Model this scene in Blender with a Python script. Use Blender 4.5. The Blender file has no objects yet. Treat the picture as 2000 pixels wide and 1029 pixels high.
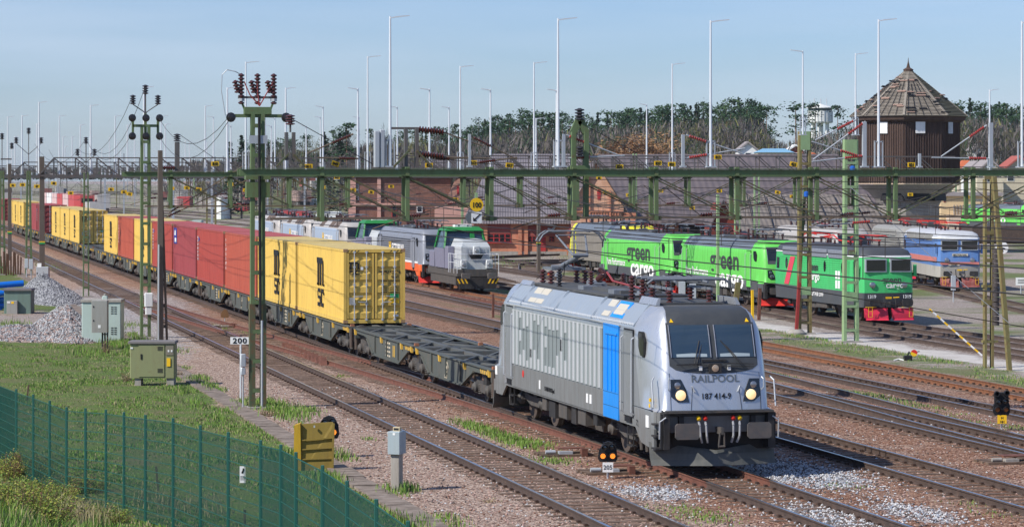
import bpy, math, random
from math import sin, cos, pi, radians, sqrt, atan2, atan, tan, hypot, exp, floor
from mathutils import Vector, Matrix
import numpy as np
random.seed(7)
scene = bpy.context.scene
# ---------------------------------------------------------------- camera
F, H, CX, HY = 5560.0, 6.9, 1000.0, 349.0          # focal length in px, eye height, centre column, horizon row (2000 px picture)
TH = atan(1265.0 / 5560.0)                          # the tracks run 12.8 degrees to the left of the view
CT, ST = cos(TH), sin(TH)
cam = bpy.data.cameras.new('camera'); camo = bpy.data.objects.new('camera', cam)
scene.collection.objects.link(camo); scene.camera = camo
camo.location = (0, 0, H); camo.rotation_euler = (radians(90), 0, -TH)
cam.sensor_width = 36; cam.lens = 36 * F / 2000; cam.shift_y = (HY - 514.5) / 2000
cam.clip_start = 1; cam.clip_end = 9000
scene.render.resolution_x = 1024; scene.render.resolution_y = 526
# ---------------------------------------------------------------- world, sun
SUN_DIR = Vector((1.06, 0.34, -0.98)).normalized()   # where the light travels
world = bpy.data.worlds.new('World'); scene.world = world; world.use_nodes = True
wn, wl = world.node_tree.nodes, world.node_tree.links
wn.clear()
wout = wn.new('ShaderNodeOutputWorld'); bg = wn.new('ShaderNodeBackground'); sky = wn.new('ShaderNodeTexSky')
sky.sky_type = 'NISHITA'; sky.sun_disc = False
sky.sun_elevation = math.asin(-SUN_DIR.z); sky.sun_rotation = atan2(-SUN_DIR.x, -SUN_DIR.y)
sky.altitude = 0; sky.air_density = 1.0; sky.dust_density = 0.3; sky.ozone_density = 2.0
tc = wn.new('ShaderNodeTexCoord'); mp = wn.new('ShaderNodeMapping'); mp.inputs['Scale'].default_value = (1.2, 1.2, 11.0)
ns = wn.new('ShaderNodeTexNoise'); ns.inputs['Scale'].default_value = 2.6; ns.inputs['Detail'].default_value = 5; ns.inputs['Roughness'].default_value = .55
rp = wn.new('ShaderNodeValToRGB'); rp.color_ramp.elements[0].position = .38; rp.color_ramp.elements[1].position = .74
hs = wn.new('ShaderNodeMixRGB'); hs.inputs[2].default_value = (6.4, 7.6, 9.3, 1)
gm = wn.new('ShaderNodeMixRGB'); gm.blend_type = 'MULTIPLY'; gm.inputs[0].default_value = 1; gm.inputs[2].default_value = (.72, .89, 1.31, 1)
mu = wn.new('ShaderNodeMath'); mu.operation = 'MULTIPLY'; mu.inputs[1].default_value = .5
wl.new(tc.outputs['Generated'], mp.inputs['Vector']); wl.new(mp.outputs['Vector'], ns.inputs['Vector']); wl.new(ns.outputs['Fac'], rp.inputs['Fac'])
wl.new(rp.outputs['Color'], mu.inputs[0]); wl.new(mu.outputs[0], hs.inputs[0])
wl.new(sky.outputs['Color'], gm.inputs[1]); wl.new(gm.outputs['Color'], hs.inputs[1]); wl.new(hs.outputs['Color'], bg.inputs['Color'])
bg.inputs['Strength'].default_value = 0.09
wl.new(bg.outputs['Background'], wout.inputs['Surface'])
sl = bpy.data.lights.new('sun', 'SUN'); sl.energy = 4.9; sl.angle = radians(.53); sl.color = (1.0, .94, .85)
so = bpy.data.objects.new('sun', sl); scene.collection.objects.link(so)
so.rotation_euler = SUN_DIR.to_track_quat('-Z', 'Y').to_euler()
scene.view_settings.view_transform = 'Standard'; scene.view_settings.look = 'None'
scene.view_settings.exposure = 0.14; scene.view_settings.gamma = 1.0
scene.view_settings.use_curve_mapping = False
# ---------------------------------------------------------------- terrain height and picture-to-place lookups
def sstep(a, b, x):
    t = min(1, max(0, (x - a) / (b - a))); return t * t * (3 - 2 * t)
def lerp_tab(tab, x):
    if x <= tab[0][0]: return tab[0][1]
    for (a, p), (b, q) in zip(tab, tab[1:]):
        if x <= b: return p + (q - p) * (x - a) / (b - a)
    return tab[-1][1]
BANK = [(20, .95), (33, .8), (41, .7), (47, .52), (52, .36), (57, .12), (61, 0), (70, -.1), (75, -.1)]
def hz(u, v):
    z = -.13 - .5 * sstep(30, 37.5, u)
    if u < 12:
        b = lerp_tab(BANK, v)
        z += (b + .13) * (1 - sstep(5.5, 10.6, u))
        z += min(2.3, .46 * max(0, lerp_tab([(30, 5.8), (45, 4.6), (60, 3.4), (75, 1.5)], v) - u))
    d = v * CT + u * ST; l = u * CT - v * ST
    if d > 380:
        r = l / d                                   # -.18 .. .18
        z += sstep(420, 900, d) * (5 + 3 * sstep(-.1, .02, r) + 3 * sstep(.02, .1, r)) * sstep(-.14, -.04, r)
    return z
def P(x, y, z=None):
    """place on the ground (or at height z) seen at picture column x, row y"""
    zz = 0 if z is None else z
    for k in range(1 if z is not None else 12):
        D = F * (H - zz) / (y - HY); L = (x - CX) * D / F
        u, v = L * CT + D * ST, D * CT - L * ST
        if z is None: zz = hz(u, v)
    return Vector((u, v, zz))
def PD(x, y, D):
    L = (x - CX) * D / F
    return Vector((L * CT + D * ST, D * CT - L * ST, H - (y - HY) * D / F))
def DD(p): return p[1] * CT + p[0] * ST
def UV(u, v, dz=0): return Vector((u, v, hz(u, v) + dz))
# ---------------------------------------------------------------- materials
MATS = {}
def new_mat(name):
    m = bpy.data.materials.new(name); m.use_nodes = True; n = m.node_tree.nodes
    return m, n, m.node_tree.links, n['Principled BSDF']
def nz(n, l, vec, scale, detail=3, rough=.55):
    t = n.new('ShaderNodeTexNoise'); t.inputs['Scale'].default_value = scale; t.inputs['Detail'].default_value = detail
    t.inputs['Roughness'].default_value = rough; l.new(vec, t.inputs['Vector']); return t.outputs['Fac']
def ramp(n, l, fac, stops):
    r = n.new('ShaderNodeValToRGB'); cr = r.color_ramp
    while len(cr.elements) < len(stops): cr.elements.new(.5)
    for e, (p, c) in zip(cr.elements, stops): e.position = p; e.color = (c[0], c[1], c[2], 1) if not isinstance(c, (int, float)) else (c, c, c, 1)
    l.new(fac, r.inputs['Fac']); return r.outputs['Color']
def mixc(n, l, fac, a, b, mode='MIX'):
    x = n.new('ShaderNodeMixRGB'); x.blend_type = mode
    for i, q in ((0, fac), (1, a), (2, b)):
        if isinstance(q, (int, float)): x.inputs[i].default_value = q if i == 0 else (q, q, q, 1)
        elif isinstance(q, tuple): x.inputs[i].default_value = (q[0], q[1], q[2], 1)
        else: l.new(q, x.inputs[i])
    return x.outputs['Color']
def mth(n, l, op, a, b=0.0, c=None):
    x = n.new('ShaderNodeMath'); x.operation = op
    for i, q in enumerate((a, b) if c is None else (a, b, c)):
        if isinstance(q, (int, float)): x.inputs[i].default_value = q
        else: l.new(q, x.inputs[i])
    return x.outputs[0]
def pos(n): return n.new('ShaderNodeNewGeometry').outputs['Position']
def objv(n, l, scale):
    t = n.new('ShaderNodeTexCoord'); m = n.new('ShaderNodeMapping'); m.inputs['Scale'].default_value = scale
    l.new(t.outputs['Object'], m.inputs['Vector']); return m.outputs['Vector']
def paint(name, col, rough=.5, metal=0.0, dirt=(.12, .1, .08), amt=.35, streak=True, scale=1.0, rust=0.0, spec=.4, chalk=0.0, coat=0.0):
    """painted metal with weathering: streaks, blotches, optional rust"""
    if name in MATS: return MATS[name]
    m, n, l, b = new_mat(name)
    v = objv(n, l, (1.3 * scale, 1.3 * scale, (.22 if streak else 1.3) * scale))
    v2 = objv(n, l, (.7 * scale,) * 3)
    f1 = ramp(n, l, nz(n, l, v, 3.0, 6, .7), [(.42, 0), (.8, 1)])
    f2 = ramp(n, l, nz(n, l, v2, 1.3, 5, .6), [(.35, 0), (.75, 1)])
    ca = mixc(n, l, mth(n, l, 'MULTIPLY', f2, .35 * amt), col, tuple(min(1, q * 1.25 + .03) for q in col))
    cb = mixc(n, l, mth(n, l, 'MULTIPLY', f1, amt), ca, dirt)
    if rust > 0:
        f3 = ramp(n, l, nz(n, l, v2, 6.0 * scale, 8, .7), [(.62 - .12 * rust, 0), (.7, 1)])
        cb = mixc(n, l, mth(n, l, 'MULTIPLY', f3, min(1, rust)), cb, (.17, .07, .035))
    l.new(cb, b.inputs['Base Color'])
    rr = ramp(n, l, f1, [(0, rough), (1, min(1, rough + .3))]); l.new(rr, b.inputs['Roughness'])
    b.inputs['Metallic'].default_value = metal; b.inputs['Specular IOR Level'].default_value = spec
    if coat: b.inputs['Coat Weight'].default_value = coat; b.inputs['Coat Roughness'].default_value = .15
    bp = n.new('ShaderNodeBump'); bp.inputs['Strength'].default_value = .08; bp.inputs['Distance'].default_value = .02
    l.new(nz(n, l, v2, 9, 3), bp.inputs['Height']); l.new(bp.outputs['Normal'], b.inputs['Normal'])
    MATS[name] = m; return m
def plain(name, col, rough=.6, metal=0.0, spec=.4, emit=None, es=1.0, alpha=None):
    if name in MATS: return MATS[name]
    m, n, l, b = new_mat(name)
    b.inputs['Base Color'].default_value = (*col, 1); b.inputs['Roughness'].default_value = rough
    b.inputs['Metallic'].default_value = metal; b.inputs['Specular IOR Level'].default_value = spec
    if emit: b.inputs['Emission Color'].default_value = (*emit, 1); b.inputs['Emission Strength'].default_value = es
    MATS[name] = m; return m
M = {}
def setup_mats():
    M['glass'] = plain('dark_glass', (.012, .016, .02), .05, 0, .9)
    M['glass_blue'] = plain('tinted_glass', (.03, .055, .085), .04, 0, .9)
    M['black'] = paint('black_steel', (.022, .022, .024), .55, 0, (.1, .085, .07), .5)
    M['under'] = paint('underframe_grey', (.065, .063, .06), .7, 0, (.16, .12, .09), .7, True, 1.5)
    M['rubber'] = plain('rubber', (.015, .015, .016), .7)
    M['steel'] = plain('bare_steel', (.42, .42, .43), .35, .9)
    M['galv'] = paint('galvanised', (.46, .49, .52), .5, .35, (.3, .3, .3), .4)
    M['lampwhite'] = paint('pale_lamp_pole', (.72, .75, .78), .4, .2, (.5, .5, .5), .2)
    M['mast'] = paint('mast_green', (.115, .175, .075), .6, 0, (.09, .06, .035), .45, True, 1.2, .55)
    M['mastlight'] = paint('mast_light_green', (.27, .4, .2), .6, 0, (.12, .1, .06), .35, True, 1.2, .25)
    M['mastrust'] = paint('mast_rusty_green', (.07, .1, .05), .7, 0, (.16, .075, .04), .75, True, 1.5, 1.0)
    M['mastolive'] = paint('mast_olive', (.2, .18, .07), .65, 0, (.2, .1, .045), .6, True, 1.3, .8)
    M['mastred'] = paint('mast_red', (.28, .03, .025), .6, 0, (.1, .03, .02), .3)
    M['concmast'] = paint('brown_concrete_mast', (.13, .105, .085), .85, 0, (.07, .05, .04), .5, True, 1.0)
    M['concrete'] = paint('concrete', (.33, .31, .28), .9, 0, (.16, .13, .1), .6, True, 1.2)
    M['darksteel'] = paint('dark_truss', (.1, .1, .1), .7, 0, (.16, .09, .06), .6, True, 1.0, .4)
    M['insul'] = plain('brown_insulator', (.075, .022, .016), .25, 0, .6)
    M['insred'] = plain('red_insulator', (.3, .045, .04), .35, 0, .5)
    M['insdark'] = plain('dark_insulator', (.03, .025, .025), .3, 0, .6)
    M['wire'] = plain('wire_dark', (.04, .035, .03), .5, .3)
    M['rod'] = paint('rod_brown', (.17, .13, .09), .5, .3, (.1, .06, .04), .5)
    M['yellow'] = paint('sign_yellow', (.86, .52, .01), .5, 0, (.4, .25, .05), .25)
    M['white'] = paint('sign_white', (.78, .79, .78), .5, 0, (.45, .42, .38), .25)
    M['ink'] = plain('sign_black', (.01, .01, .012), .6)
    M['red'] = paint('signal_red', (.62, .03, .02), .4, 0, (.3, .03, .02), .2)
    M['grill'] = plain('dark_louvre', (.03, .028, .027), .7)
# ---------------------------------------------------------------- mesh builder
class MB:
    def __init__(s): s.v = []; s.f = []; s.m = []; s.mats = []; s.mi = 0; s.sm = []; s.smooth = False
    def mat(s, m):
        if m not in s.mats: s.mats.append(m)
        s.mi = s.mats.index(m); return s
    def face(s, idx): s.f.append(tuple(idx)); s.m.append(s.mi); s.sm.append(s.smooth)
    def poly(s, pts):
        b = len(s.v); s.v += [tuple(p) for p in pts]; s.face(range(b, b + len(pts))); return s
    def box(s, x0, x1, y0, y1, z0, z1):
        b = len(s.v)
        s.v += [(x0, y0, z0), (x1, y0, z0), (x1, y1, z0), (x0, y1, z0), (x0, y0, z1), (x1, y0, z1), (x1, y1, z1), (x0, y1, z1)]
        for q in ((0, 3, 2, 1), (4, 5, 6, 7), (0, 1, 5, 4), (1, 2, 6, 5), (2, 3, 7, 6), (3, 0, 4, 7)): s.face([b + i for i in q])
        return s
    def cbox(s, c, d): return s.box(c[0] - d[0] / 2, c[0] + d[0] / 2, c[1] - d[1] / 2, c[1] + d[1] / 2, c[2] - d[2] / 2, c[2] + d[2] / 2)
    def bbox(s, x0, x1, y0, y1, z0, z1, r=.02):
        """box with its long edges chamfered all round (top view octagon + top lip)"""
        ring = [(x0 + r, y0), (x1 - r, y0), (x1, y0 + r), (x1, y1 - r), (x1 - r, y1), (x0 + r, y1), (x0, y1 - r), (x0, y0 + r)]
        inn = [(min(max(x, x0 + r), x1 - r), min(max(y, y0 + r), y1 - r)) for x, y in ring]
        return s.loft([[(x, y, z0) for x, y in ring], [(x, y, z1 - r) for x, y in ring], [(x, y, z1) for x, y in inn]])
    def loft(s, rings, caps=True, closed=True):
        n = len(rings[0]); b = len(s.v)
        for r in rings: s.v += [tuple(p) for p in r]
        for i in range(len(rings) - 1):
            for j in range(n if closed else n - 1):
                a = b + i * n + j; c = b + i * n + (j + 1) % n
                s.face((a, c, c + n, a + n))
        if caps and closed: s.face([b + j for j in range(n)][::-1]); s.face([b + (len(rings) - 1) * n + j for j in range(n)])
        return s
    def beam(s, p, q, w, h=None, up=(0, 0, 1)):
        p = Vector(p); q = Vector(q); h = w if h is None else h
        d = (q - p)
        if d.length < 1e-6: return s
        d.normalize(); up = Vector(up)
        if abs(d.dot(up)) > .98: up = Vector((0, 1, 0)) if abs(d.y) < .9 else Vector((1, 0, 0))
        a = d.cross(up).normalized() * (w / 2); b2 = a.cross(d).normalized() * (h / 2)
        R = lambda o: [o - a - b2, o + a - b2, o + a + b2, o - a + b2]
        return s.loft([R(p), R(q)])
    def tube(s, p, q, r0, r1=None, n=8):
        p = Vector(p); q = Vector(q); r1 = r0 if r1 is None else r1
        d = (q - p)
        if d.length < 1e-6: return s
        d.normalize(); up = Vector((0, 0, 1)) if abs(d.z) < .95 else Vector((1, 0, 0))
        a = d.cross(up).normalized(); b2 = d.cross(a).normalized()
        R = lambda o, r: [o + (a * cos(2 * pi * i / n) + b2 * sin(2 * pi * i / n)) * r for i in range(n)]
        k = s.smooth; s.smooth = n > 4; s.loft([R(p, r0), R(q, r1)]); s.smooth = k; return s
    def path(s, pts, r, n=6):
        for a, b in zip(pts, pts[1:]): s.tube(a, b, r, None, n)
        return s
    def lathe(s, p, d, prof, n=10):
        """profile [(distance along d, radius)]"""
        p = Vector(p); d = Vector(d).normalized(); up = Vector((0, 0, 1)) if abs(d.z) < .95 else Vector((1, 0, 0))
        a = d.cross(up).normalized(); b2 = d.cross(a).normalized()
        k = s.smooth; s.smooth = True
        s.loft([[p + d * t + (a * cos(2 * pi * i / n) + b2 * sin(2 * pi * i / n)) * max(r, .001) for i in range(n)] for t, r in prof]); s.smooth = k; return s
    def prism(s, pts, axis, a, b):
        """2-D outline extruded along an axis: 'x' takes (y,z), 'y' takes (x,z), 'z' takes (x,y)"""
        f = {'x': lambda p, t: (t, p[0], p[1]), 'y': lambda p, t: (p[0], t, p[1]), 'z': lambda p, t: (p[0], p[1], t)}[axis]
        return s.loft([[f(p, a) for p in pts], [f(p, b) for p in pts]])
    def mesh(s, name):
        me = bpy.data.meshes.new(name); me.from_pydata(s.v, [], s.f)
        for m in s.mats: me.materials.append(m)
        me.polygons.foreach_set('material_index', s.m)
        if any(s.sm):
            me.polygons.foreach_set('use_smooth', s.sm)
            try: me.set_sharp_from_angle(angle=radians(38))
            except Exception: pass
        me.update(); recalc(me); return me
def recalc(me):
    import bmesh
    bm = bmesh.new(); bm.from_mesh(me); bmesh.ops.recalc_face_normals(bm, faces=bm.faces); bm.to_mesh(me); bm.free()
COL = scene.collection
def ob(name, mb, parent=None, loc=(0, 0, 0), rz=0.0, rot=None, **kw):
    me = mb.mesh(name) if isinstance(mb, MB) else mb
    o = bpy.data.objects.new(name, me); COL.objects.link(o); o.location = loc
    o.rotation_euler = rot if rot else (0, 0, rz)
    if parent: o.parent = parent
    for k, q in kw.items(): o[k] = q
    return o
def obs(name, mb, parent, gap=.03, most=40):
    """links the separate pieces of one builder as separate objects of the same name"""
    n = len(mb.v); par = list(range(n))
    def find(a):
        while par[a] != a: par[a] = par[par[a]]; a = par[a]
        return a
    for f in mb.f:
        for i in f[1:]: par[find(i)] = find(f[0])
    isl = {}
    for i in range(n): isl.setdefault(find(i), []).append(i)
    bb = []
    for k, ids in isl.items():
        vs = [mb.v[i] for i in ids]; bb.append([k, [min(v[a] for v in vs) - gap / 2 for a in range(3)], [max(v[a] for v in vs) + gap / 2 for a in range(3)]])
    cl = {b[0]: b[0] for b in bb}
    def cf(a):
        while cl[a] != a: a = cl[a]
        return a
    for i, a in enumerate(bb):
        for b in bb[i + 1:]:
            if all(a[1][q] <= b[2][q] and b[1][q] <= a[2][q] for q in range(3)): cl[cf(a[0])] = cf(b[0])
    root = {i: cf(find(i)) for i in range(n)}
    groups = {}
    for fi, f in enumerate(mb.f): groups.setdefault(root[f[0]], []).append(fi)
    if len(groups) > most or len(groups) < 2: return [ob(name, mb, parent)]
    out = []
    for g in groups.values():
        q = MB(); q.mats = list(mb.mats); mp_ = {}
        for fi in g:
            idx = []
            for i in mb.f[fi]:
                if i not in mp_: mp_[i] = len(q.v); q.v.append(mb.v[i])
                idx.append(mp_[i])
            q.f.append(tuple(idx)); q.m.append(mb.m[fi]); q.sm.append(mb.sm[fi])
        out.append(ob(name, q, parent))
    return out
def tag(o, label=None, cat=None, group=None, kind=None):
    if label: o['label'] = label
    if cat: o['category'] = cat
    if group: o['group'] = group
    if kind: o['kind'] = kind
    return o
def thing(name, label, cat, loc=(0, 0, 0), rz=0.0, group=None):
    o = bpy.data.objects.new(name, None); COL.objects.link(o); o.location = loc; o.rotation_euler = (0, 0, rz)
    o.empty_display_size = .3
    return tag(o, label, cat, group)
def struct(name, mb, loc=(0, 0, 0), rz=0.0): return tag(ob(name, mb, None, loc, rz), kind='structure')
KIDS = {}
def dup(root, loc, rz=None, label=None, group=None, scale=None):
    def cp(o, par):
        c = o.copy(); COL.objects.link(c)
        if par: c.parent = par
        for ch in list(o.children): cp(ch, c)
        return c
    r = cp(root, None); r.location = loc
    if rz is not None: r.rotation_euler = (0, 0, rz)
    if label: r['label'] = label
    if group: r['group'] = group
    if scale: r.scale = scale
    return r
# ---------------------------------------------------------------- lettering
TXT = {}
def text_mesh(txt, size, mat, ext=.004, sx=1.0, bold=0.0, space=1.0, align='LEFT'):
    key = (txt, size, mat.name, sx, bold, space, align)
    if key in TXT: return TXT[key]
    cu = bpy.data.curves.new('lettering', 'FONT'); cu.body = txt; cu.size = size; cu.extrude = ext; cu.offset = bold
    cu.space_character = space; cu.align_x = align; cu.resolution_u = 3
    o = bpy.data.objects.new('tmp_text', cu); COL.objects.link(o)
    bpy.context.view_layer.update()
    me = bpy.data.meshes.new_from_object(o.evaluated_get(bpy.context.evaluated_depsgraph_get()))
    bpy.data.objects.remove(o); bpy.data.curves.remove(cu)
    me.materials.clear(); me.materials.append(mat)
    for p in me.polygons: p.material_index = 0
    if sx != 1: me.transform(Matrix.Scale(sx, 4, Vector((1, 0, 0))))
    me.name = 'lettering'; TXT[key] = me; return me
ORI = {'left': Matrix(((0, 0, -1), (-1, 0, 0), (0, 1, 0))), 'front': Matrix(((1, 0, 0), (0, 0, -1), (0, 1, 0))),
       'leftdown': Matrix(((0, 0, -1), (0, 1, 0), (-1, 0, 0)))}
def text(txt, size, mat, parent, loc, face='front', tilt=0.0, roll=0.0, **kw):
    me = text_mesh(txt, size, mat, **kw)
    o = bpy.data.objects.new('lettering', me); COL.objects.link(o); o.parent = parent
    R = ORI['left' if face == 'leftdown' else face].to_4x4()
    R = R @ Matrix.Rotation(tilt, 4, 'X') @ Matrix.Rotation(roll, 4, 'Z')
    o.matrix_local = Matrix.Translation(loc) @ R
    return o
def insulator(mb, p, d, length, r, n=6, mat=None, core=None):
    """a string of ribs along d"""
    mb.mat(mat or M['insul']); prof = []
    for i in range(n):
        t = length * i / n; w = length / n
        prof += [(t, r * .45), (t + w * .3, r), (t + w * .6, r * .95), (t + w * .8, r * .45)]
    prof.append((length, r * .3))
    return mb.lathe(p, d, prof, 8)
setup_mats()
# ================================================================= GROUND
def ground_material():
    m, n, l, b = new_mat('ballast_and_grass_ground')
    p = pos(n); sp = n.new('ShaderNodeSeparateXYZ'); l.new(p, sp.inputs[0]); ux, vy = sp.outputs[0], sp.outputs[1]
    wob = nz(n, l, p, .35, 4, .6); wob2 = nz(n, l, p, 1.6, 4, .65)
    uw = mth(n, l, 'ADD', ux, mth(n, l, 'MULTIPLY', mth(n, l, 'SUBTRACT', wob, .5), 3.2))
    uw = mth(n, l, 'ADD', uw, mth(n, l, 'MULTIPLY', mth(n, l, 'SUBTRACT', wob2, .5), 1.4))
    def band(x, a, b2, w):       # 1 inside a..b2
        r = n.new('ShaderNodeMapRange'); r.inputs[1].default_value = a; r.inputs[2].default_value = a + w; l.new(x, r.inputs[0])
        q = n.new('ShaderNodeMapRange'); q.inputs[1].default_value = b2; q.inputs[2].default_value = b2 + w; q.inputs[3].default_value = 1; q.inputs[4].default_value = 0; l.new(x, q.inputs[0])
        return mth(n, l, 'MULTIPLY', r.outputs[0], q.outputs[0])
    # stones
    vo = n.new('ShaderNodeTexVoronoi'); vo.inputs['Scale'].default_value = 15; l.new(p, vo.inputs['Vector'])
    vo2 = n.new('ShaderNodeTexVoronoi'); vo2.inputs['Scale'].default_value = 34; l.new(p, vo2.inputs['Vector'])
    sc = n.new('ShaderNodeSeparateColor'); l.new(vo.outputs['Color'], sc.inputs[0])
    sc2 = n.new('ShaderNodeSeparateColor'); l.new(vo2.outputs['Color'], sc2.inputs[0])
    grain = mth(n, l, 'ADD', mth(n, l, 'MULTIPLY', sc.outputs[0], .6), mth(n, l, 'MULTIPLY', sc2.outputs[0], .4))
    pink = ramp(n, l, grain, [(.1, (.1, .06, .045)), (.35, (.25, .165, .125)), (.6, (.39, .28, .22)), (.85, (.56, .46, .39))])
    rust = ramp(n, l, grain, [(.1, (.06, .028, .018)), (.4, (.19, .085, .05)), (.65, (.3, .16, .1)), (.9, (.5, .37, .28))])
    grey = ramp(n, l, grain, [(.1, (.07, .07, .072)), (.4, (.24, .24, .25)), (.65, (.42, .42, .43)), (.9, (.68, .68, .68))])
    yard = ramp(n, l, grain, [(.1, (.16, .125, .11)), (.45, (.31, .26, .23)), (.9, (.46, .41, .37))])
    big = ramp(n, l, nz(n, l, p, .22, 5, .6), [(.4, 0), (.62, 1)])
    mid = ramp(n, l, nz(n, l, p, .9, 5, .65), [(.42, 0), (.6, 1)])
    col = mixc(n, l, band(uw, 16.2, 40, 1.2), pink, mixc(n, l, mth(n, l, 'MULTIPLY', mid, .55), rust, pink))
    col = mixc(n, l, band(uw, 17.6, 21.5, 1.0), col, rust)
    col = mixc(n, l, mth(n, l, 'MULTIPLY', band(uw, 26.0, 28.0, 1.2), .7), col, rust)
    # dark grease and brake dust between the rails
    for uc in (15.1, 19.4, 24.4, 29.05, 34.6, 39.0):
        g = band(ux, uc - .95, uc + .65, .3)
        g = mth(n, l, 'MULTIPLY', g, ramp(n, l, nz(n, l, p, .7, 4, .6), [(.3, .35), (.7, .9)]))
        col = mixc(n, l, g, col, mixc(n, l, .5, rust, (.09, .06, .04)))
    # yard beyond the running lines
    col = mixc(n, l, band(uw, 40.5, 400, 1.5), col, yard)
    # pale dust path
    col = mixc(n, l, mth(n, l, 'MULTIPLY', band(uw, 43.6, 45.6, .5), mth(n, l, 'MULTIPLY_ADD', mid, .3, .65)), col, (.62, .59, .55))
    # fresh grey stone: two patches by the engine front and spills left
    def blob(cx, cy, rx, ry, cc, src, amt=1.0):
        a = mth(n, l, 'POWER', mth(n, l, 'DIVIDE', mth(n, l, 'SUBTRACT', ux, cx), rx), 2)
        c2 = mth(n, l, 'POWER', mth(n, l, 'DIVIDE', mth(n, l, 'SUBTRACT', vy, cy), ry), 2)
        dd = mth(n, l, 'ADD', mth(n, l, 'ADD', a, c2), mth(n, l, 'MULTIPLY', mth(n, l, 'SUBTRACT', wob2, .5), 2.6))
        f = ramp(n, l, dd, [(.55, amt), (1.0, 0)])
        return mixc(n, l, f, cc, src)
    col = blob(21.7, 64.5, 1.3, 3.6, col, grey, .95)
    col = blob(19.6, 55.5, 1.0, 3.0, col, grey, .8)
    col = blob(21.6, 56.5, .7, 2.0, col, grey, .7)
    col = blob(17.3, 61.5, .8, 1.6, col, grey, .75)
    col = blob(11.6, 140, 3.0, 30, col, grey, .75)
    col = blob(14.5, 165, 4.0, 22, col, grey, .6)
    col = blob(7.2, 138, 4.6, 13, col, yard, 1.0)
    # grass zones
    gr = ramp(n, l, nz(n, l, p, 26, 3, .7), [(.3, (.06, .1, .02)), (.55, (.12, .18, .045)), (.8, (.21, .25, .09))])
    dry = ramp(n, l, nz(n, l, p, 14, 4, .7), [(.3, (.1, .08, .045)), (.7, (.25, .22, .12))])
    gg = mixc(n, l, ramp(n, l, nz(n, l, p, .5, 5, .7), [(.44, 0), (.66, .85)]), gr, dry)
    left = mth(n, l, 'SUBTRACT', 1.0, band(uw, 10.9, 900, .35))
    heap = blob(7.6, 139, 5.2, 15.5, left, (0, 0, 0), 1.0)
    spots = mth(n, l, 'MULTIPLY', band(uw, 40.2, 43.4, .8), ramp(n, l, nz(n, l, p, .3, 4, .7), [(.42, 0), (.52, .85)]))
    spots2 = mth(n, l, 'MULTIPLY', band(uw, 31.3, 32.6, .4), ramp(n, l, nz(n, l, p, .3, 4, .7), [(.5, 0), (.6, .7)]))
    far = mth(n, l, 'MULTIPLY', band(uw, 52, 300, 2), ramp(n, l, nz(n, l, p, .06, 4, .6), [(.47, 0), (.56, .9)]))
    col = mixc(n, l, heap, col, gg); col = mixc(n, l, spots, col, gg); col = mixc(n, l, spots2, col, gg); col = mixc(n, l, far, col, gg)
    dist = n.new('ShaderNodeVectorMath'); dist.operation = 'LENGTH'; l.new(p, dist.inputs[0])
    fw = n.new('ShaderNodeMapRange'); fw.inputs[1].default_value = 420; fw.inputs[2].default_value = 620; l.new(dist.outputs['Value'], fw.inputs[0])
    ra = mth(n, l, 'GREATER_THAN', mth(n, l, 'DIVIDE', ux, vy), .135)
    col = mixc(n, l, mth(n, l, 'MULTIPLY', fw.outputs[0], ra), col, mixc(n, l, .5, gg, (.12, .11, .06)))
    l.new(col, b.inputs['Base Color']); b.inputs['Roughness'].default_value = .95; b.inputs['Specular IOR Level'].default_value = .2
    hgt = mth(n, l, 'SUBTRACT', 1, mth(n, l, 'ADD', vo.outputs['Distance'], mth(n, l, 'MULTIPLY', vo2.outputs['Distance'], .4)))
    bp = n.new('ShaderNodeBump'); bp.inputs['Strength'].default_value = .9; bp.inputs['Distance'].default_value = .045
    l.new(hgt, bp.inputs['Height']); l.new(bp.outputs['Normal'], b.inputs['Normal'])
    return m
def ground():
    us = list(np.arange(-20, 0, 2.0)) + list(np.arange(0, 13, .5)) + list(np.arange(13, 42, 1.5)) + list(np.arange(42, 120, 6)) + list(np.arange(120, 600, 40)) + list(np.arange(600, 2600, 200))
    us = list(np.arange(-1500, -20, 120.)) + us
    vs = list(np.arange(-10, 110, 1.5)) + list(np.arange(110, 200, 5)) + list(np.arange(200, 400, 20)) + list(np.arange(400, 1200, 25)) + list(np.arange(1200, 7500, 300))
    mb = MB().mat(ground_material()); mb.smooth = True
    for v in vs:
        for u in us: mb.v.append((float(u), float(v), hz(u, v)))
    nu = len(us)
    for j in range(len(vs) - 1):
        for i in range(nu - 1): mb.face((j * nu + i, j * nu + i + 1, (j + 1) * nu + i + 1, (j + 1) * nu + i))
    struct('ground', mb)
ground()
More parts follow.
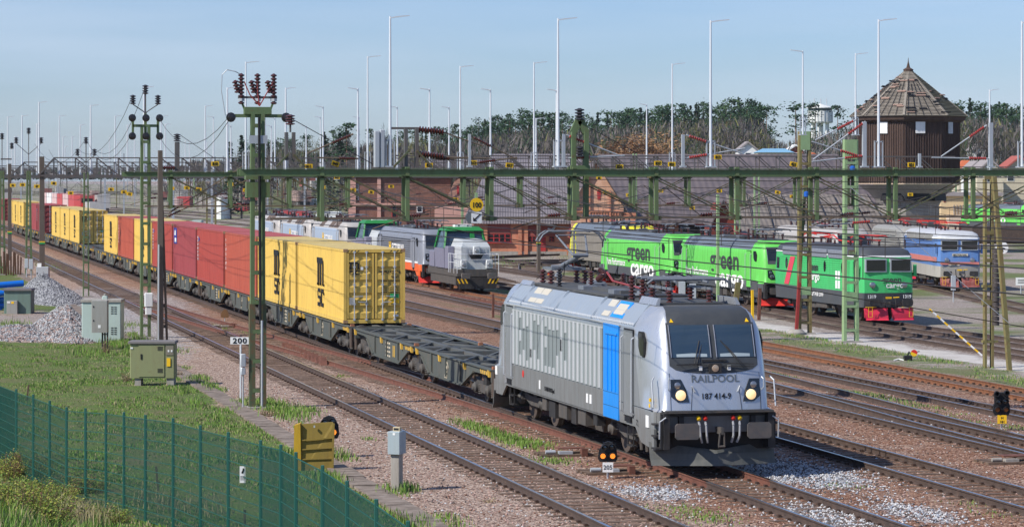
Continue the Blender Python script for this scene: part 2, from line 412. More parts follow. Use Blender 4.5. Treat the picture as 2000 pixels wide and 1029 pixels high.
# ================================================================= TRACKS
def rail_mats():
    m, n, l, b = new_mat('rail_side_rust'); v = pos(n)
    l.new(ramp(n, l, nz(n, l, v, 5, 5, .7), [(.3, (.045, .032, .027)), (.6, (.09, .06, .047)), (.8, (.15, .1, .075))]), b.inputs['Base Color'])
    b.inputs['Roughness'].default_value = .75; M['railside'] = m
    m, n, l, b = new_mat('rail_side_orange_rust'); v = pos(n)
    l.new(ramp(n, l, nz(n, l, v, 5, 5, .7), [(.3, (.11, .045, .022)), (.6, (.24, .1, .045)), (.8, (.33, .17, .09))]), b.inputs['Base Color'])
    b.inputs['Roughness'].default_value = .8; M['railorange'] = m
    m, n, l, b = new_mat('rail_side_red_rust'); v = pos(n)
    l.new(ramp(n, l, nz(n, l, v, 5, 5, .7), [(.3, (.09, .035, .022)), (.6, (.18, .072, .048)), (.8, (.25, .12, .08))]), b.inputs['Base Color'])
    b.inputs['Roughness'].default_value = .75; M['railred'] = m
    M['railtop'] = plain('rail_polished_top', (.5, .52, .56), .28, .95)
    M['railtopdull'] = plain('rail_dull_top', (.3, .25, .21), .45, .7)
    m, n, l, b = new_mat('sleeper_old_wood'); v = pos(n)
    l.new(ramp(n, l, nz(n, l, v, 3, 6, .7), [(.3, (.07, .045, .03)), (.55, (.15, .1, .07)), (.8, (.27, .2, .145))]), b.inputs['Base Color'])
    b.inputs['Roughness'].default_value = .9; M['sleeper'] = m
    M['clip'] = plain('rail_clip_dark', (.06, .035, .025), .8)
rail_mats()
def railz(u, v): return hz(u, v) + .17
PROF = [(-.075, -.172), (.075, -.172), (.075, -.155), (.012, -.135), (.012, -.045), (.036, -.034), (.036, 0), (-.036, 0), (-.036, -.034), (-.012, -.045), (-.012, -.135), (-.075, -.155)]
def rail_mb(pts, side, top):
    """pts: list of (u, v) along the rail"""
    mb = MB().mat(side); rings = []
    for i, (u, v) in enumerate(pts):
        a = pts[max(0, i - 1)]; b = pts[min(len(pts) - 1, i + 1)]
        d = Vector((b[0] - a[0], b[1] - a[1], 0)).normalized(); nn = Vector((d.y, -d.x, 0)); z = railz(u, v)
        rings.append([(u + nn.x * px, v + nn.y * px, z + pz) for px, pz in PROF])
    mb.loft(rings)
    k = 0; nseg = len(rings) - 1
    mb.mat(top); ti = mb.mi
    for i in range(nseg):                       # the face between profile points 6 and 7 is the running surface
        mb.m[i * 12 + 6] = ti
    return mb
def offset(pts, off):
    out = []
    for i, (u, v) in enumerate(pts):
        a = pts[max(0, i - 1)]; b = pts[min(len(pts) - 1, i + 1)]
        d = Vector((b[0] - a[0], b[1] - a[1], 0)).normalized(); out.append((u + d.y * off, v - d.x * off))
    return out
def resample(pts, step):
    out = []; left = 0.0
    for a, b in zip(pts, pts[1:]):
        L = hypot(b[0] - a[0], b[1] - a[1]); t = left
        while t < L:
            f = t / L; out.append((a[0] + (b[0] - a[0]) * f, a[1] + (b[1] - a[1]) * f, atan2(b[1] - a[1], b[0] - a[0]))); t += step
        left = t - L
    return out
def track(pts, side='railside', top='railtop', sleepers=True, clips=150, name='railway_track', rails=(-1, 1), limit=430, width=2.5, seed=1):
    t = thing(name, None, None); tag(t, kind='structure')
    for s in rails: ob('rail', rail_mb(offset(pts, s * .753), M[side], M[top]), t)
    if sleepers:
        rr = random.Random(seed); mb = MB()
        for (u, v, a) in resample(pts, .62):
            d = v * CT + u * ST
            if d > limit or d < 26: continue
            z = hz(u, v); ca, sa = cos(a), sin(a); aa = rr.uniform(-.03, .03)
            tx = Vector((ca, sa, 0)); nx = Vector((sa, -ca, 0)); w = width / 2 + rr.uniform(-.06, .06)
            c0 = Vector((u, v, z - .06)); nx2 = (nx + tx * aa).normalized()
            mb.mat(M['sleeper']); mb.beam(c0 - nx2 * w, c0 + nx2 * w, .23, .14 + rr.uniform(-.01, .02))
            if v < clips:
                mb.mat(M['clip'])
                for s in (-1, 1):
                    for q in (-.115, .115):
                        c = Vector((u, v, z + .035)) + nx * (s * .753 + q)
                        mb.beam(c - nx * .035, c + nx * .035, .12, .055)
        ob('sleepers', mb, t, kind='stuff')
    return t
def straight(u, v0=18, v1=620): return [(u, v0)] + [(u, float(v)) for v in range(40, 200, 20)] + [(u, float(v)) for v in range(200, int(v1) + 1, 60)]
tr = track(straight(15.1), seed=1); tr = track(straight(19.4, 18, 900), top='railtop', seed=2)
track(straight(24.4), seed=3); track(straight(29.05), seed=4, clips=110); track(straight(34.6), seed=5, clips=110)
track(straight(39.0, 18, 640), side='railorange', top='railtopdull', seed=6, clips=110)
# crossover between the first two tracks
def xover(u0, u1, v0, v1, n=16): return [(u0 + (u1 - u0) * sstep(0, 1, i / n), v0 + (v1 - v0) * i / n) for i in range(n + 1)]
track(xover(19.4, 15.1, 62, 172), side='railred', top='railtopdull', seed=7, clips=0, width=2.6)
# turnout at the right: branch leaves track four
track([(31.6, 128), (31.5, 115), (31.0, 100), (30.4, 88), (29.7, 76), (29.2, 62), (29.05, 55)], sleepers=False)
track([(29.05, 60), (28.0, 40), (26.0, 22)], sleepers=False)
# yard roads beyond
track([(51.1, 60), (51.1, 100), (51.1, 150), (51.1, 260), (52, 330), (56, 400)], side='railside', top='railtopdull', seed=8, clips=0)
track([(47.4, 60), (47.6, 105), (48.2, 135), (50.2, 165), (51.1, 185)], side='railside', top='railtopdull', seed=9, clips=0)
track([(45.0, 60), (52, 95), (58, 118), (64.5, 150), (71.0, 181), (75, 205), (80, 235)], side='railside', top='railtopdull', seed=10, clips=0)
track([(56.9, 170), (56.9, 232), (56.5, 262)], side='railside', top='railtopdull', seed=11, clips=0)
track([(43.5, 150), (43.5, 300), (43.0, 560)], side='railside', top='railtopdull', seed=12, clips=0)
for k, uu in enumerate((60, 66, 72)): track([(uu - 4, 330), (uu, 420), (uu - 2, 560), (uu - 14, 760)], side='railside', seed=13 + k, clips=0, limit=1)
# the turntable pit curve and two roads leading to it
def arc(cx, cy, r, a0, a1, n=26): return [(cx + r * cos(radians(a0 + (a1 - a0) * i / n)), cy + r * sin(radians(a0 + (a1 - a0) * i / n))) for i in range(n + 1)]
tcx, tcy = 61.5, 243.0
track(arc(tcx, tcy, 10.5, 20, 310, 40), side='railside', top='railtopdull', sleepers=False, rails=(-1,), name='turntable_edge')
track([(50.6, 205), (52.5, 225), (56, 240), (62, 250)], side='railside', top='railtopdull', seed=21, clips=0)
track([(45, 200), (47, 225), (50, 245), (57, 262), (66, 272)], side='railside', top='railtopdull', seed=22, clips=0)
track([(92, 120), (96, 160), (108, 210), (126, 250), (150, 275)], side='railside', top='railtopdull', seed=23, clips=0)
track([(110, 330), (136, 334), (170, 338), (220, 344)], side='railside', top='railtopdull', seed=24, clips=0)
# guard teeth beside the crossover (check rail chairs)
mb = MB().mat(M['railred'])
for i in range(11):
    p = Vector((16.9, 106.5 + i * 1.0, hz(17, 100))); mb.prism([(p.y - .3, p.z), (p.y + .25, p.z + .02), (p.y - .1, p.z + .3)], 'x', p.x - .12, p.x + .12)
tt = thing('rail_brackets', 'row of rusty brown rail brackets lying on the ballast between the crossover rails', 'rail brackets'); obs('bracket', mb, tt)
mb = MB().mat(M['railred'])
for i in range(12):
    p = Vector((35.9, 158 + i * 1.5, hz(36.5, 160))); mb.prism([(p.y - .5, p.z), (p.y + .4, p.z + .02), (p.y - .1, p.z + .34)], 'x', p.x - .15, p.x + .15)
tt = thing('rail_brackets', 'row of rusty rail brackets on the ballast in front of the grey shunter', 'rail brackets'); obs('bracket', mb, tt)
# concrete cable trough along the grass edge
def trough():
    m, n, l, b = new_mat('old_concrete_slab'); v = pos(n)
    c1 = ramp(n, l, nz(n, l, v, 2.2, 6, .7), [(.3, (.1, .075, .055)), (.55, (.23, .185, .15)), (.8, (.34, .29, .25))])
    l.new(c1, b.inputs['Base Color']); b.inputs['Roughness'].default_value = .92
    mb = MB().mat(m); rr = random.Random(3); v0 = 40.0
    while v0 < 235:
        u = 11.15 + rr.uniform(-.03, .03); a = rr.uniform(-.012, .012)
        z = hz(u, v0) + .05 + rr.uniform(-.01, .015)
        mb.box(u - .3, u + .3, v0, v0 + .97, z - .3, z); v0 += 1.0
    tag(ob('cable_trough', mb), kind='structure')
trough()
# ================================================================= STONES, GRASS
def soup(name, V, Fc, mats, mi=None, **kw):
    me = bpy.data.meshes.new(name); me.from_pydata(V.tolist() if hasattr(V, 'tolist') else V, [], Fc.tolist() if hasattr(Fc, 'tolist') else Fc)
    for m in mats: me.materials.append(m)
    if mi is not None: me.polygons.foreach_set('material_index', mi)
    me.update(); return ob(name, me, None, **kw)
def grass_mats():
    out = []
    for nm, a, b2, c in (('grass_green', (.07, .15, .02), (.13, .26, .04), (.22, .34, .08)), ('grass_bright', (.12, .22, .03), (.19, .3, .06), (.3, .38, .12)), ('grass_dry', (.2, .17, .09), (.36, .31, .18), (.5, .43, .27)), ('grass_dark', (.03, .065, .02), (.05, .1, .03), (.09, .15, .05))):
        m, n, l, b = new_mat(nm); v = pos(n)
        l.new(ramp(n, l, nz(n, l, v, 3.0, 4, .7), [(.3, a), (.55, b2), (.8, c)]), b.inputs['Base Color'])
        b.inputs['Roughness'].default_value = .6; b.inputs['Specular IOR Level'].default_value = .25
        try: b.inputs['Transmission Weight'].default_value = 0
        except Exception: pass
        out.append(m)
    return out
GM = grass_mats()
def blades(name, pts, hts, mats, mis, width=.022, lean=.45, seed=5, **kw):
    rg = np.random.default_rng(seed); nB = len(pts); pts = np.array(pts, float); hts = np.array(hts, float)
    an = rg.uniform(0, 2 * pi, nB); ln = rg.uniform(0, lean, nB) * hts; la = rg.uniform(0, 2 * pi, nB)
    w = width * rg.uniform(.7, 1.5, nB)
    dx, dy = np.cos(an) * w, np.sin(an) * w
    A = pts + np.stack([dx, dy, -0.02 + 0 * dx], 1); B = pts - np.stack([dx, dy, 0.02 + 0 * dx], 1)
    mxy = np.stack([np.cos(la) * ln * .35, np.sin(la) * ln * .35, hts * .6], 1)
    C = pts + mxy + np.stack([dx, dy, 0 * dx], 1) * .6; Dp = pts + mxy - np.stack([dx, dy, 0 * dx], 1) * .6
    E_ = pts + np.stack([np.cos(la) * ln, np.sin(la) * ln, hts], 1)
    V = np.stack([A, B, C, Dp, E_], 1).reshape(-1, 3); i = np.arange(nB) * 5
    Q = [(a, a + 1, a + 3, a + 2) for a in i.tolist()]; T = [(a + 2, a + 3, a + 4) for a in i.tolist()]
    mi = list(mis) + list(mis)
    return soup(name, V, Q + T, mats, mi, **kw)
def vnoise(x, y, s=0):
    def h(i, j):
        q = sin(i * 127.1 + j * 311.7 + s * 74.7) * 43758.5453; return q - floor(q)
    i, j = floor(x), floor(y); fx, fy = x - i, y - j; fx = fx * fx * (3 - 2 * fx); fy = fy * fy * (3 - 2 * fy)
    return (h(i, j) * (1 - fx) + h(i + 1, j) * fx) * (1 - fy) + (h(i, j + 1) * (1 - fx) + h(i + 1, j + 1) * fx) * fy
def inframe(u, v, m=60):
    D = v * CT + u * ST; x = CX + F * (u * CT - v * ST) / D; return -m < x < 2000 + m and D > 28
def grass_field():
    rr = random.Random(11); P_, Hh, Mi = [], [], []
    def patch(n, fu, fv, test, hmin, hmax, mats_w):
        k = 0
        for _ in range(n):
            u = fu(); v = fv()
            if not inframe(u, v): continue
            t = test(u, v)
            if rr.random() > t: continue
            P_.append((u, v, hz(u, v))); Hh.append(rr.uniform(hmin, hmax) * (.5 + t)); Mi.append(rr.choices((0, 1, 2, 3), mats_w)[0])
    def t1(u, v):
        q = vnoise(u * .9, v * .55) * .6 + vnoise(u * 2.7, v * 1.9, 3) * .4
        return max(.12, min(1, (q - .33) * 2.6))
    patch(150000, lambda: rr.uniform(3.2, 10.85), lambda: 38 + 85 * rr.random() ** 1.1, t1, .02, .07, (4, 4, 3, 1))
    # tall lush strip each side of the trough
    def t2(u, v):
        q = vnoise(u * 1.3, v * .35, 9); return max(0, min(1, (q - .42) * 4))
    patch(22000, lambda: rr.gauss(10.55, .35), lambda: rr.uniform(40, 150), t2, .05, .17, (3, 7, 2, 1))
    patch(8500, lambda: rr.gauss(11.7, .22), lambda: rr.uniform(48, 150), t2, .04, .14, (3, 7, 2, 1))
    # clumps at posts and among the tracks
    def clump(x, y, n, su, sv, h, w=(3, 8, 1, 1)):
        c = P(x, y)
        for _ in range(n):
            u = rr.gauss(c.x, su); v = rr.gauss(c.y, sv); P_.append((u, v, hz(u, v))); Hh.append(rr.uniform(.3, .9) * h); Mi.append(rr.choices((0, 1, 2, 3), w)[0])
    clump(790, 958, 260, .16, .3, .3, (3, 4, 1, 4))
    for x, y, n, su, sv, h in ((920, 832, 500, .18, 1.1, .16), (960, 846, 700, .2, 1.4, .17), (1010, 864, 900, .25, 1.2, .18), (1075, 900, 350, .3, .6, .12), (520, 790, 600, .3, 1.2, .24), (555, 806, 900, .35, 1.6, .25), (600, 802, 300, .2, .7, .16),
                            (385, 745, 250, .2, 1.0, .25), (410, 757, 260, .15, .8, .25), (667, 735, 60, .15, .4, .1), (720, 858, 40, .1, .3, .12), (1050, 868, 160, .2, .5, .14),
                            (90, 520, 260, .6, 6, .25), (250, 634, 300, .4, 2.0, .16), (340, 686, 150, .3, 1.2, .2), (170, 690, 250, .5, 1.2, .3), (240, 672, 250, .5, 1.2, .35), (30, 640, 500, .8, 2.5, .4),
                            (430, 640, 120, .25, 1.2, .12), (490, 650, 120, .3, 1.2, .1), (1330, 995, 200, .3, .5, .08), (1380, 1012, 300, .35, .6, .1), (1960, 1005, 60, .3, .4, .1), (1890, 985, 60, .3, .4, .1), (1650, 950, 60, .3, .4, .08)):
        clump(x, y, n, su, sv, h)
    def t3(u, v):
        q = vnoise(u * .5, v * .16, 21) * .7 + vnoise(u * 2, v * 1, 23) * .3; return max(0, min(1, (q - .48) * 4))
    patch(26000, lambda: rr.uniform(40.6, 43.8), lambda: rr.uniform(78, 150), t3, .04, .11, (4, 2, 4, 1))
    patch(9000, lambda: rr.uniform(31.2, 32.9), lambda: rr.uniform(70, 130), t3, .04, .1, (4, 2, 4, 1))
    patch(9000, lambda: rr.uniform(52, 66), lambda: rr.uniform(195, 262), t3, .1, .25, (4, 3, 4, 1))
    blades('grass', P_, Hh, GM, Mi, width=.012, kind='stuff')
grass_field()
def stones():
    """single ballast stones lying on the near ground"""
    rg = random.Random(5); V, Fc, Mi = [], [], []
    mats = [plain('stone_pink', (.4, .27, .23), .9), plain('stone_brown', (.22, .12, .085), .9), plain('stone_grey', (.5, .5, .5), .9), plain('stone_dark', (.1, .085, .08), .9), plain('stone_blue', (.3, .33, .38), .9)]
    def add(u, v, s, mi):
        b = len(V); z = hz(u, v)
        a = rg.uniform(0, 6.3); pts = []
        for k, (cx, cy, cz) in enumerate(((1, 0, 0), (0, 1, .1), (-1, 0, 0), (0, -1, .1), (.2, .1, 1), (-.1, 0, -.6))):
            x = cx * s * rg.uniform(.7, 1.3); y = cy * s * rg.uniform(.6, 1.1)
            V.append((u + x * cos(a) - y * sin(a), v + x * sin(a) + y * cos(a), z + .3 * s + cz * s * rg.uniform(.6, 1)))
        for t in ((0, 1, 4), (1, 2, 4), (2, 3, 4), (3, 0, 4), (1, 0, 5), (2, 1, 5), (3, 2, 5), (0, 3, 5)): Fc.append(tuple(b + i for i in t)); Mi.append(mi)
    for _ in range(26000):
        D = 36 + 60 * rg.random() ** 1.3; x = rg.uniform(300, 2010); L = (x - CX) * D / F; u = L * CT + D * ST; v = D * CT - L * ST
        if u < 11.6: continue
        r = rg.random()
        if u < 17: mi = 0 if r < .55 else (1 if r < .75 else (2 if r < .9 else 3))
        else: mi = 1 if r < .5 else (0 if r < .75 else (3 if r < .9 else 2))
        if any(abs(u - q) < .84 for q in (15.1, 19.4, 24.4, 29.05)) and rg.random() < .5: continue
        add(u, v, rg.uniform(.018, .04), mi)
    for (cx, cy, ru, rv, n) in ((21.7, 65.0, .7, 2.2, 2200), (19.5, 55.5, .6, 1.8, 800), (17.3, 61.5, .5, 1.0, 450), (21.6, 56.5, .4, 1.3, 500)):
        for _ in range(n):
            add(rg.gauss(cx, ru), rg.gauss(cy, rv), rg.uniform(.02, .045), rg.choice((2, 2, 4, 3)))
    soup('ballast_stones', V, Fc, mats, Mi, kind='stuff')
stones()
# ================================================================= RAIL VEHICLES
def wheelset(y, r=.46, parent=None, mb=None, gauge=.75):
    mb = mb or MB()
    for s in (-1, 1):
        mb.mat(M['wheel']); mb.lathe((s * (gauge + .07), y, r), (-s, 0, 0), [(0, .08), (0, r * .35), (.03, r * .4), (.02, r * .8), (0, r * .86), (0, r), (.11, r), (.13, r + .03), (.15, r + .03), (.15, .1)], 20)
    mb.mat(M['under']).tube((-gauge, y, r), (gauge, y, r), .08)
    return mb
M['wheel'] = paint('wheel_brown', (.1, .075, .06), .6, .3, (.05, .035, .03), .6)
M['wagon'] = paint('wagon_grey_green', (.075, .088, .08), .6, 0, (.15, .12, .09), .55, True, 1.0, .3)
M['wagontop'] = paint('wagon_deck_grey', (.09, .1, .1), .65, 0, (.16, .14, .12), .5, False, 1.0, .3)
M['wagyel'] = paint('wagon_yellow', (.62, .38, .05), .6, 0, (.2, .12, .05), .5)
def bogie_mb(yc, wb=2.6, r=.46, x=1.0, engine=False, mb=None):
    mb = mb or MB(); h = wb / 2
    for y in (yc - h, yc + h): wheelset(y, r, None, mb)
    for s in (-1, 1):
        mb.mat(M['under'])
        mb.prism([(yc - h - .45, r + .1), (yc - h - .45, r + .3), (yc - .5, r + .12), (yc + .5, r + .12), (yc + h + .45, r + .3), (yc + h + .45, r + .1), (yc + .45, r - .14), (yc - .45, r - .14)], 'x', s * x - .07, s * x + .07)
        for y in (yc - h, yc + h):
            mb.mat(M['under']).lathe((s * (x + .06), y, r), (s, 0, 0), [(0, .17), (.12, .17), (.16, .11), (.2, .09), (.2, 0)], 10)
            mb.mat(M['springs'])
            for q in (-.24, .24):
                for k in range(5): mb.lathe((s * (x + .03), y + q, r + (-.2 if not engine else -.02) + k * .065), (0, 0, 1), [(0, .05), (.01, .085), (.035, .085), (.045, .05)], 8)
        mb.mat(M['black']).box(s * x - .05, s * x + .05, yc - .22, yc + .22, r - .05, r + .38)
    mb.mat(M['under']).box(-.9, .9, yc - .2, yc + .2, r - .1, r + .3)
    for y in (yc - h + .62, yc + h - .62):
        mb.mat(M['black']).box(-.78, .78, y - .06, y + .06, r - .22, r + .1)
    return mb
M['springs'] = paint('spring_steel', (.14, .13, .12), .5, .3, (.05, .04, .03), .5)
def panto_up(par, yb, yk, yh, z0, zk, zh, red=False):
    """single-arm pantograph raised to the wire"""
    col = M['red'] if red else M['pgrey']
    fr = MB().mat(col)
    for s in (-1, 1):
        fr.beam((s * .45, yb - .55, z0), (s * .45, yb + .55, z0), .08, .07)
    fr.beam((-.5, yb - .5, z0), (.5, yb - .5, z0), .08); fr.beam((-.5, yb + .5, z0), (.5, yb + .5, z0), .08)
    for s in (-1, 1):
        for t in (-1, 1): insulator(fr, (s * .5, yb + t * .5, z0 - .42), (0, 0, 1), .38, .1, 4, M['insul'])
    pn = thing('pantograph', None, None); pn.parent = par
    ob('base_frame', fr, pn)
    a = MB().mat(col); a.tube((0, yb + .3, z0 + .05), (0, yk, zk), .075, .06, 10); a.tube((-.3, yb + .3, z0 + .03), (.3, yb + .3, z0 + .03), .06)
    a.tube((-.22, yk, zk), (.22, yk, zk), .055); a.tube((.12, yb + .5, z0 + .1), (.12, yk + .1, zk - .1), .018)
    ob('lower_arm', a, pn)
    a = MB().mat(col)
    for s in (-1, 1): a.tube((s * .2, yk, zk), (s * .42, yh, zh - .12), .035, .025, 8)
    a.tube((-.45, yh, zh - .12), (.45, yh, zh - .12), .022); a.tube((0, yk + .1, zk - .05), (.1, yh, zh - .15), .012)
    ob('upper_arm', a, pn)
    a = MB().mat(col)
    for q in (-.2, .2):
        a.path([(-.97, yh + q, zh - .28), (-.86, yh + q, zh - .1), (-.7, yh + q, zh), (.7, yh + q, zh), (.86, yh + q, zh - .1), (.97, yh + q, zh - .28)], .025, 6)
    for s in (-1, 1): a.tube((s * .5, yh - .2, zh - .02), (s * .5, yh + .2, zh - .02), .02)
    ob('contact_bow', a, pn); return pn
def panto_folded(par, yc, z0, col=None, wide=.9):
    col = col or M['pgrey']; pn = thing('pantograph', None, None); pn.parent = par
    a = MB()
    for y in (yc - .7, yc - .25, yc + .35, yc + .8): a.mat(col).tube((-wide, y, z0 + .22), (wide, y, z0 + .22), .035)
    for s in (-1, 1):
        a.mat(col).tube((s * .4, yc - 1.0, z0 + .16), (s * .15, yc + 1.0, z0 + .24), .03)
        a.mat(col).beam((s * .5, yc - 1.0, z0), (s * .5, yc + 1.0, z0), .07, .06)
        for t in (-1, 1): insulator(a, (s * .5, yc + t * .8, z0 - .36), (0, 0, 1), .34, .09, 4, M['insul'])
        a.mat(col).path([(s * wide, yc - .7, z0 + .22), (s * (wide + .14), yc - .7, z0 + .12)], .03)
    ob('folded_frame', a, pn); return pn
M['pgrey'] = paint('pantograph_grey', (.2, .22, .25), .5, .3, (.08, .07, .07), .4)
M['hotlamp'] = plain('lit_headlamp', (.9, .75, .5), .2, 0, .5, (1.0, .62, .22), .75)
M['orangelamp'] = plain('lit_orange_signal', (.9, .35, .05), .3, 0, .5, (1.0, .28, .03), 1.1)
LV = [(.92, 1.47, 1.13, .64, 1.0), (1.40, 1.49, 1.14, .60, 1.1), (1.46, 1.49, 1.14, .61, 1.9), (2.0, 1.49, 1.12, .68, 2.1), (2.6, 1.49, 1.09, .84, 2.3), (3.0, 1.48, 1.06, .98, 2.45), (3.28, 1.46, 1.04, 1.09, 2.55),
      (3.45, 1.36, 1.04, 1.18, 2.6), (3.62, 1.25, 1.03, 1.3, 2.6), (3.74, 1.13, 1.0, 1.46, 2.6), (3.82, 1.04, .96, 1.8, 2.6)]
def lvat(z):
    for a, b in zip(LV, LV[1:]):
        if z <= b[0]:
            t = max(0, (z - a[0]) / (b[0] - a[0])); return [p + (q - p) * t for p, q in zip(a, b)]
    return list(LV[-1])
def front_y(x, z):
    _, W, xf, yf, ys = lvat(z); x = abs(x)
    if x <= xf: return yf - .05 * (1 - (x / xf) ** 2)
    t = min(1, (x - xf) / (W - xf)); return yf + (ys - yf) * (1 - sqrt(max(0, 1 - t * t)))
def side_x(z): return lvat(z)[1]
def cab_patch(mb, x0, x1, zlo, zhi, off=.012, nx=8, nz_=5, L=None):
    """skin that follows the nose between x0..x1 and zlo(x)..zhi(x); L flips it to the rear end"""
    g = []
    for j in range(nz_ + 1):
        for i in range(nx + 1):
            x = x0 + (x1 - x0) * i / nx; a = zlo(x) if callable(zlo) else zlo; b = zhi(x) if callable(zhi) else zhi
            z = a + (b - a) * j / nz_; y = front_y(x, z) - off
            g.append((x, y if L is None else L - y, z))
    b0 = len(mb.v); mb.v += g; k = mb.smooth; mb.smooth = True
    for j in range(nz_):
        for i in range(nx): mb.face((b0 + j * (nx + 1) + i, b0 + j * (nx + 1) + i + 1, b0 + (j + 1) * (nx + 1) + i + 1, b0 + (j + 1) * (nx + 1) + i))
    mb.smooth = k; return mb
def traxx(name, label, cat, loc, mats, rz=0.0, L=18.9, style='plain', group=None, hero=False, raised=False, bogies=True):
    """modern box-cab electric engine; mats: side, cab, front, mask, skirt, roofslope, roof"""
    t = thing(name, label, cat, loc, rz, group)
    mb = MB().mat(mats['side']); mb.smooth = True
    rings = []
    for z, W, xf, yf, ys in LV:
        fr = []
        xs = [-W] + [-(xf + (W - xf) * q) for q in (.95, .8, .55, .28)] + [-xf, -xf * .5, 0, xf * .5, xf] + [(xf + (W - xf) * q) for q in (.28, .55, .8, .95)] + [W]
        for x in xs: fr.append((x, front_y(x, z), z))
        bk = [(x, L - y, z) for x, y, z in fr][::-1]
        rings.append(fr[:1] + fr[1:] + bk)
    mb.loft(rings)
    n = len(rings[0]); mb.mat(mats['cab']); ci = mb.mi; mb.mat(mats['skirt']); si = mb.mi; mb.mat(mats['roofslope']); ri = mb.mi; mb.mat(mats['roof']); ti = mb.mi; mb.mat(mats['mask'] if hero else mats['cab']); mi_ = mb.mi
    for lv in range(len(LV) - 1):
        for j in range(n):
            k = lv * n + j; end = (j < 14) or (15 <= j < 29)
            if LV[lv][0] < 1.0: mb.m[k] = si
            elif end: mb.m[k] = ci if not (LV[lv][0] >= 3.45 and (5 <= j <= 8 or 20 <= j <= 23)) else mi_
            elif LV[lv][0] >= 3.28: mb.m[k] = ri
    mb.m[-1] = ti
    ob('body', mb, t)
    # skirt below
    sk = MB().mat(mats['skirt']); zb = .92
    for s in (-1, 1):
        sk.prism([(.75, .95), (.75, .5 if hero else .6), (1.9, .6), (2.5, .97), (5.3, .99), (5.45, .98), (L - 5.4, .98), (L - 5.2, .99), (L - 2.5, .97), (L - 1.9, .6), (L - .75, .6), (L - .75, .95), (L - .75, 1.0), (.75, 1.0)], 'x', s * 1.44 - .03, s * 1.44 + .03)
    sk.mat(M['rubber']).box(-1.36, 1.36, .8, 1.3, .5, 1.38); sk.box(-1.36, 1.36, L - 1.3, L - .8, .5, 1.38)
    obs('underframe', sk, t)
    for e in (0, 1):
        fy = (lambda y: y) if e == 0 else (lambda y: L - y)
        Lf = None if e == 0 else L
        # windscreen and mask
        w = MB().mat(mats['mask'])
        if hero:
            cab_patch(w, -1.08, 1.08, lambda x: 2.47 - .19 * sqrt(max(0, 1 - (x / 1.08) ** 2)), 3.46, .008, 16, 8, Lf)
        else:
            cab_patch(w, -1.04, 1.04, 2.5, 3.46, .008, 12, 6, Lf)
        ob('windscreen_surround', w, t)
        for s in (-1, 1):
            g = MB().mat(M['glass_blue'] if hero else M['glass']); a, b = (.085, 1.0) if s > 0 else (-1.0, -.085)
            cab_patch(g, a, b, 2.66 if hero else 2.7, 3.41, .02, 6, 6, Lf); ob('windscreen', g, t)
            if e == 0:
                f = MB().mat(M['steel'])
                for xx in (.07, 1.025):
                    pts = [(s * xx, fy(front_y(xx, z) - .028), z) for z in (2.66, 2.9, 3.15, 3.41)]; f.path(pts, .015, 5)
                obs('window_frame', f, t)
        # headlamp clusters
        for s in (-1, 1):
            h = MB().mat(M['glass'])
            zl, zh_ = 1.63, 2.16
            o = [(s * 1.09, zh_), (s * .84, zh_), (s * .72, 1.9), (s * .66, zl), (s * .93, zl), (s * 1.09, 1.76)]
            v0 = len(h.v); h.v += [(x, fy(front_y(x, z) - .018), z) for x, z in o]; h.face(range(v0, v0 + 6))
            hl = ob('headlight', h, t)
            h = MB().mat(M['hotlamp'] if (hero and e == 0) else M['steel']); yl = fy(front_y(.86, 1.79) - .02)
            h.lathe((s * .86, yl, 1.79), (0, -1 if e == 0 else 1, 0), [(0, .125), (.02, .12), (.035, .08), (.04, 0)], 16)
            h.mat(M['steel']).lathe((s * .93, fy(front_y(.93, 2.02) - .02), 2.02), (0, -1 if e == 0 else 1, 0), [(0, .08), (.012, .06), (.015, 0)], 10)
            ob('lamp_lens', h, hl)
        # platform edge, buffers, coupling
        p = MB().mat(M['black']); p.box(-1.32, 1.32, *sorted((fy(.3), fy(.66))), 1.39, 1.44)
        p.box(-1.2, 1.2, *sorted((fy(.55), fy(.62))), 1.3, 1.39); [p.box(x - .06, x + .06, *sorted((fy(.5), fy(.8))), .85, 1.3) for x in (-.875, .875)]; [p.box(*sorted((s_ * 1.2, s_ * 1.34)), *sorted((fy(.35), fy(.8))), .55, 1.39) for s_ in (-1, 1)]
        p.mat(M['steel'] if not hero else M['under']).box(-1.32, 1.32, *sorted((fy(.28), fy(.3))), 1.395, 1.43)
        ob('end_platform', p, t)
        for s in (-1, 1):
            b = MB().mat(M['under']); b.tube((s * .875, fy(.12), 1.0), (s * .875, fy(.55), 1.0), .12, None, 12)
            x0, x1 = s * .875 - .29, s * .875 + .29
            b.mat(M['bufface']).prism([(x0 + .05, .81), (x1 - .05, .81), (x1, .86), (x1, 1.13), (x1 - .05, 1.18), (x0 + .05, 1.18), (x0, 1.13), (x0, .86)], 'y', *sorted((fy(.0), fy(.05))))
            ob('buffer', b, t)
        c = MB().mat(M['under']); c.beam((0, fy(.1), .98), (0, fy(.55), .98), .06, .16)
        for s in (-1, 1): c.tube((s * .05, fy(.12), .95), (s * .07, fy(.16), .62), .025)
        c.tube((-.08, fy(.16), .62), (.08, fy(.16), .62), .035)
        ob('coupling', c, t)
        if e == 0 or not hero:
            for x, m_ in ((-.5, 'yellow'), (-.34, 'red'), (.34, 'red'), (.5, 'yellow')):
                hz_ = MB().mat(M['rubber'] if not hero else M['hose']); hz_.path([(x, fy(.42), 1.25), (x * .98, fy(.3), 1.1), (x * .95, fy(.28), .85), (x * .85, fy(.34), .7)], .028, 6)
                hz_.mat(M[m_]).lathe((x, fy(.42), 1.3), (0, -1 if e == 0 else 1, -.6), [(0, .03), (.03, .055), (.1, .055), (.12, .03)], 8)
                ob('brake_hose', hz_, t)
        # snow plough
        q = MB().mat(M['plough'] if hero else mats.get('plough', M['red']))
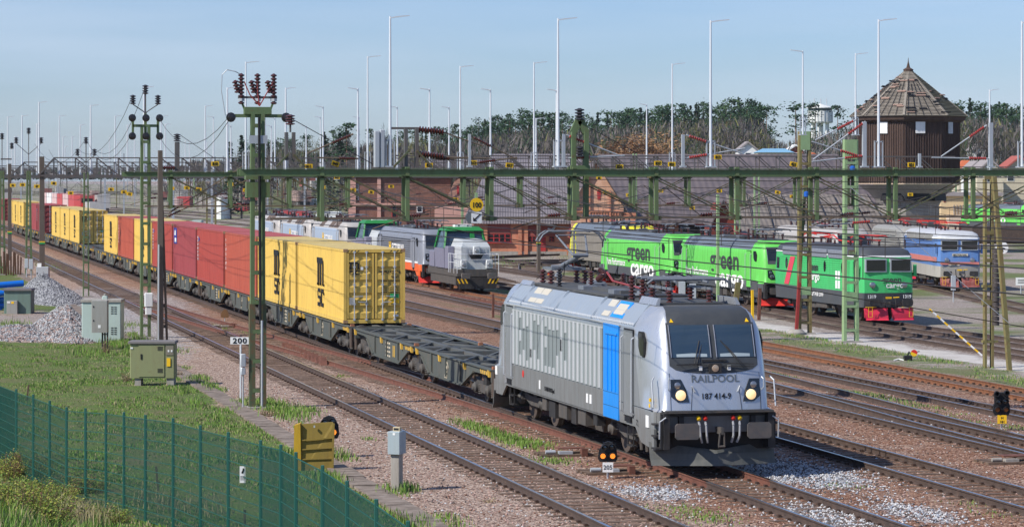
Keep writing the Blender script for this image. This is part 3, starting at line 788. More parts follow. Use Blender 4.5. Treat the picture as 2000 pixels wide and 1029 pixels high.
        rg = []
        for x in (-1.52, -1.25, -.75, 0, .75, 1.25, 1.52):
            a = abs(x) / 1.42; yb = .42 + .42 * a; top = .5 + .17 * a
            rg.append([(x, fy(yb + .12), top), (x, fy(yb + .02), .42), (x, fy(yb - .02), .28), (x, fy(yb - .1), .15), (x, fy(yb - .06), .15), (x, fy(yb + .06), .3), (x, fy(yb + .18), top)])
        q.loft(rg); ob('snow_plough', q, t)
        if hero and e == 0:
            st = MB().mat(M['black'])
            for s in (-1, 1):
                for y in (.45, .8): st.beam((s * 1.38, y, .55), (s * 1.38, y, 1.38), .05)
                for z in (.56, .85, 1.12): st.box(s * 1.38 - .14, s * 1.38 + .14, .45, .82, z - .02, z + .02)
                st.mat(M['galv']).path([(s * 1.45, .36, .8), (s * 1.45, .34, 1.2), (s * 1.3, .34, 1.3)], .018, 5); st.mat(M['black'])
            obs('corner_steps', st, t)
    if mats['cab'] is not mats['side']:
        cp = MB().mat(mats['cab'])
        for s in (-1, 1): cp.box(*sorted((s * 1.46, s * 1.497)), L - 3.6, L - 2.3, 1.0, 3.27); hero or cp.box(*sorted((s * 1.46, s * 1.497)), 2.3, 3.6, 1.0, 3.27)
        obs('cab_side', cp, t)
    # side windows and doors
    for s in (-1, 1):
        for e in (0, 1):
            fy = (lambda y: y) if e == 0 else (lambda y: L - y)
            X_ = s * (1.455 if e == 0 or 1 else 1.5)
            w = MB().mat(M['rubber']); yy = sorted((fy(1.62), fy(2.2)))
            o = [(yy[0] + .04, 2.62), (yy[1] - .04, 2.62), (yy[1], 2.7), (yy[1], 3.14), (yy[1] - .06, 3.22), (yy[0] + (.2 if e == 0 else .06), 3.22), (yy[0], 3.0 if e == 0 else 3.14), (yy[0], 2.7)]
            if e == 1: o = [(yy[0] + .04, 2.62), (yy[1] - .04, 2.62), (yy[1], 2.7), (yy[1], 3.0), (yy[1] - .2, 3.22), (yy[0] + .06, 3.22), (yy[0], 3.14), (yy[0], 2.7)]
            w.prism(o, 'x', *sorted((X_ - s * .04, X_ + s * .012)))
            cx_, cz_ = sum(a for a, b in o) / 8, sum(b for a, b in o) / 8
            w.mat(M['glass']).prism([(cx_ + (a - cx_) * .86, cz_ + (b - cz_) * .9) for a, b in o], 'x', *sorted((X_, X_ + s * .018))); ob('side_window', w, t)
            X_ = s * 1.5; d = MB().mat(mats['side']); yy = sorted((fy(2.55), fy(3.35)))
            d.mat(M['ink']).box(*sorted((X_ - s * .02, X_ - s * .002)), yy[0] - .03, yy[1] + .03, 1.12, 3.24)
            d.mat(mats.get('door', mats['side'])).box(*sorted((X_ - s * .02, X_ + s * .012)), yy[0], yy[1], 1.15, 3.2)
            dr = ob('door', d, t)
            d = MB().mat(M['galv'])
            for y in (yy[0] - .09, yy[1] + .09): d.path([(X_, y, 1.2), (X_ + s * .06, y, 1.25), (X_ + s * .06, y, 3.0), (X_, y, 3.05)], .018, 6)
            d.mat(M['ink']).box(*sorted((X_ - s * .01, X_ + s * .02)), yy[0] + .12, yy[1] - .12, 1.0, 1.12)
            obs('handrail', d, dr)
    if bogies:
        for y in (4.35, L - 4.35): ob('bogie', bogie_mb(y, 2.6, .6, 1.02, True), t)
        u = MB().mat(M['under'])
        u.loft([[(x, y, z) for x, y in ((-1.1, 6.8), (1.1, 6.8), (1.1, L - 6.9), (-1.1, L - 6.9))] for z in (.4,)] + [[(x, y, .95) for x, y in ((-1.25, 6.2), (1.25, 6.2), (1.25, L - 6.3), (-1.25, L - 6.3))]])
        for s in (-1, 1):
            for (y0, y1, z0, z1, m_) in ((7.6, 8.4, .5, .95, 'under'), (8.6, 9.1, .45, .9, 'black'), (9.6, 10.5, .5, .92, 'under'), (10.9, 11.6, .42, .85, 'black'), (6.4, 6.8, .6, .95, 'black'), (11.9, 12.4, .55, .9, 'under')):
                u.mat(M[m_]).box(*sorted((s * 1.15, s * 1.38)), y0, y1, z0, z1)
            for y in (2.1, 2.6, L - 2.1): u.mat(M['under']).tube((s * 1.25, y, .35), (s * 1.3, y, .95), .05)
            for y in (3.0, L - 3.0):
                u.mat(M['black']).beam((s * 1.42, y - .25, .4), (s * 1.42, y - .25, 1.0), .03); u.beam((s * 1.42, y + .25, .4), (s * 1.42, y + .25, 1.0), .03); u.box(*sorted((s * 1.32, s * 1.46)), y - .25, y + .25, .4, .43); u.box(*sorted((s * 1.32, s * 1.46)), y - .25, y + .25, .66, .69)
        obs('equipment_case', u, t)
    # roof gear
    r = MB().mat(mats['roof']); r.box(-.8, .8, 2.6, L - 2.6, 3.83, 3.87)
    rr = random.Random(len(name) + int(loc[1]))
    r.box(-.55, .55, 7.2, 10.5, 3.86, 3.98); r.mat(M['black']).box(-.9, .9, 5.6, 6.6, 3.86, 3.92)
    r.mat(M['pgrey']).lathe((-.35, 6.0, 3.9), (0, 0, 1), [(0, .22), (.06, .22), (.06, .1), (.12, .1), (.14, 0)], 12)
    obs('roof_hatch', r, t)
    for (x, y, hh) in ((-.85, 5.0, .6), (-.6, 4.9, .6), (-.35, 4.8, .55), (-.7, 13.2, .55), (.3, 12.6, .5), (.6, 11.2, .45), (-.2, 11.6, .5), (.6, 6.8, .45)):
        i = MB(); insulator(i, (x, y, 3.85), (0, 0, 1), hh, .09, 7, M['insul'] if y < 12 else M['insdark']); ob('insulator', i, t)
    if raised: panto_up(t, 15.5, 13.6, 14.7, 4.3, 4.72, 5.38)
    else: panto_folded(t, L - 3.9, 4.2)
    panto_folded(t, 3.6, 4.2)
    cb = MB().mat(M['insred']); cb.path([(-.5, 5.2, 4.25), (-.2, 6.0, 4.05), (.1, 8.5, 4.05), (.2, 10.8, 4.1), (.3, 11.8, 4.3)], .03, 6)
    insulator(cb, (.3, 11.8, 4.2), (-.2, 1, .35), .5, .08, 6, M['insul']); insulator(cb, (-.2, 10.9, 4.15), (.1, -1, .3), .5, .08, 6, M['insul']); cb.mat(M['pgrey']); [cb.box(a - .2, a + .2, b - .3, b + .3, 3.86, 4.0) for a, b in ((.5, 9.4), (-.6, 10.4), (.4, 13.4), (-.5, 7.6), (.1, 12.1))]; cb.mat(M['rubber']); [cb.path([(a, b, 4.3), (a + .2, b + .5, 4.5), (a + .3, b + 1, 4.15)], .014, 4) for a, b in ((-.7, 12.9), (.3, 10.9), (.55, 6.7), (-.5, 4.9))]
    cb.mat(M['rubber']).path([(-.7, 5.0, 4.45), (-.2, 4.6, 4.6), (.4, 4.2, 4.5), (.6, 4.0, 4.3)], .016, 5); cb.path([(-.4, 4.9, 4.4), (.2, 4.4, 4.5), (.7, 4.2, 4.3)], .016, 5)
    cb.mat(M['pgrey']).lathe((.2, 17.0, 3.9), (0, 0, 1), [(0, .05), (.1, .05), (.12, .12), (.2, .1), (.24, 0)], 8)
    obs('roof_cable', cb, t)
    return t
M['bufface'] = paint('buffer_face', (.12, .115, .11), .5, .4, (.22, .17, .14), .8, False)
M['hose'] = plain('grey_hose', (.3, .31, .33), .45)
M['plough'] = paint('plough_dark_grey', (.09, .095, .09), .55, .1, (.2, .19, .17), .6)
# ---------------------------------------------------------------- the silver engine
def wrapt(s_, size, mat, par, z0, sx):
    me = text_mesh(s_, size, mat, align='CENTER', sx=sx, bold=.003).copy()
    for q in me.vertices:
        x, z = q.co.x, q.co.y + z0; q.co = (x, front_y(x, z) - .006 - max(0, q.co.z), z)
    ob('lettering', me, par)
def hero():
    sil = paint('silver_paint', (.28, .3, .315), .38, .35, (.2, .19, .18), .35, True, 1, 0, .5, 0, .3)
    cab = paint('silver_cab', (.5, .525, .56), .27, .55, (.33, .33, .34), .25, True, 1, 0, .5, 0, .4)
    skirt = paint('skirt_grey', (.185, .195, .195), .5, .1, (.12, .1, .085), .7)
    slope = paint('roof_slope_grey', (.3, .35, .41), .4, .2, (.25, .25, .25), .3)
    roof = paint('roof_dark', (.07, .075, .08), .6, 0, (.13, .12, .11), .6, False)
    mask = paint('mask_dark', (.05, .055, .06), .4, 0, (.09, .09, .09), .3)
    t = traxx('electric_locomotive', 'silver electric engine with blue stripe and lit headlamps at the head of the container train', 'locomotive', (19.5, 63.5, .04),
              dict(side=sil, cab=cab, front=cab, mask=mask, skirt=skirt, roofslope=slope, roof=roof), hero=True, raised=True)
    X0 = -1.492
    # long louvred panel with its pattern of pale strips
    g = MB().mat(skirt); g.box(-1.5, -1.48, 5.35, 15.62, .97, 1.57)
    g.mat(M['ink']).box(-1.503, -1.47, 15.56, 15.64, 1.57, 3.18)
    ob('lower_side_panel', g, t)
    base = paint('louvre_grey_green', (.27, .31, .31), .45, .3, (.16, .17, .17), .35)
    lt = paint('louvre_strip', (.54, .56, .57), .35, .4, (.4, .4, .4), .2)
    g = MB().mat(base); g.box(-1.505, -1.48, 5.35, 15.56, 1.6, 3.17)
    rr = random.Random(4); N = 23; pitch = (15.5 - 5.4) / N
    g.mat(M['ink'])
    for i in range(N + 1):
        y = 15.5 - i * pitch; g.box(-1.509, -1.49, y - .012, y + .012, 1.62, 3.15)
    gp = ob('louvred_panel', g, t)
    g = MB().mat(lt)
    tops = [1, 1, .12, .3, .25, .8, .12, .18, 1, .18, .22, .22, .2, .55, .22, 1, 1, .9, .95, 1, 1, 1, 1]
    for i in range(N):
        y1 = 15.5 - i * pitch - .03; y0 = y1 - pitch * .36
        segs = [(0, 1)] if tops[i] >= .9 else [(0, tops[i]), (1 - rr.choice((.12, .2, .3, .35, .6)), 1)]
        if i in (2, 9, 13): segs.insert(1, (.35, .55))
        for a, b in segs:
            a, b = max(0, a), min(1, b)
            g.prism([(-1.503, y0), (-1.535, y0 + .03), (-1.535, y1 - .03), (-1.503, y1)], 'z', 3.14 - 1.52 * b, 3.14 - 1.52 * a)
        g.box(-1.53, -1.503, y1 - .1, y1, 3.0, 3.06)
    g.box(-1.515, -1.5, 5.36, 15.55, 3.12, 3.16)
    ob('pale_strips', g, gp)
    # blue stripe
    blue = paint('bright_blue', (.0, .28, .85), .35, .05, (.02, .15, .5), .3, True, 1, 0, .5, 0, .4)
    g = MB().mat(blue); g.box(-1.508, -1.47, 3.86, 5.32, .95, 3.27)
    for y in (4.1, 4.45, 4.85): g.box(-1.53, -1.5, y, y + .05, 1.62, 3.0)
    g.box(-1.54, -1.5, 3.95, 5.1, 3.02, 3.07); g.mat(M['ink']).box(-1.511, -1.5, 3.86, 5.32, 1.245, 1.255); g.box(-1.511, -1.5, 3.86, 5.32, 1.58, 1.588)
    ob('blue_panel', g, t)
    # gutter and roof slope panels
    g = MB().mat(lt)
    for s in (-1, 1): g.box(*sorted((s * 1.46, s * 1.5)), 3.8, 15.9, 3.255, 3.29)
    obs('gutter', g, t)
    def slope_pt(q, y, off=.015):
        x = 1.455 + (1.02 - 1.455) * q; z = 3.29 + (3.845 - 3.29) * q; return (-(x + off * .78), y, z + off * .62)
    def sp(mb, y0, y1, q0, q1, off): mb.poly([slope_pt(q0, y0, off), slope_pt(q0, y1, off), slope_pt(q1, y1, off), slope_pt(q1, y0, off)])
    cream = paint('faded_label_cream', (.5, .47, .4), .5, 0, (.5, .42, .3), .4)
    for k, (y0, y1) in enumerate(((2.6, 6.7), (6.75, 10.7), (10.75, 14.7), (14.75, 16.4))):
        g = MB().mat(slope)
        for yy in (y0, y1 - .06): g.loft([[slope_pt(.02, yy, .01), slope_pt(.02, yy, .04), slope_pt(.98, yy, .04), slope_pt(.98, yy, .01)], [slope_pt(.02, yy + .05, .01), slope_pt(.02, yy + .05, .04), slope_pt(.98, yy + .05, .04), slope_pt(.98, yy + .05, .01)]])
        g.mat(M['galv'])
        for i in range(int((y1 - y0) / .24)):
            yy = y0 + .15 + i * .24
            a = [slope_pt(.05, yy, .01), slope_pt(.05, yy + .12, .01), slope_pt(.14, yy + .12, .01), slope_pt(.14, yy, .01)]; bq = [slope_pt(.05, yy + .02, .05), slope_pt(.05, yy + .1, .05), slope_pt(.13, yy + .1, .05), slope_pt(.13, yy + .02, .05)]
            g.loft([a, bq])
        obs('roof_slope_panel', g, t)
    for (y0, y1, m_) in ((5.35, 6.0, cream), (3.98, 5.15, blue), (12.5, 13.3, cream), (13.35, 14.15, cream)):
        g = MB().mat(m_); g.loft([[slope_pt(a, y, .012) for a, y in ((.22, y0), (.22, y1), (.92, y1), (.92, y0))], [slope_pt(a, y, .035) for a, y in ((.22, y0), (.22, y1), (.92, y1), (.92, y0))]])
        if m_ is blue:
            g.mat(cream).loft([[slope_pt(a, y, .036) for a, y in ((.35, y0 + .15), (.35, y1 - .12), (.8, y1 - .12), (.8, y0 + .15))], [slope_pt(a, y, .042) for a, y in ((.35, y0 + .15), (.35, y1 - .12), (.8, y1 - .12), (.8, y0 + .15))]])
        ob('roof_window_patch', g, t)
    # raised roof lid and cab roof fairings
    g = MB().mat(roof); g.box(-.98, .98, 6.8, 10.6, 3.84, 3.9); ob('raised_lid', g, t)
    for y0, y1, yo in ((2.1, 3.6, 1), (16.5, 15.2, 1)):
        g = MB().mat(cab)
        for s in (-1, 1): g.prism([(s * .95, 3.83), (s * 1.06, 3.83), (s * .98, 4.0 if y0 < 5 else 3.95), (s * .93, 4.0 if y0 < 5 else 3.95)], 'y', *sorted((y0, y1)))
        obs('roof_fairing', g, t)
    # writing
    txd = plain('lettering_grey', (.1, .12, .14), .5); txb = M['ink']
    ym = front_y(0, 2.16) - .0
    wrapt('RAILPOOL', .235, txd, t, 2.09, 1.08)
    wrapt('187 414-9', .19, txb, t, 1.70, .95)
    text('91 74 0187 414-9 S-Rpool', .17, M['ink'], t, (X0 - .016, 11.6, 1.12), 'left', align='LEFT', sx=.62)
    text('2', .2, M['ink'], t, (X0 - .012, 2.2, .98), 'left')
    # nose details
    d = MB().mat(M['black'])
    d.box(-.3, .3, .75, .9, 2.56, 2.61); d.beam((-.95, .68, 2.5), (-.2, .7, 2.53), .02); d.beam((.95, .68, 2.5), (.2, .7, 2.53), .02); d.beam((-.95, .68, 2.5), (.95, .66, 2.44), .02)
    for s, a, b_ in ((-1, -.5, -.32), (1, .62, .2)):
        d.tube((a, .7, 2.5), (b_, .93, 3.05), .012, .012, 5); d.tube((a + .06, .7, 2.5), (b_ + .07, .93, 3.0), .012, .012, 5)
    obs('wiper', d, t)
    d = MB().mat(M['black']).box(-.15, .15, .66, .82, 2.3, 2.52); d.mat(M['hotlamp_dim']).lathe((0, .66, 2.41), (0, -1, 0), [(0, .085), (.01, .08), (.02, 0)], 14)
    for s in (-1, 1): d.mat(M['white']).box(s * .35 - .035, s * .35 + .035, .68, .76, 2.36, 2.47)
    obs('top_headlight', d, t)
    d = MB().mat(M['galv'])
    for s in (-1, 1):
        d.path([(s * .58, .68, 1.98), (s * .58, .6, 2.0), (s * .53, .58, 1.88), (s * .53, .64, 1.85)], .013, 5)
        d.path([(s * 1.13, .66, 2.2), (s * 1.16, .6, 2.15), (s * 1.16, .6, 1.95), (s * 1.13, .66, 1.9)], .014, 5)
    d.path([(-1.42, .95, 2.2), (-1.5, .85, 2.1), (-1.5, .72, 1.5)], .02, 6); d.path([(1.42, .95, 2.2), (1.5, .85, 2.1), (1.5, .72, 1.5)], .02, 6)
    obs('handrail', d, t)
    d = MB().mat(M['yellow'])
    for s in (-1, 1): d.loft([[(s * .93 + a, front_y(.93, z) - .016, z) for a, z in ((-.05, 3.47), (.05, 3.47), (0, 3.56))], [(s * .93 + a, front_y(.93, z) - .02, z) for a, z in ((-.05, 3.47), (.05, 3.47), (0, 3.56))]])
    obs('warning_triangle', d, t)
    # seams, stickers, driver
    d = MB().mat(M['ink'])
    for s in (-1, 1):
        for z0, z1, x in ((1.44, 2.45, .62), (1.44, 2.3, 1.1)): d.path([(s * (x - (.1 if x < 1 else 0) * (z - 1.44) / 1), front_y(x, z) - .003, z) for z in (z0, (z0 + z1) / 2, z1)], .006, 4)
    d.box(-1.496, -1.46, .9, 3.82, 1.415, 1.43)
    obs('panel_seam', d, t)
    d = MB().mat(M['white']); d.box(-1.497, -1.46, 1.15, 1.4, 1.0, 1.28); d.box(-1.497, -1.46, 17.6, 17.85, 1.15, 1.4); d.box(-1.512, -1.49, 6.5, 6.68, 1.15, 1.38); d.box(-1.512, -1.49, 6.85, 7.03, 1.15, 1.38); d.box(-1.512, -1.49, 12.1, 12.25, 1.12, 1.36)
    d.mat(M['red']).lathe((-1.498, 14.2, 1.4), (-1, 0, 0), [(0, .1), (.012, .1), (.012, .07)], 12); d.mat(M['yellow']).box(-1.5, -1.46, 1.02, 1.1, 1.62, 1.7); d.mat(M['yellow']).lathe((-1.49, 1.06, 1.53), (-1, 0, 0), [(0, .05), (.012, .05), (.012, 0)], 10)
    obs('sticker', d, t)
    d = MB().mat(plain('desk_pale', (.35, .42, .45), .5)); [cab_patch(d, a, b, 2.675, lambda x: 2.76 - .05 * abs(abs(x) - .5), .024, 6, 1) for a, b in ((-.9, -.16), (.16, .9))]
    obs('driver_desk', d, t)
    return t
M['hotlamp_dim'] = plain('unlit_lamp_glass', (.5, .38, .28), .15, .3, .6)
hero()
# ---------------------------------------------------------------- container wagons
WL = 25.5
def make_wagon(label):
    t = thing('container_wagon', label, 'flat wagon', (0, 0, 0), 0, 'articulated container wagons of the long train')
    for half in (0, 1):
        y0, y1 = (.55, WL / 2 - .18) if half == 0 else (WL / 2 + .18, WL - .55)
        a, b = (y0 + 2.9, y1 - 1.2) if half == 0 else (y0 + 1.2, y1 - 2.9)
        f = MB()
        for s in (-1, 1):
            f.mat(M['wagon'])
            f.prism([(y0, .98), (y0, 1.15), (y1, 1.15), (y1, .98), (b + .9, .97), (b + .1, .9), (b - 1.2, .42), (a + 1.5, .38), (a + .2, .72), (a - .3, .93)], 'x', *sorted((s * 1.2, s * 1.235)))
            f.box(*sorted((s * 1.1, s * 1.3)), y0, y1, 1.12, 1.155)
            for y in (a + 1.7, (a + b) / 2, b - 1.6): f.box(*sorted((s * 1.23, s * 1.29)), y - .05, y + .05, .5, 1.12)
            f.box(*sorted((s * 1.235, s * 1.3)), a + 1.4, b - 1.3, .38, .42)
            f.beam((s * 1.27, a - .3, .93), (s * 1.27, a + 1.5, .4), .06, .05); f.beam((s * 1.27, b + .1, .9), (s * 1.27, b - 1.2, .42), .06, .05)
        f.mat(M['wagontop'])
        f.box(-.1, .1, y0, y1, .95, 1.13)
        n = 5
        for i in range(n + 1):
            y = y0 + (y1 - y0) * i / n; w = .26 if i in (0, n) else .08
            f.box(-1.2, 1.2, max(y0, y - w), min(y1, y + w), 1.0, 1.135 + .001 * i)
        for i in range(n):
            ya = y0 + (y1 - y0) * i / n; yb = y0 + (y1 - y0) * (i + 1) / n
            for s in (-1, 1):
                q = (s * 1.15, ya, 1.1), (s * .2, yb, 1.1)
                if i % 2: q = (s * .2, ya, 1.1), (s * 1.15, yb, 1.1)
                f.beam(q[0], q[1], .1, .05)
        ob('platform_frame', f, t)
        br = MB().mat(M['wagyel'])
        for s in (-1, 1):
            for y in (y0 + .3, a + 1.0, (a + b) / 2 + 1.0, y1 - .3):
                br.prism([(y - .08, 1.12), (y + .1, 1.13), (y + .02, .94), (y - .12, .92)], 'x', *sorted((s * 1.24, s * 1.31)))
            for k in range(4): br.prism([(y0 + .7 + k * .26, .95), (y0 + .82 + k * .26, .95), (y0 + .96 + k * .26, 1.08), (y0 + .84 + k * .26, 1.08)], 'x', *sorted((s * 1.236, s * 1.245)))
            br.mat(paint('twistlock_rust', (.3, .12, .06), .7)).box(*sorted((s * 1.05, s * 1.19)), y0 + .1, y0 + .3, 1.14, 1.24); br.mat(M['wagyel'])
        obs('locking_bracket', br, t)
        pl = MB().mat(plain('wagon_mark', (.55, .48, .36), .8))
        yc = (a + b) / 2
        if half == 0:
            pl.lathe((-1.236, yc - .1, .8), (-1, 0, 0), [(0, .19), (.012, .19)], 4); pl.mat(M['wagon']).lathe((-1.24, yc - .1, .8), (-1, 0, 0), [(0, .13), (.014, .13)], 10)
            pl.mat(plain('wagon_mark', (.55, .48, .36), .8)).lathe((-1.242, yc - .1, .8), (-1, 0, 0), [(0, .08), (.018, .08)], 3)
            ob('round_emblem', pl, t)
            text('SGGRSS', .17, plain('wagon_mark', (.5, .45, .36), .8), t, (-1.245, yc + .3, .44), 'left', sx=.7)
        else:
            for i in range(4):
                for j in range(3): pl.box(-1.242, -1.236, yc - .6 + j * .35, yc - .35 + j * .35, .5 + i * .15, .56 + i * .15)
            for y in (yc - 1.5, yc - 1.25): pl.mat(M['wagyel']).box(-1.242, -1.236, y, y + .12, .55, .95)
            ob('data_panel', pl, t)
    for y in (2.35, WL / 2, WL - 2.35): ob('bogie', bogie_mb(y, 1.8, .46, 1.02), t)
    e = MB().mat(M['wagon'])
    for y0, y1, yb, d in ((.0, .0, .62, 1), (WL, WL, WL - .62, -1)):
        e.box(-1.25, 1.25, *sorted((yb - d * .1, yb + d * .1)), .78, 1.15)
        for s in (-1, 1):
            e.mat(M['under']).tube((s * .875, y0 + d * .05, 1.0), (s * .875, yb, 1.0), .11, None, 10); e.lathe((s * .875, y0 + d * .06, 1.0), (0, -d, 0), [(0, .1), (.01, .24), (.05, .24), (.06, .1)], 14)
            e.mat(M['wheel']).tube((s * 1.18, yb - d * .05, .35), (s * 1.18, yb - d * .05, 1.1), .08, None, 10); e.mat(M['wagon'])
    obs('end_beam', e, t)
    return t
NEAR = 'empty dark container wagon coupled right behind the silver engine'
wag0 = make_wagon(NEAR); wag0.location = (19.52, 82.45, .04)
WY = [82.45]
WLAB = ['dark wagon under the two nearest yellow containers', 'dark wagon under the two bright red containers', 'dark wagon carrying the maroon and the far red container beside the green lattice mast', 'dark wagon under the second single yellow and the orange red container', 'dark wagon half loaded ahead of its empty deck in the middle distance',
        'dark wagon with bare deck and yellow containers far back', 'dark wagon under the yellow containers in the far part of the train', 'dark wagon far back beneath the dark red containers', 'dark wagon under the most distant yellow containers', 'last dark wagon at the left edge of the picture']
for i in range(10): dup(wag0, (19.52, 82.45 + WL * (i + 1) + .02 * i, .04), 0, WLAB[i])
# ---------------------------------------------------------------- containers
def cont_paint(nm, c): return paint(nm, c, .48, 0, tuple(q * .4 + .02 for q in c), .45, True, .8, .3)
CP = {'yellow': cont_paint('container_yellow', (.7, .47, .1)), 'red': cont_paint('container_red', (.36, .055, .04)), 'maroon': cont_paint('container_maroon', (.3, .05, .055)), 'orange': cont_paint('container_orange_red', (.4, .08, .045)),
      'darkred': cont_paint('container_dark_red', (.2, .03, .03))}
ROOF = {'yellow': paint('container_roof_yellow', (.52, .41, .17), .6, 0, (.25, .18, .1), .4, False), 'red': paint('container_roof_red', (.34, .07, .07), .55, 0, (.5, .3, .3), .3, False)}
ROOF['maroon'] = ROOF['orange'] = ROOF['darkred'] = ROOF['red']
M['logo'] = plain('logo_black', (.012, .012, .014), .6)
def msc_logo(par, w, face, loc, mat):
    """rounded m above the letters sc"""
    k = w / 1.0; mb = MB().mat(mat)
    def q(a, b, y0, y1):      # a,b across; y up
        if face == 'left': mb.box(-.006, .006, -b * k, -a * k, y0 * k, y1 * k)
        else: mb.box(a * k, b * k, -.006, .006, y0 * k, y1 * k)
    for a, b in ((0, .17), (.36, .52), (.72, .89)): q(a, b, .5, 1.02)
    q(-.05, .74, 1.02, 1.16); q(.74, .84, 1.0, 1.1); q(-.08, .02, 1.04, 1.16); q(-.06, .17, .5, .55); q(.36, .56, .5, .55); q(.72, .97, .5, .55)
    # s
    q(.05, .42, .34, .42); q(.02, .1, .24, .36); q(.05, .42, .18, .25); q(.36, .45, .08, .2); q(.02, .42, 0, .09)
    # c
    q(.55, .92, .33, .42); q(.52, .62, .06, .36); q(.55, .92, 0, .09); q(.84, .94, .28, .35)
    ob('logo', mb, par, loc)
def make_container(col, logo, label, loc, detail=True, L=12.19, ht=2.9):
    t = thing('shipping_container', label, 'container', loc, 0, 'shipping containers on the long train')
    c, rf = CP[col], ROOF[col]; W = 1.219
    b = MB().mat(c); z0, z1 = .16, ht - .1
    n = int(L / .275) if detail else 22
    for s in (-1, 1):                              # corrugated side walls
        pts = []
        for i in range(n):
            y = .12 + (L - .24) * i / n; p = (L - .24) / n
            pts += [(y, 0), (y + p * .32, 0), (y + p * .5, .036), (y + p * .82, .036)]
        pts.append((L - .12, 0)); v0 = len(b.v)
        for y, d in pts: b.v.append((s * (W - .012 - d), y, z0)); b.v.append((s * (W - .012 - d), y, z1))
        for i in range(len(pts) - 1): b.face((v0 + 2 * i, v0 + 2 * i + 2, v0 + 2 * i + 3, v0 + 2 * i + 1))
    b.box(-W + .06, W - .06, .1, L - .1, .05, .15)
    b.box(-W + .05, W - .05, L - .08, L - .03, .1, ht - .05)
    ob('corrugated_walls', b, t)
    b = MB().mat(c)
    for s in (-1, 1):
        b.box(*sorted((s * W, s * (W - .07))), .1, L - .1, 0, .16); b.box(*sorted((s * W, s * (W - .05))), .1, L - .1, ht - .1, ht - .02)
        for y in (0, L - .13):
            b.box(*sorted((s * (W + .001), s * (W - .11))), y, y + .13, .1, ht - .1)
            b.mat(paint('corner_casting', (.33, .2, .1), .7, 0, (.1, .06, .04), .7)).box(*sorted((s * (W + .006), s * (W - .16))), y - .004, y + .136, 0, .12); b.box(*sorted((s * (W + .006), s * (W - .16))), y - .004, y + .136, ht - .12, ht + .003); b.mat(c)
    b.box(-W + .1, W - .1, 0, .12, 0, .15); b.box(-W + .1, W - .1, 0, .12, ht - .14, ht - .01); b.box(-W + .1, W - .1, L - .1, L, 0, .15); b.box(-W + .1, W - .1, L - .1, L, ht - .14, ht - .01)
    ob('corner_frame', b, t)
    r = MB().mat(rf); m_ = int(L / .35); v0 = len(r.v); pts = []
    for i in range(m_):
        y = .1 + (L - .2) * i / m_; p = (L - .2) / m_; pts += [(y, 0), (y + p * .35, 0), (y + p * .5, .02), (y + p * .85, .02)]
    pts.append((L - .1, 0))
    for y, d in pts: r.v.append((-W + .03, y, ht - .03 + d)); r.v.append((W - .03, y, ht - .03 + d))
    for i in range(len(pts) - 1): r.face((v0 + 2 * i, v0 + 2 * i + 1, v0 + 2 * i + 3, v0 + 2 * i + 2))
    ob('roof', r, t)
    # doors at the near end
    for s in (-1, 1):
        d = MB().mat(c); x0, x1 = sorted((s * .02, s * (W - .12)))
        pr = []; nb = 5; za, zb = .18, ht - .17
        for i in range(nb):
            z = za + (zb - za) * i / nb; p = (zb - za) / nb; pr += [(.02, z), (.02, z + p * .42), (.06, z + p * .55), (.06, z + p * .87)]
        pr.append((.02, zb)); pr += [(.1, zb), (.1, za)]
        d.prism(pr, 'x', x0 + .07, x1 - .05); d.box(x0, x0 + .08, .01, .09, za, zb); d.box(x1 - .07, x1, .01, .09, za, zb)
        d.mat(M['rubber']).box(*sorted((s * .0, s * .018)), .015, .05, za, zb)
        dd = ob('door', d, t)
        k = MB()
        for xx in ((.32, .8) if detail else (.55,)):
            x = s * xx; k.mat(M['galv']).tube((x, -.03, .1), (x, -.03, ht - .08), .024, None, 6)
            for z in (.14, .75, 1.5, 2.2, ht - .12): k.mat(M['galv']).box(x - .05, x + .05, -.045, .02, z - .035, z + .035)
            if detail: k.beam((x, -.05, .82 + .22 * (xx > .5)), (x + s * .34 * (1 if xx < .5 else -1), -.06, .84 + .22 * (xx > .5)), .04, .03)
        obs('locking_bar', k, dd)
    if logo == 'msc':
        msc_logo(t, 1.72, 'left', (-W - .01, L * .36 + 2.2, .42), M['logo'])
        if detail: msc_logo(t, .42, 'front', (-.98, -.005, ht - 1.0), M['logo'])
    elif logo == 'blue':
        b = MB().mat(plain('logo_blue', (.03, .04, .3), .5)).box(-.006, .006, -1.6, 0, 0, .95); b.mat(M['white']).box(-.01, -.004, -1.35, -.5, .1, .35); b.box(-.01, -.004, -1.1, -.3, .5, .8)
        ob('logo', b, t, (-W - .005, L - .6, 1.75))
    elif logo == 'dots':
        b = MB().mat(M['white'])
        for i in range(7): b.box(-.005, .005, -.2, 0, -i * .2, -i * .2 + .13)
        b.mat(plain('logo_blue', (.03, .04, .3), .5)).box(-.005, .005, -.9, -.35, -.1, .05)
        ob('markings', b, t, (-W - .005, L - .5, 2.3))
    elif logo == 'word':
        for i, ch in enumerate('FLORENS'): text(ch, .22, M['white'], t, (-W - .006, L - .45, 2.4 - i * .24), 'left', bold=.008)
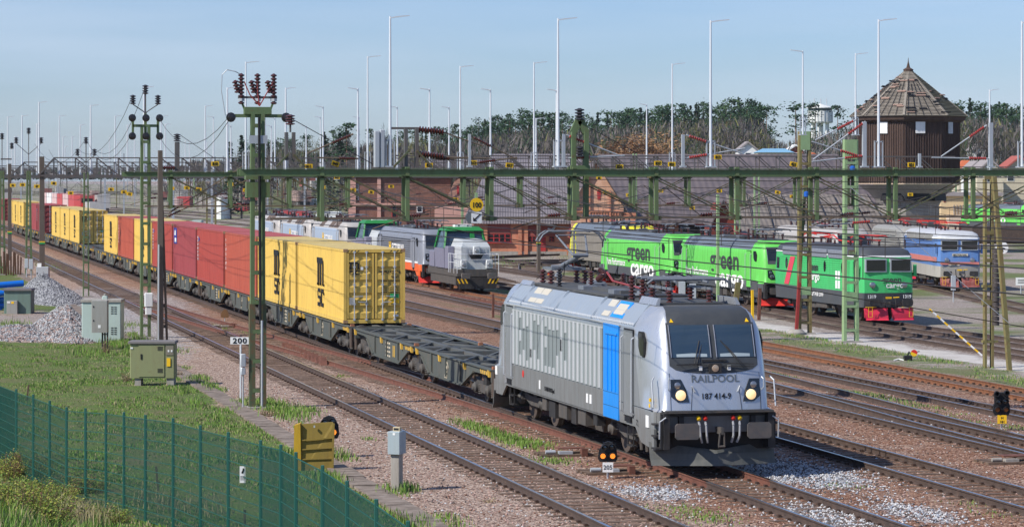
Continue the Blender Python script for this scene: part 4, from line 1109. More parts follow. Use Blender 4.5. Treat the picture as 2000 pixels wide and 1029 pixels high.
    if detail:
        text('MSMU', .15, M['ink'], t, (.2, -.0, ht - .95), 'front', sx=.9, bold=.004) if col == 'yellow' else None
        if col == 'yellow':
            text('428759 6', .15, M['ink'], t, (.62, -.0, ht - .95), 'front', sx=.72, bold=.004); text('45G1', .14, M['ink'], t, (.66, -.0, ht - 1.13), 'front', bold=.003)
            st = MB().mat(M['ink'])
            for i in range(6): st.box(.26, .5, -.006, .002, 1.2 + i * .085, 1.225 + i * .085); st.box(.56, .96, -.006, .002, 1.2 + i * .085, 1.22 + i * .085)
            st.mat(plain('sticker_green', (.02, .35, .1), .5)).box(.62, .97, -.007, .002, .98, 1.14); st.mat(M['yellow']).box(.6, .98, -.007, .002, .78, .92); st.mat(M['white']).box(.75, .95, -.007, .002, .25, .33)
            st.mat(plain('grey_plate', (.35, .35, .33), .6)).box(-1.0, -.82, -.007, .002, .72, 1.0); st.mat(M['white']).box(-.55, -.45, -.007, .002, 2.08, 2.2)
            obs('sticker', st, t)
            hz_ = MB().mat(M['ink'])
            for x0 in (-1.1, .6):
                for k in range(4): hz_.prism([(x0 + k * .13, ht - .11), (x0 + .05 + k * .13, ht - .11), (x0 + .12 + k * .13, ht - .05), (x0 + .07 + k * .13, ht - .05)], 'y', -.004, .002)
            ob('hazard_stripes', hz_, t)
    return t
D0 = (111.4 - 4.03) / CT
LIST = [(0, 'yellow', 'msc', 'nearest yellow container, its full door end facing the camera'), (1, 'yellow', 'msc', 'second yellow container, close behind the nearest yellow one'), (2, 'orange', 'word', 'orange red container left of the big green lattice mast, white letters down its edge'),
        (3, 'red', 'dots', 'bright red container between the orange red one and the maroon one'), (4, 'maroon', 'blue', 'maroon container with a blue and white logo by its far edge'), (5, 'red', 'dots', 'red container just behind the twin concrete masts, next to the maroon one'),
        (6, 'yellow', 'msc', 'yellow container wedged between two red ones'), (7, 'orange', 'word', 'orange red container between two yellow ones in mid train'), (8, 'yellow', 'msc', 'yellow container standing next to the empty wagon deck'),
        (11, 'yellow', 'msc', 'first of the three yellow containers beyond the empty deck, door end showing'), (12, 'yellow', 'msc', 'middle one of the three yellow containers beyond the empty deck'), (13, 'yellow', 'msc', 'last of the three yellow containers beyond the empty deck'),
        (15, 'darkred', 'dots', 'dark red container with its doors showing, far back in the train'), (16, 'maroon', None, 'maroon container behind the dark red one far back'), (18, 'yellow', 'msc', 'first of the small yellow containers near the left edge'), (19, 'yellow', 'msc', 'second of the small yellow containers near the left edge'),
        (20, 'yellow', 'msc', 'third of the small yellow containers near the left edge'), (22, 'darkred', None, 'dark red container at the very left edge of the picture')]
for k, col, logo, lab in LIST:
    make_container(col, logo, lab, (19.52, D0 + 12.77 * k - (k > 20) * 2, 1.24), detail=k < 12)
# ================================================================= LIGHTING POLES ON THE GANTRIES
ZG = 7.25
GD = [86.0, 124.6, 165.0, 206.0, 245.0, 285.0, 325.0, 365.0, 405.0, 470.0, 525.0]      # distance of each gantry row
GV = [(d - 11.8 * ST) / CT for d in GD]
def row_of(d): return min(range(len(GD)), key=lambda i: abs(GD[i] - d))
def at_v(x, v):
    D = v / (CT - (x - CX) / F * ST); return (x - CX) * D / F * CT + D * ST, D
def lamp_mesh(hh, arm, lod):
    pb = MB().mat(M['lampwhite']); n = 8 if lod < 2 else 5; k = 1 + .45 * lod
    pb.tube((0, 0, 0), (0, 0, hh), .05 * k, .03 * k, n)
    if lod < 2:
        pb.mat(M['galv']); pb.box(-.16, .16, -.16, .16, 0, .04)
        for s in (-1, 1): pb.box(s * .13 - .018, s * .13 + .018, -.03, .03, .04, .85)
        pb.box(-.14, .14, -.03, .03, .8, .84)
    hd = MB().mat(M['lampwhite']); s = 1 if arm > 0 else -1
    hd.prism([(0, hh - .04 * k), (s * .18, hh), (s * .6, hh + .04), (s * .6, hh + .01), (s * .2, hh - .04 * k), (0, hh - .07 * k)], 'y', -.05 * k, .05 * k)
    return pb, hd
LM = {}
def lamp(x, y, d=None, label=None, arm=1, zb=None, row=None):
    """x, y: top of the pole in the picture"""
    if row is None: row = row_of((12.15 - H) * F / (HY - y)) if d is None else row_of(d)
    v = GV[row]; u, D = at_v(x, v); zt = H + (HY - y) * D / F; zb = ZG if zb is None else zb
    lod = 0 if row < 2 else (1 if row < 5 else 2); key = (round(zt - zb, 1), arm, lod)
    if key not in LM:
        pb, hd = lamp_mesh(key[0], arm, lod); LM[key] = (pb.mesh('pole'), hd.mesh('lamp_head'))
    t = thing('light_pole', label, 'light pole', (u, v, zb), 0, 'light poles along the yard gantries')
    ob('pole', LM[key][0], t); ob('lamp_head', LM[key][1], t)
for x, y, lab in ((762, 33, 'tallest white light pole left of centre, rising above the brick station building'), (1090, 38, 'tall white light pole right of centre, above the yellow speed disc and dark roof'), (1388, 39, 'tall white light pole over the dark roofs, above the green engines'),
                  (1716, 38, 'tall white light pole in front of the left side of the wooden water tower roof'), (1996, 42, 'tall white light pole cut by the right edge of the picture')): lamp(x, y, 86, lab)
for x, y, lab, arm in ((480, 120, 'white light pole right behind the insulators of the big green mast', 1), (718, 110, 'white light pole just left of the tallest centre pole', 1), (899, 128, 'white light pole above the yellow speed disc', 1), (1043, 122, 'white light pole left of the tall pole right of centre', 1),
                       (1313, 124, 'white light pole left of the tall pole over the green engines', 1), (1568, 99, 'white light pole on the green mast left of the far white water tower', -1), (1671, 105, 'white light pole touching the left edge of the wooden tower roof', 1)): lamp(x, y, 124.6, lab, arm, zb=(8.9 if x > 1500 else None))
for x, y, lab, arm in ((281, 171, 'light pole right above the middle green lattice mast on the left', 1), (444, 171, 'light pole with the cable loop beside the big mast insulators', 1), (558, 172, 'light pole above the single black insulator post', 1), (699, 173, 'light pole left of centre with its lamp to the left, beside a nearer one', -1),
                       (839, 174, 'light pole above the rusty suspension post, lamp to the left', -1), (958, 174, 'light pole above the dark roofs, lamp to the left', -1), (1087, 176, 'light pole half hidden behind the tall pole right of centre', -1), (1933, 175, 'light pole on the steel post right of the wooden tower', 1)): lamp(x, y, 165, lab, arm)
for x, y, lab, arm in \
    [(76, 200, 'tall light pole above the left concrete mast', 1), (177, 206, 'light pole in the sky between the concrete masts and the middle green mast', 1), (401, 207, 'light pole standing alone in the sky left of the big green mast', 1), (631, 208, 'light pole above the distant red wagons, lamp to the left', -1), (776, 208, 'light pole just right of the tallest centre pole', -1),
     (877, 209, 'light pole before the first pines, lamp to the left', -1), (1263, 203, 'light pole in front of the brown birch, lamp to the left', -1), (1047, 232, 'short light pole beside the tall ones right of centre', 1)]: lamp(x, y, 206, lab, arm)
for i, (x, y, arm) in enumerate(((15, 227, 1), (43, 226, 1), (116, 226, 1), (225, 227, 1), (315, 227, 1), (417, 227, -1), (518, 230, -1), (537, 230, -1), (626, 228, -1), (701, 229, -1))):
    lamp(x, y, 245, ('first', 'second', 'third', 'fourth', 'fifth', 'sixth', 'seventh', 'eighth', 'ninth', 'tenth')[i] + ' from left of ten middle height light poles against the sky', arm)
for i, (x, y, arm) in enumerate(((72, 242, 1), (157, 243, 1), (249, 243, 1), (323, 243, 1), (451, 244, -1), (530, 245, -1), (598, 245, -1))):
    lamp(x, y, 285, ('first', 'second', 'third', 'fourth', 'fifth', 'sixth', 'seventh')[i] + ' from the left of the seven lower light poles in the far yard', arm)
for i, (x, y) in enumerate(((29, 266), (123, 266), (141, 267), (176, 267), (214, 268), (263, 269), (362, 274), (370, 277), (404, 278), (229, 277), (23, 284), (127, 285), (199, 291), (236, 290))):
    row = 7 if y < 272 else (8 if y < 280 else 9); t = lamp(x, y, GD[row], 'tiny distant light pole far down the yard at the left', 1)
# ================================================================= GANTRIES
def green_gantry(v, u0, u1, label, sp, first, lod=0):
    t = thing('catenary_gantry', label, 'gantry', (0, v, 0), 0, 'green gantries across the tracks')
    g = MB().mat(M['mast'])
    for y in (-.3, .3): g.box(u0, u1, y - .04, y + .04, 7.0, 7.18)
    for y in (-.36, .36): g.box(u0, u1, y - .045, y + .045, 7.2, 7.215); g.box(u0, u1, y - .045, y + .045, 6.985, 7.0)
    k = u0 + .6
    while k < u1: g.box(k - .05, k + .05, -.28, .28, 7.02, 7.16); k += 1.3
    ob('top_beam', g, t)
    g = MB().mat(M['rod']); g.box(u0 + 1, u1, -.33, -.27, 5.66, 5.72); g.box(u0 + 1, u1, .27, .33, 5.66, 5.72); ob('bottom_chord', g, t)
    us = []; u = first
    while u < u1: us.append(u); u += sp
    g = None
    for i, u in enumerate(us):
        p = MB().mat(M['mast'])
        for y, w in ((-.3, .06), (.3, .06)):
            p.box(u - w, u + w, y - .06, y + .06, 5.6, 7.26)
        p.mat(M['mastrust']).box(u - .16, u + .16, -.34, .34, 5.62, 5.74); p.mat(M['mastrust']).box(u - .13, u + .13, -.36, .36, 6.92, 6.96)
        ob('hanger_post', p, t)
    g = MB().mat(M['mastrust']); mid = (u0 + u1) * .5 + 4
    for a, b in zip(us, us[1:]):
        for y in (-.34, .3):
            g.beam((a, y, 6.95), (b, y, 5.72), .035) if a < mid else g.beam((a, y, 5.72), (b, y, 6.95), .035)
    ob('diagonal_rods', g, t); return t
green_gantry(GV[0], 11.0, 44, 'nearest long green gantry beam across all the tracks, starting at the big lattice mast', 2.62, 13.5)
green_gantry(GV[1], 11.0, 46, 'second green gantry beam, starting at the lattice mast left of the big one', 2.62, 13.1)
def truss_gantry(v, u0, u1, label, zt=8.45, zb=7.05, mat='darksteel', bent=True, step=1.55):
    t = thing('truss_gantry', label, 'gantry', (0, v, 0), 0, 'dark truss gantries behind the green ones')
    g = MB().mat(M[mat])
    for y in (-.35, .35):
        g.box(u0 + (1.2 if bent else 0), u1, y - .04, y + .04, zt - .08, zt); g.box(u0, u1, y - .04, y + .04, zb, zb + (.13 if bent else .07))
        if bent: g.beam((u0 + 1.25, y, zt - .05), (u0 + .1, y, zb + .1), .1)
    ob('chords', g, t); g = MB().mat(M[mat]); u = u0 + 1.2; k = 0
    while u < u1 - step:
        for y in (-.35, .35):
            g.beam((u, y, zt - .06), (u, y, zb + .1), .05); g.beam((u, y, zt - .06), (u + step, y, zb + .1), .05)
        u += step; k += 1
    ob('lattice', g, t); return t
truss_gantry(GV[3], 12.2, 62, 'brown truss gantry with bent end at the second concrete mast')
truss_gantry(GV[4], 12.2, 74, 'brown truss gantry with bent end at the far left concrete mast', 8.35)
truss_gantry(GV[2], 30, 66, 'grey truss gantry behind the green one over the shunters', 8.3, 7.0, 'darksteel', False, 1.3)
for i in (5, 6, 7, 8, 9, 10):
    truss_gantry(GV[i], 8, 100 + i * 12, ('', '', '', '', '', 'third from the front', 'fourth from the front', 'fifth from the front', 'sixth from the front', 'second farthest', 'farthest')[i] + ' of the dark truss gantries far down the yard', 8.2, 7.0, 'darksteel', False, 2.2 + .3 * i)
# ================================================================= MASTS
def lattice_mast(loc, h, w, label, mat='mast', cat='mast', dep=.3, rungs=.9, taper=.7, group='green lattice masts', th=.07):
    t = thing('lattice_mast', label, cat, loc, 0, group)
    for s in (-1, 1):
        m = MB().mat(M[mat]); wt = w * taper
        m.loft([[(s * a + q, y, z) for q, y in ((-th, -dep / 2), (th, -dep / 2), (th, dep / 2), (-th, dep / 2))] for a, z in ((w, -.2), (wt, h))])
        ob('upright', m, t)
    m = MB().mat(M[mat]); z = .55; k = 0
    while z < h:
        ww = w + (w * taper - w) * z / h
        m.box(-ww, ww, -dep / 2 - .012, -dep / 2 + .012, z - .06, z + .06); m.box(-ww, ww, dep / 2 - .012, dep / 2 + .012, z - .06, z + .06)
        z += rungs; k += 1
    obs('cross_plate', m, t)
    m = MB().mat(M['concrete']).box(-w - .2, w + .2, -.35, .35, -.4, .06); ob('concrete_foot', m, t)
    return t
def ring_ins(mb, p, r=.17): mb.mat(M['insdark']).lathe(p, (.25, -1, 0), [(0, .03), (.02, r), (.07, r), (.09, .05), (.12, r * .8), (.16, r * .8), (.18, .02)], 12)
# the big foreground mast
p = P(503, 797); big = lattice_mast((p.x, p.y, p.z), 9.0, .17, 'big green lattice mast before the containers, three brown insulators on top', dep=.26, taper=.9, th=.06)
m = MB().mat(M['mastrust'])
for s in (-1, 1): m.box(s * .17 - .085, s * .17 + .085, -.135, .135, -.2, 3.2)
ob('rusty_lower_leg', m, big)
m = MB().mat(M['ink']); m.tube((.06, -.2, 2.6), (.02, -.2, 8.9), .04, None, 8); ob('cable', m, big)
m = MB().mat(M['galv']); m.tube((.1, -.26, -.1), (.1, -.26, 2.7), .035); m.box(-.28, .28, -.2, -.16, 8.1, 8.35); ob('conduit', m, big)
m = MB().mat(M['mast']); m.box(-.85, .85, -.06, .06, 8.9, 9.0); m.box(-.42, .42, -.12, .12, 9.0, 9.22); m.box(-.38, .38, -.2, .2, 7.0, 7.25); m.box(-.36, .36, -.17, .17, 6.45, 6.93); m.beam((-.4, 0, 9.15), (-.5, 0, 9.4), .06); m.beam((.4, 0, 9.15), (.5, 0, 9.4), .06)
m.mat(M['darksteel']).box(-.6, .6, -.03, .03, 9.48, 9.55)
ob('crossarm', m, big)
for x in (-.5, .0, .5):
    i = MB(); insulator(i, (x, 0, 9.3), (0, 0, 1), .95, .1, 9); insulator(i, (x - .1, 0, 9.65), (-.25, 0, 1), .4, .1, 4); i.mat(M['galv']).tube((x, 0, 9.4), (x, 0, 9.48), .1); ob('insulator', i, big)
    i = MB().mat(M['insred']); i.path([(x - .02 + .1 * (x < 0), -.05, 10.0), (x * .5, -.08, 9.6), (.05, -.1, 9.25)], .018, 5); ob('red_cable', i, big)
for x in (-.85, .85): i = MB(); ring_ins(i, (x, -.1, 8.9), .15); ob('strain_insulator', i, big)
i = MB().mat(M['galv']); i.path([(-1.0, -.1, 8.95), (-1.12, -.1, 9.7), (-1.1, -.1, 10.2), (-.95, -.1, 10.35), (-.7, -.1, 10.3), (-.5, 0, 10.2)], .014, 5); ob('cable_loop', i, big)
b = MB().mat(M['galv']).bbox(-.55, -.38, -.2, .0, 1.3, 1.68, .02); b.bbox(-.54, -.39, -.19, .0, 1.05, 1.27, .02); b.tube((-.46, -.1, -.1), (-.46, -.1, 1.05), .025); ob('junction_box', b, big)
# the mast left of it
p = P(284, 660); m2 = lattice_mast((p.x, p.y, p.z), 9.3, .17, 'green lattice mast with six ring insulators, behind the pale green hut', dep=.3, taper=.9, th=.06)
p2v = p.y
b = MB().mat(M['white']).bbox(-.06, .3, -.32, -.15, 1.4, 2.0, .03); b.bbox(-.02, .26, -.3, -.15, 1.05, 1.36, .03); ob('white_box', b, m2)
m = MB().mat(M['mast']); m.box(-.55, .55, -.05, .05, 9.3, 9.42); m.box(-.6, -.5, -.05, .05, 8.9, 9.75); m.box(.5, .6, -.05, .05, 8.9, 9.75); m.box(-.06, .06, -.04, .04, 9.0, 9.9)
m.mat(M['darksteel']).tube((0, 0, 9.4), (0, 0, 10.8), .035); m.path([(-.55, 0, 10.3), (-.1, 0, 10.0), (0, 0, 9.9)], .025); m.path([(.55, 0, 10.3), (.1, 0, 10.0), (0, 0, 9.9)], .025)
ob('crossarm', m, m2)
for x in (-.6, 0, .6):
    for z in (8.9, 9.7): i = MB(); ring_ins(i, (x, -.1, z), .17); ob('ring_insulator', i, m2)
for x, z in ((-.55, 10.3), (0, 10.75), (.55, 10.3)): i = MB(); insulator(i, (x, 0, z), (0, 0, 1), .42, .14, 4, M['insdark']); ob('insulator', i, m2)
# third lattice mast, two slim uprights
p = P(168, 580); m3 = lattice_mast((p.x, p.y, p.z), 7.4, .16, 'slim green two legged lattice mast standing before the yellow containers with open doors', dep=.2, taper=.7, rungs=1.5, th=.035)
m = MB().mat(M['darksteel']); m.tube((0, 0, 7.3), (0, 0, 9.1), .03); m.path([(-.5, 0, 8.4), (0, 0, 8.0)], .025); m.path([(.5, 0, 8.4), (0, 0, 8.0)], .025); ob('top_arms', m, m3)
for x, z in ((-.5, 8.4), (0, 9.1), (.5, 8.4)): i = MB(); insulator(i, (x, 0, z), (0, 0, 1), .4, .14, 4, M['insdark']); ob('insulator', i, m3)
p = PD(56, 500, 208); m4 = lattice_mast((p.x, p.y, hz(p.x, p.y)), 7.6, .2, 'slim green lattice mast at the left in front of the small yellow containers', dep=.25, taper=.4, rungs=1.5)
m = MB().mat(M['darksteel']); m.tube((0, 0, 7.6), (0, 0, 10.3), .03); m.path([(-.9, 0, 9.6), (0, 0, 8.8)], .025); m.path([(.9, 0, 9.6), (0, 0, 8.8)], .025); ob('top_arms', m, m4)
for x, z in ((-.9, 9.6), (0, 10.3), (.9, 9.6)): i = MB(); insulator(i, (x, 0, z), (0, 0, 1), .45, .17, 4, M['insdark']); ob('insulator', i, m4)
p = PD(4, 520, 208); m4 = lattice_mast((p.x, p.y, hz(p.x, p.y)), 7.6, .2, 'slim lattice mast at the very left edge of the picture', dep=.25, taper=.4, rungs=1.5)
m = MB().mat(M['darksteel']); m.tube((0, 0, 7.6), (0, 0, 9.9), .03); m.box(-.1, .7, -.03, .03, 8.4, 8.5); ob('top_arms', m, m4)
for x, z in ((0, 9.9), (.7, 9.2)): i = MB(); insulator(i, (x, 0, z), (0, 0, 1), .45, .17, 4, M['insdark']); ob('insulator', i, m4)
# lattice masts at the right
def top_of(y, D): return H + (HY - y) * D / F
for (x, y, yt, w, lab, mt) in ((1571, 652, 257, .27, 'green lattice mast left of the numbered one, red stay leaning against it', 'mastolive'), (1661, 668, 273, .3, 'green lattice mast numbered 336 in front of the bright green engine', 'mastlight')):
    p = P(x, y); D = DD(p); h = top_of(yt, D) - p.z; t = lattice_mast((p.x, p.y, p.z), h, w, lab, mt, dep=.3, taper=.85, rungs=1.1)
    m = MB().mat(M['mastlight']).box(-w, w, -.17, -.14, 1.9, 2.3); m.box(-w * .9, w * .9, -.17, -.14, h - .9, h); obs('number_plate_base', m, t)
    n_ = MB().mat(M['rod']).box(-.16, .16, -.185, -.165, 4.0, 4.25); ob('number_plate', n_, t)
    text('336' if x > 1600 else '346', .2, M['mastlight'], t, (-.15, -.19, 4.05), 'front')
    i = MB().mat(plain('blue_pot', (.02, .12, .5), .3)).lathe((.03, -.2, h - 3.2 if x < 1600 else h - 1.5), (0, 0, 1), [(0, .05), (.05, .12), (.25, .12), (.3, .04)], 10); ob('blue_pot', i, t)
p = P(1555, 653); q = PD(1574, 330, DD(p) + 1); m = MB().mat(M['mastred']); m.beam(p, p + (q - p) * .5, .14, .14); m.mat(M['mast']).beam(p + (q - p) * .5, q, .14, .14)
st = thing('leaning_stay', 'stay post leaning on the green mast, dark red below and green above, concrete foot', 'stay post', (0, 0, 0)); ob('post', m, st); m = MB().mat(M['concrete']).lathe(p + Vector((0, 0, -.2)), (0, 0, 1), [(0, .45), (.3, .45), (.45, .3), (.45, 0)], 12); ob('foot', m, st)
# A-frame mast on the right
p = P(1930, 718); D = DD(p); t = thing('a_frame_mast', 'rusty olive A shaped double mast with dark weights near the right edge', 'mast', tuple(p))
pr = P(1972, 723); dx = pr - p
m = MB().mat(M['mastolive'])
for o in (-.14, .16): m.beam((o, 0, -.1), (o, 0, top_of(350, D) - p.z), .09, .22)
ob('upright', m, t)
m = MB().mat(M['mastolive']); m.beam((dx.x, dx.y, -.1), (dx.x - .66, dx.y, top_of(345, D) - p.z), .16, .2); ob('leaning_leg', m, t)
m = MB().mat(M['mastolive']); m.box(-.25, dx.x + .15, -.1, .1, 1.0, 1.1); m.box(-.25, .4, -.12, .12, 2.5, 2.7); m.box(-.25, dx.x, -.1, .1, 3.2, 3.3)
z = 4.2
while z < 8: m.box(-.2, .2, -.13, -.1, z, z + .15); z += 1.1
ob('braces', m, t)
for k in range(16): 
    m = MB().mat(paint('weight_dark', (.06, .05, .05), .7)).lathe((.22, -.25, 1.7 + k * .19), (0, 0, 1), [(0, .05), (.0, .14), (.15, .14), (.17, .05)], 10); ob('balance_weight', m, t)
# twin brown concrete masts
def conc_mast(x, y, yt, w, lab, D=None, w2=None):
    p = P(x, y) if D is None else PD(x, y, D); p.z = hz(p.x, p.y); D = DD(p); h = top_of(yt, D) - p.z
    t = thing('concrete_mast', lab, 'mast', tuple(p), 0, 'brown concrete masts')
    m = MB().mat(M['concmast']).loft([[(-w, -.18, -.2), (w, -.18, -.2), (w, .18, -.2), (-w, .18, -.2)], [(-(w2 or w * .8), -.14, h), ((w2 or w * .8), -.14, h), ((w2 or w * .8), .14, h), (-(w2 or w * .8), .14, h)]])
    ob('shaft', m, t)
    b = MB().mat(plain('band_green', (.02, .35, .1), .5)).box(-w - .01, w + .01, -.2, .2, 2.3, 2.42); b.mat(M['yellow']).box(-w - .01, w + .01, -.2, .2, 2.42, 2.5); ob('colour_band', b, t) if x < 200 or x > 1000 else None
    return t
conc_mast(19, 506, 320, .17, 'brown concrete mast nearest the left edge', 245)
conc_mast(82, 542, 306, .2, 'brown concrete mast with a green band, above the white box', 206)
c1 = conc_mast(313, 668, 294, .13, 'slim brown concrete mast left of a leaning steel strut, in front of the red containers', None, .09)
m = MB().mat(M['galv']); m.tube((-.1, -.2, -.1), (-.08, -.2, 4.2), .04); ob('conduit', m, c1)
m = MB().mat(M['concmast']); m.beam((.3, .1, 0), (.06, .1, 7.0), .09, .16); 
for z in (.6, 1.5, 2.6, 3.7): m.box(0, .3 - z * .04, .05, .15, z, z + .14)
ob('strut', m, c1)
conc_mast(1052, 530, 340, .13, 'brown concrete mast with a green band beside the turntable', 226)
conc_mast(1166, 480, 345, .16, 'dark concrete mast in front of the brick gable', 285)
# ================================================================= THINGS ON THE FIRST GANTRY
def on_gantry(x, v=GV[0]): return at_v(x, v)[0]
def strain_post(x, yt, lab, v=GV[0], mat='galv', dz=0, zb=ZG, w=.09):
    u, D = at_v(x, v); zt = H + (HY - yt) * D / F
    t = thing('strain_post', lab, 'steel post', (u, v, zb), 0, 'steel posts on the gantries')
    m = MB().mat(M[mat]).box(-w, w, -w, w, 0, zt - zb); m.box(-w * 2, w * 2, -w * 2, w * 2, 0, .05); ob('post', m, t); return t, zt, D
def bracket(x0, y0, x1, y1, v, lab, ins=True, col='insred', r=.022):
    """bracket tube with insulator between two places in the plane of the gantry"""
    u0, D0_ = at_v(x0, v); u1, D1 = at_v(x1, v); a = Vector((0, 0, 0)); o = Vector((u0, v, H + (HY - y0) * D0_ / F)); b = Vector((u1, v, H + (HY - y1) * D1 / F)) - o
    t = thing('cantilever_arm', lab, 'catenary arm', tuple(o), 0, 'arms and insulators of the overhead line')
    d = b.normalized(); m = MB(); L_ = b.length; li = min(.6, L_ * .4)
    insulator(m, d * .1, d, li, .052, 8, M[col]); ob('insulator', m, t)
    m = MB().mat(M['rod'] if col != 'insred' else M['galv']); m.tube(a, d * .12, r * 1.2); m.tube(d * (li + .05), b, r); obs('arm', m, t); return t
# three suspension frames standing above the beam
u = on_gantry(805); v = GV[0]; t = thing('insulator_frame', 'rusty suspension frame with black posts and two brown insulators above the grey shunter', 'insulator frame', (u, v, ZG))
m = MB().mat(M['darksteel']);
for x in (-.2, .14): m.box(x - .05, x + .05, -.1, .1, 0, 1.15 + .05)
m.mat(M['mastrust']); m.beam((-.6, -.12, 0), (-.12, -.12, .5), .1, .06); m.beam((.6, -.12, 0), (.12, -.12, .5), .1, .06); m.mat(M['darksteel']).box(-.7, .2, -.03, .03, 1.15, 1.22)
ob('frame', m, t)
for (zz, l, c_) in ((1.15, .8, 'insul'), (.4, .8, 'insul')):
    m = MB(); insulator(m, (.2, 0, zz), (1, 0, -.1), l, .11, 9, M[c_]); m.mat(M['rod']).tube((1.0, 0, zz - .09), (2.5 if zz < 1 else 2.2, 0, zz - (.13 if zz < 1 else .5)), .022); ob('insulator', m, t)
u = on_gantry(567); t = thing('insulator_frame', 'black double post with one brown insulator, right of the big green mast', 'insulator frame', (u, v, ZG))
m = MB().mat(M['darksteel'])
for x in (-.12, .1): m.box(x - .045, x + .045, -.1, .1, .2, 1.05)
m.mat(M['mastrust']); m.beam((-.45, -.12, 0), (-.08, -.12, .38), .08, .05); m.beam((.45, -.12, 0), (.08, -.12, .38), .08, .05); m.mat(M['darksteel']).tube((0, 0, 1.05), (0, 0, 1.3), .03); ob('frame', m, t)
m = MB(); insulator(m, (0, 0, 1.27), (0, 0, 1), .32, .15, 4); ob('insulator', m, t)
u = on_gantry(1132); t = thing('insulator_frame', 'green A shaped frame topped by an insulator, before the brick gable', 'insulator frame', (u, v, 5.65))
m = MB().mat(M['mast'])
for s in (-1, 1): m.beam((s * .2, 0, 0), (s * .2, 0, 2.7), .14, .22); m.beam((s * .2, 0, 2.68), (s * .03, 0, 3.05), .12, .22)
m.box(-.3, .3, -.12, .12, 1.5, 1.66); ob('frame', m, t); m = MB(); insulator(m, (0, 0, 3.05), (0, 0, 1), .38, .16, 4, M['insdark']); insulator(m, (-.05, -.2, 1.9), (0, 0, 1), .35, .13, 4, M['insdark']); ob('insulator', m, t)
u, D_ = at_v(346, GV[1]); t = thing('insulator_frame', 'dark post with a black insulator on the second green gantry, left of the big mast', 'insulator frame', (u, GV[1], ZG))
m = MB().mat(M['darksteel']); m.box(-.1, .1, -.1, .1, 0, 1.25); ob('frame', m, t); m = MB(); insulator(m, (0, 0, 1.27), (0, 0, 1), .35, .16, 4, M['insdark']); insulator(m, (-.7, -.1, .12), (1, 0, 0), .6, .1, 6, M['insul']); ob('insulator', m, t)
# grey cabinets on the beam
u = on_gantry(738); t = thing('gantry_cabinet', 'tall pale grey metal cabinet pair standing on the green beam', 'cabinet', (u, v, ZG))
m = MB().mat(M['galv']).bbox(-.12, .04, -.12, .1, 0, 1.1, .02); ob('left_case', m, t); m = MB().mat(M['galv']).bbox(.06, .2, -.1, .12, 0, 1.14, .02); ob('right_case', m, t)
for x, yt, lab, w in ((917, 262, 'thin steel post behind the yellow speed disc', .04), (1101, 262, 'steel post left of the green A frame', .045), (1334, 263, 'steel post with a pair of red insulators over the left green engine', .045), (1688, 238, 'thick steel post with red insulators in front of the wooden tower', .06), (1935, 240, 'thick steel post near the right edge with red insulators', .06), (1796, 300, 'short steel post in front of the wooden tower', .04)):
    strain_post(x, yt, lab, w=w)
for (x0, y0, x1, y1, lab, c_) in ((690, 300 - 38, 600, 300, 'thin arm left of the grey cabinets', 'insul'), (920, 266, 1010, 312, 'arm from the thin steel post towards the dark roof', 'insul'), (930, 318, 1010, 308, 'lower arm from the thin steel post', 'insul'), (1106, 264, 1210, 304, 'red arm from the post left of the A frame', 'insred'), (1110, 309, 1220, 304, 'long arm before the brick gable', 'insred'),
                                   (1340, 264, 1450, 300, 'upper arm over the left green engine', 'insred'), (1340, 309, 1455, 290, 'rising arm over the left green engine', 'insred'), (1672, 234, 1592, 274, 'upper left arm towards the far water tower', 'insred'), (1690, 238, 1588, 312, 'long slanting arm crossing the green mast', 'insred'), (1680, 306, 1586, 277, 'arm sloping down from left to the thick post', 'insred'), (1690, 304, 1586, 316, 'nearly level arm at the thick post', 'insred'),
                                   (1927, 245, 1838, 306, 'slanting arm right of the wooden tower', 'insred'), (1932, 310, 1820, 308, 'level arm right of the wooden tower', 'insred'), (1705, 432, 1580, 443, 'low arm above the green engine between the two masts', 'insred'), (850, 311, 905, 309, 'short arm by the rusty frame', 'insul'), (700, 310, 620, 308, 'arm by the tall centre pole', 'insul')):
    bracket(x0, y0, x1, y1, GV[0], lab, True, c_)
# long diagonal tubes of the left gantry
for i, (x0, y0, x1, y1, v_, lab) in enumerate(((330, 416, 482, 320, GV[1], 'long bare diagonal tube left of the big mast'), (325, 424, 486, 350, GV[1], 'lower long diagonal tube left of the big mast'))):
    bracket(x0, y0, x1, y1, v_, lab, True, 'insul')
# number plates hanging on the line
PL = [(924, 318, '813', 0), (1285, 319, '837', 0), (1312, 321, '831', 0), (1402, 307, '813', 0), (1550, 321, '421', .2), (1780, 322, '821', 0), (603, 325, '811', 0), (655, 320, '849', .3), (658, 347, '841', 0), (686, 344, '831', 0), (838, 323, '825', 0), (995, 323, '817', .1), (1210, 326, '820', 0),
      (1405, 373, '82', 0), (1519, 376, '83', .2), (1548, 384, '84', 0), (1778, 380, '81', 0), (1183, 376, '88', 0), (1228, 381, '86', 0), (1290, 373, '85', 0), (1352, 406, '89', 0), (1118, 411, '87', 0), (1170, 348, '85', 0), (335, 368, '81', 0), (365, 367, '82', 0), (388, 370, '84', .2), (420, 320, '810', 0), (217, 370, '81', 0), (242, 375, '82', 0), (253, 379, '83', .2), (72, 364, '87', 0), (25, 362, '86', 0), (105, 358, '88', .1), (44, 361, '89', 0), (138, 377, '84', 0), (630, 366, '83', 0), (690, 371, '85', 0), (725, 375, '86', .2), (764, 364, '82', 0), (450, 360, '81', 0), (480, 372, '82', .2), (1888, 385, '88', 0), (890, 389, '83', 0)]
PM = {}
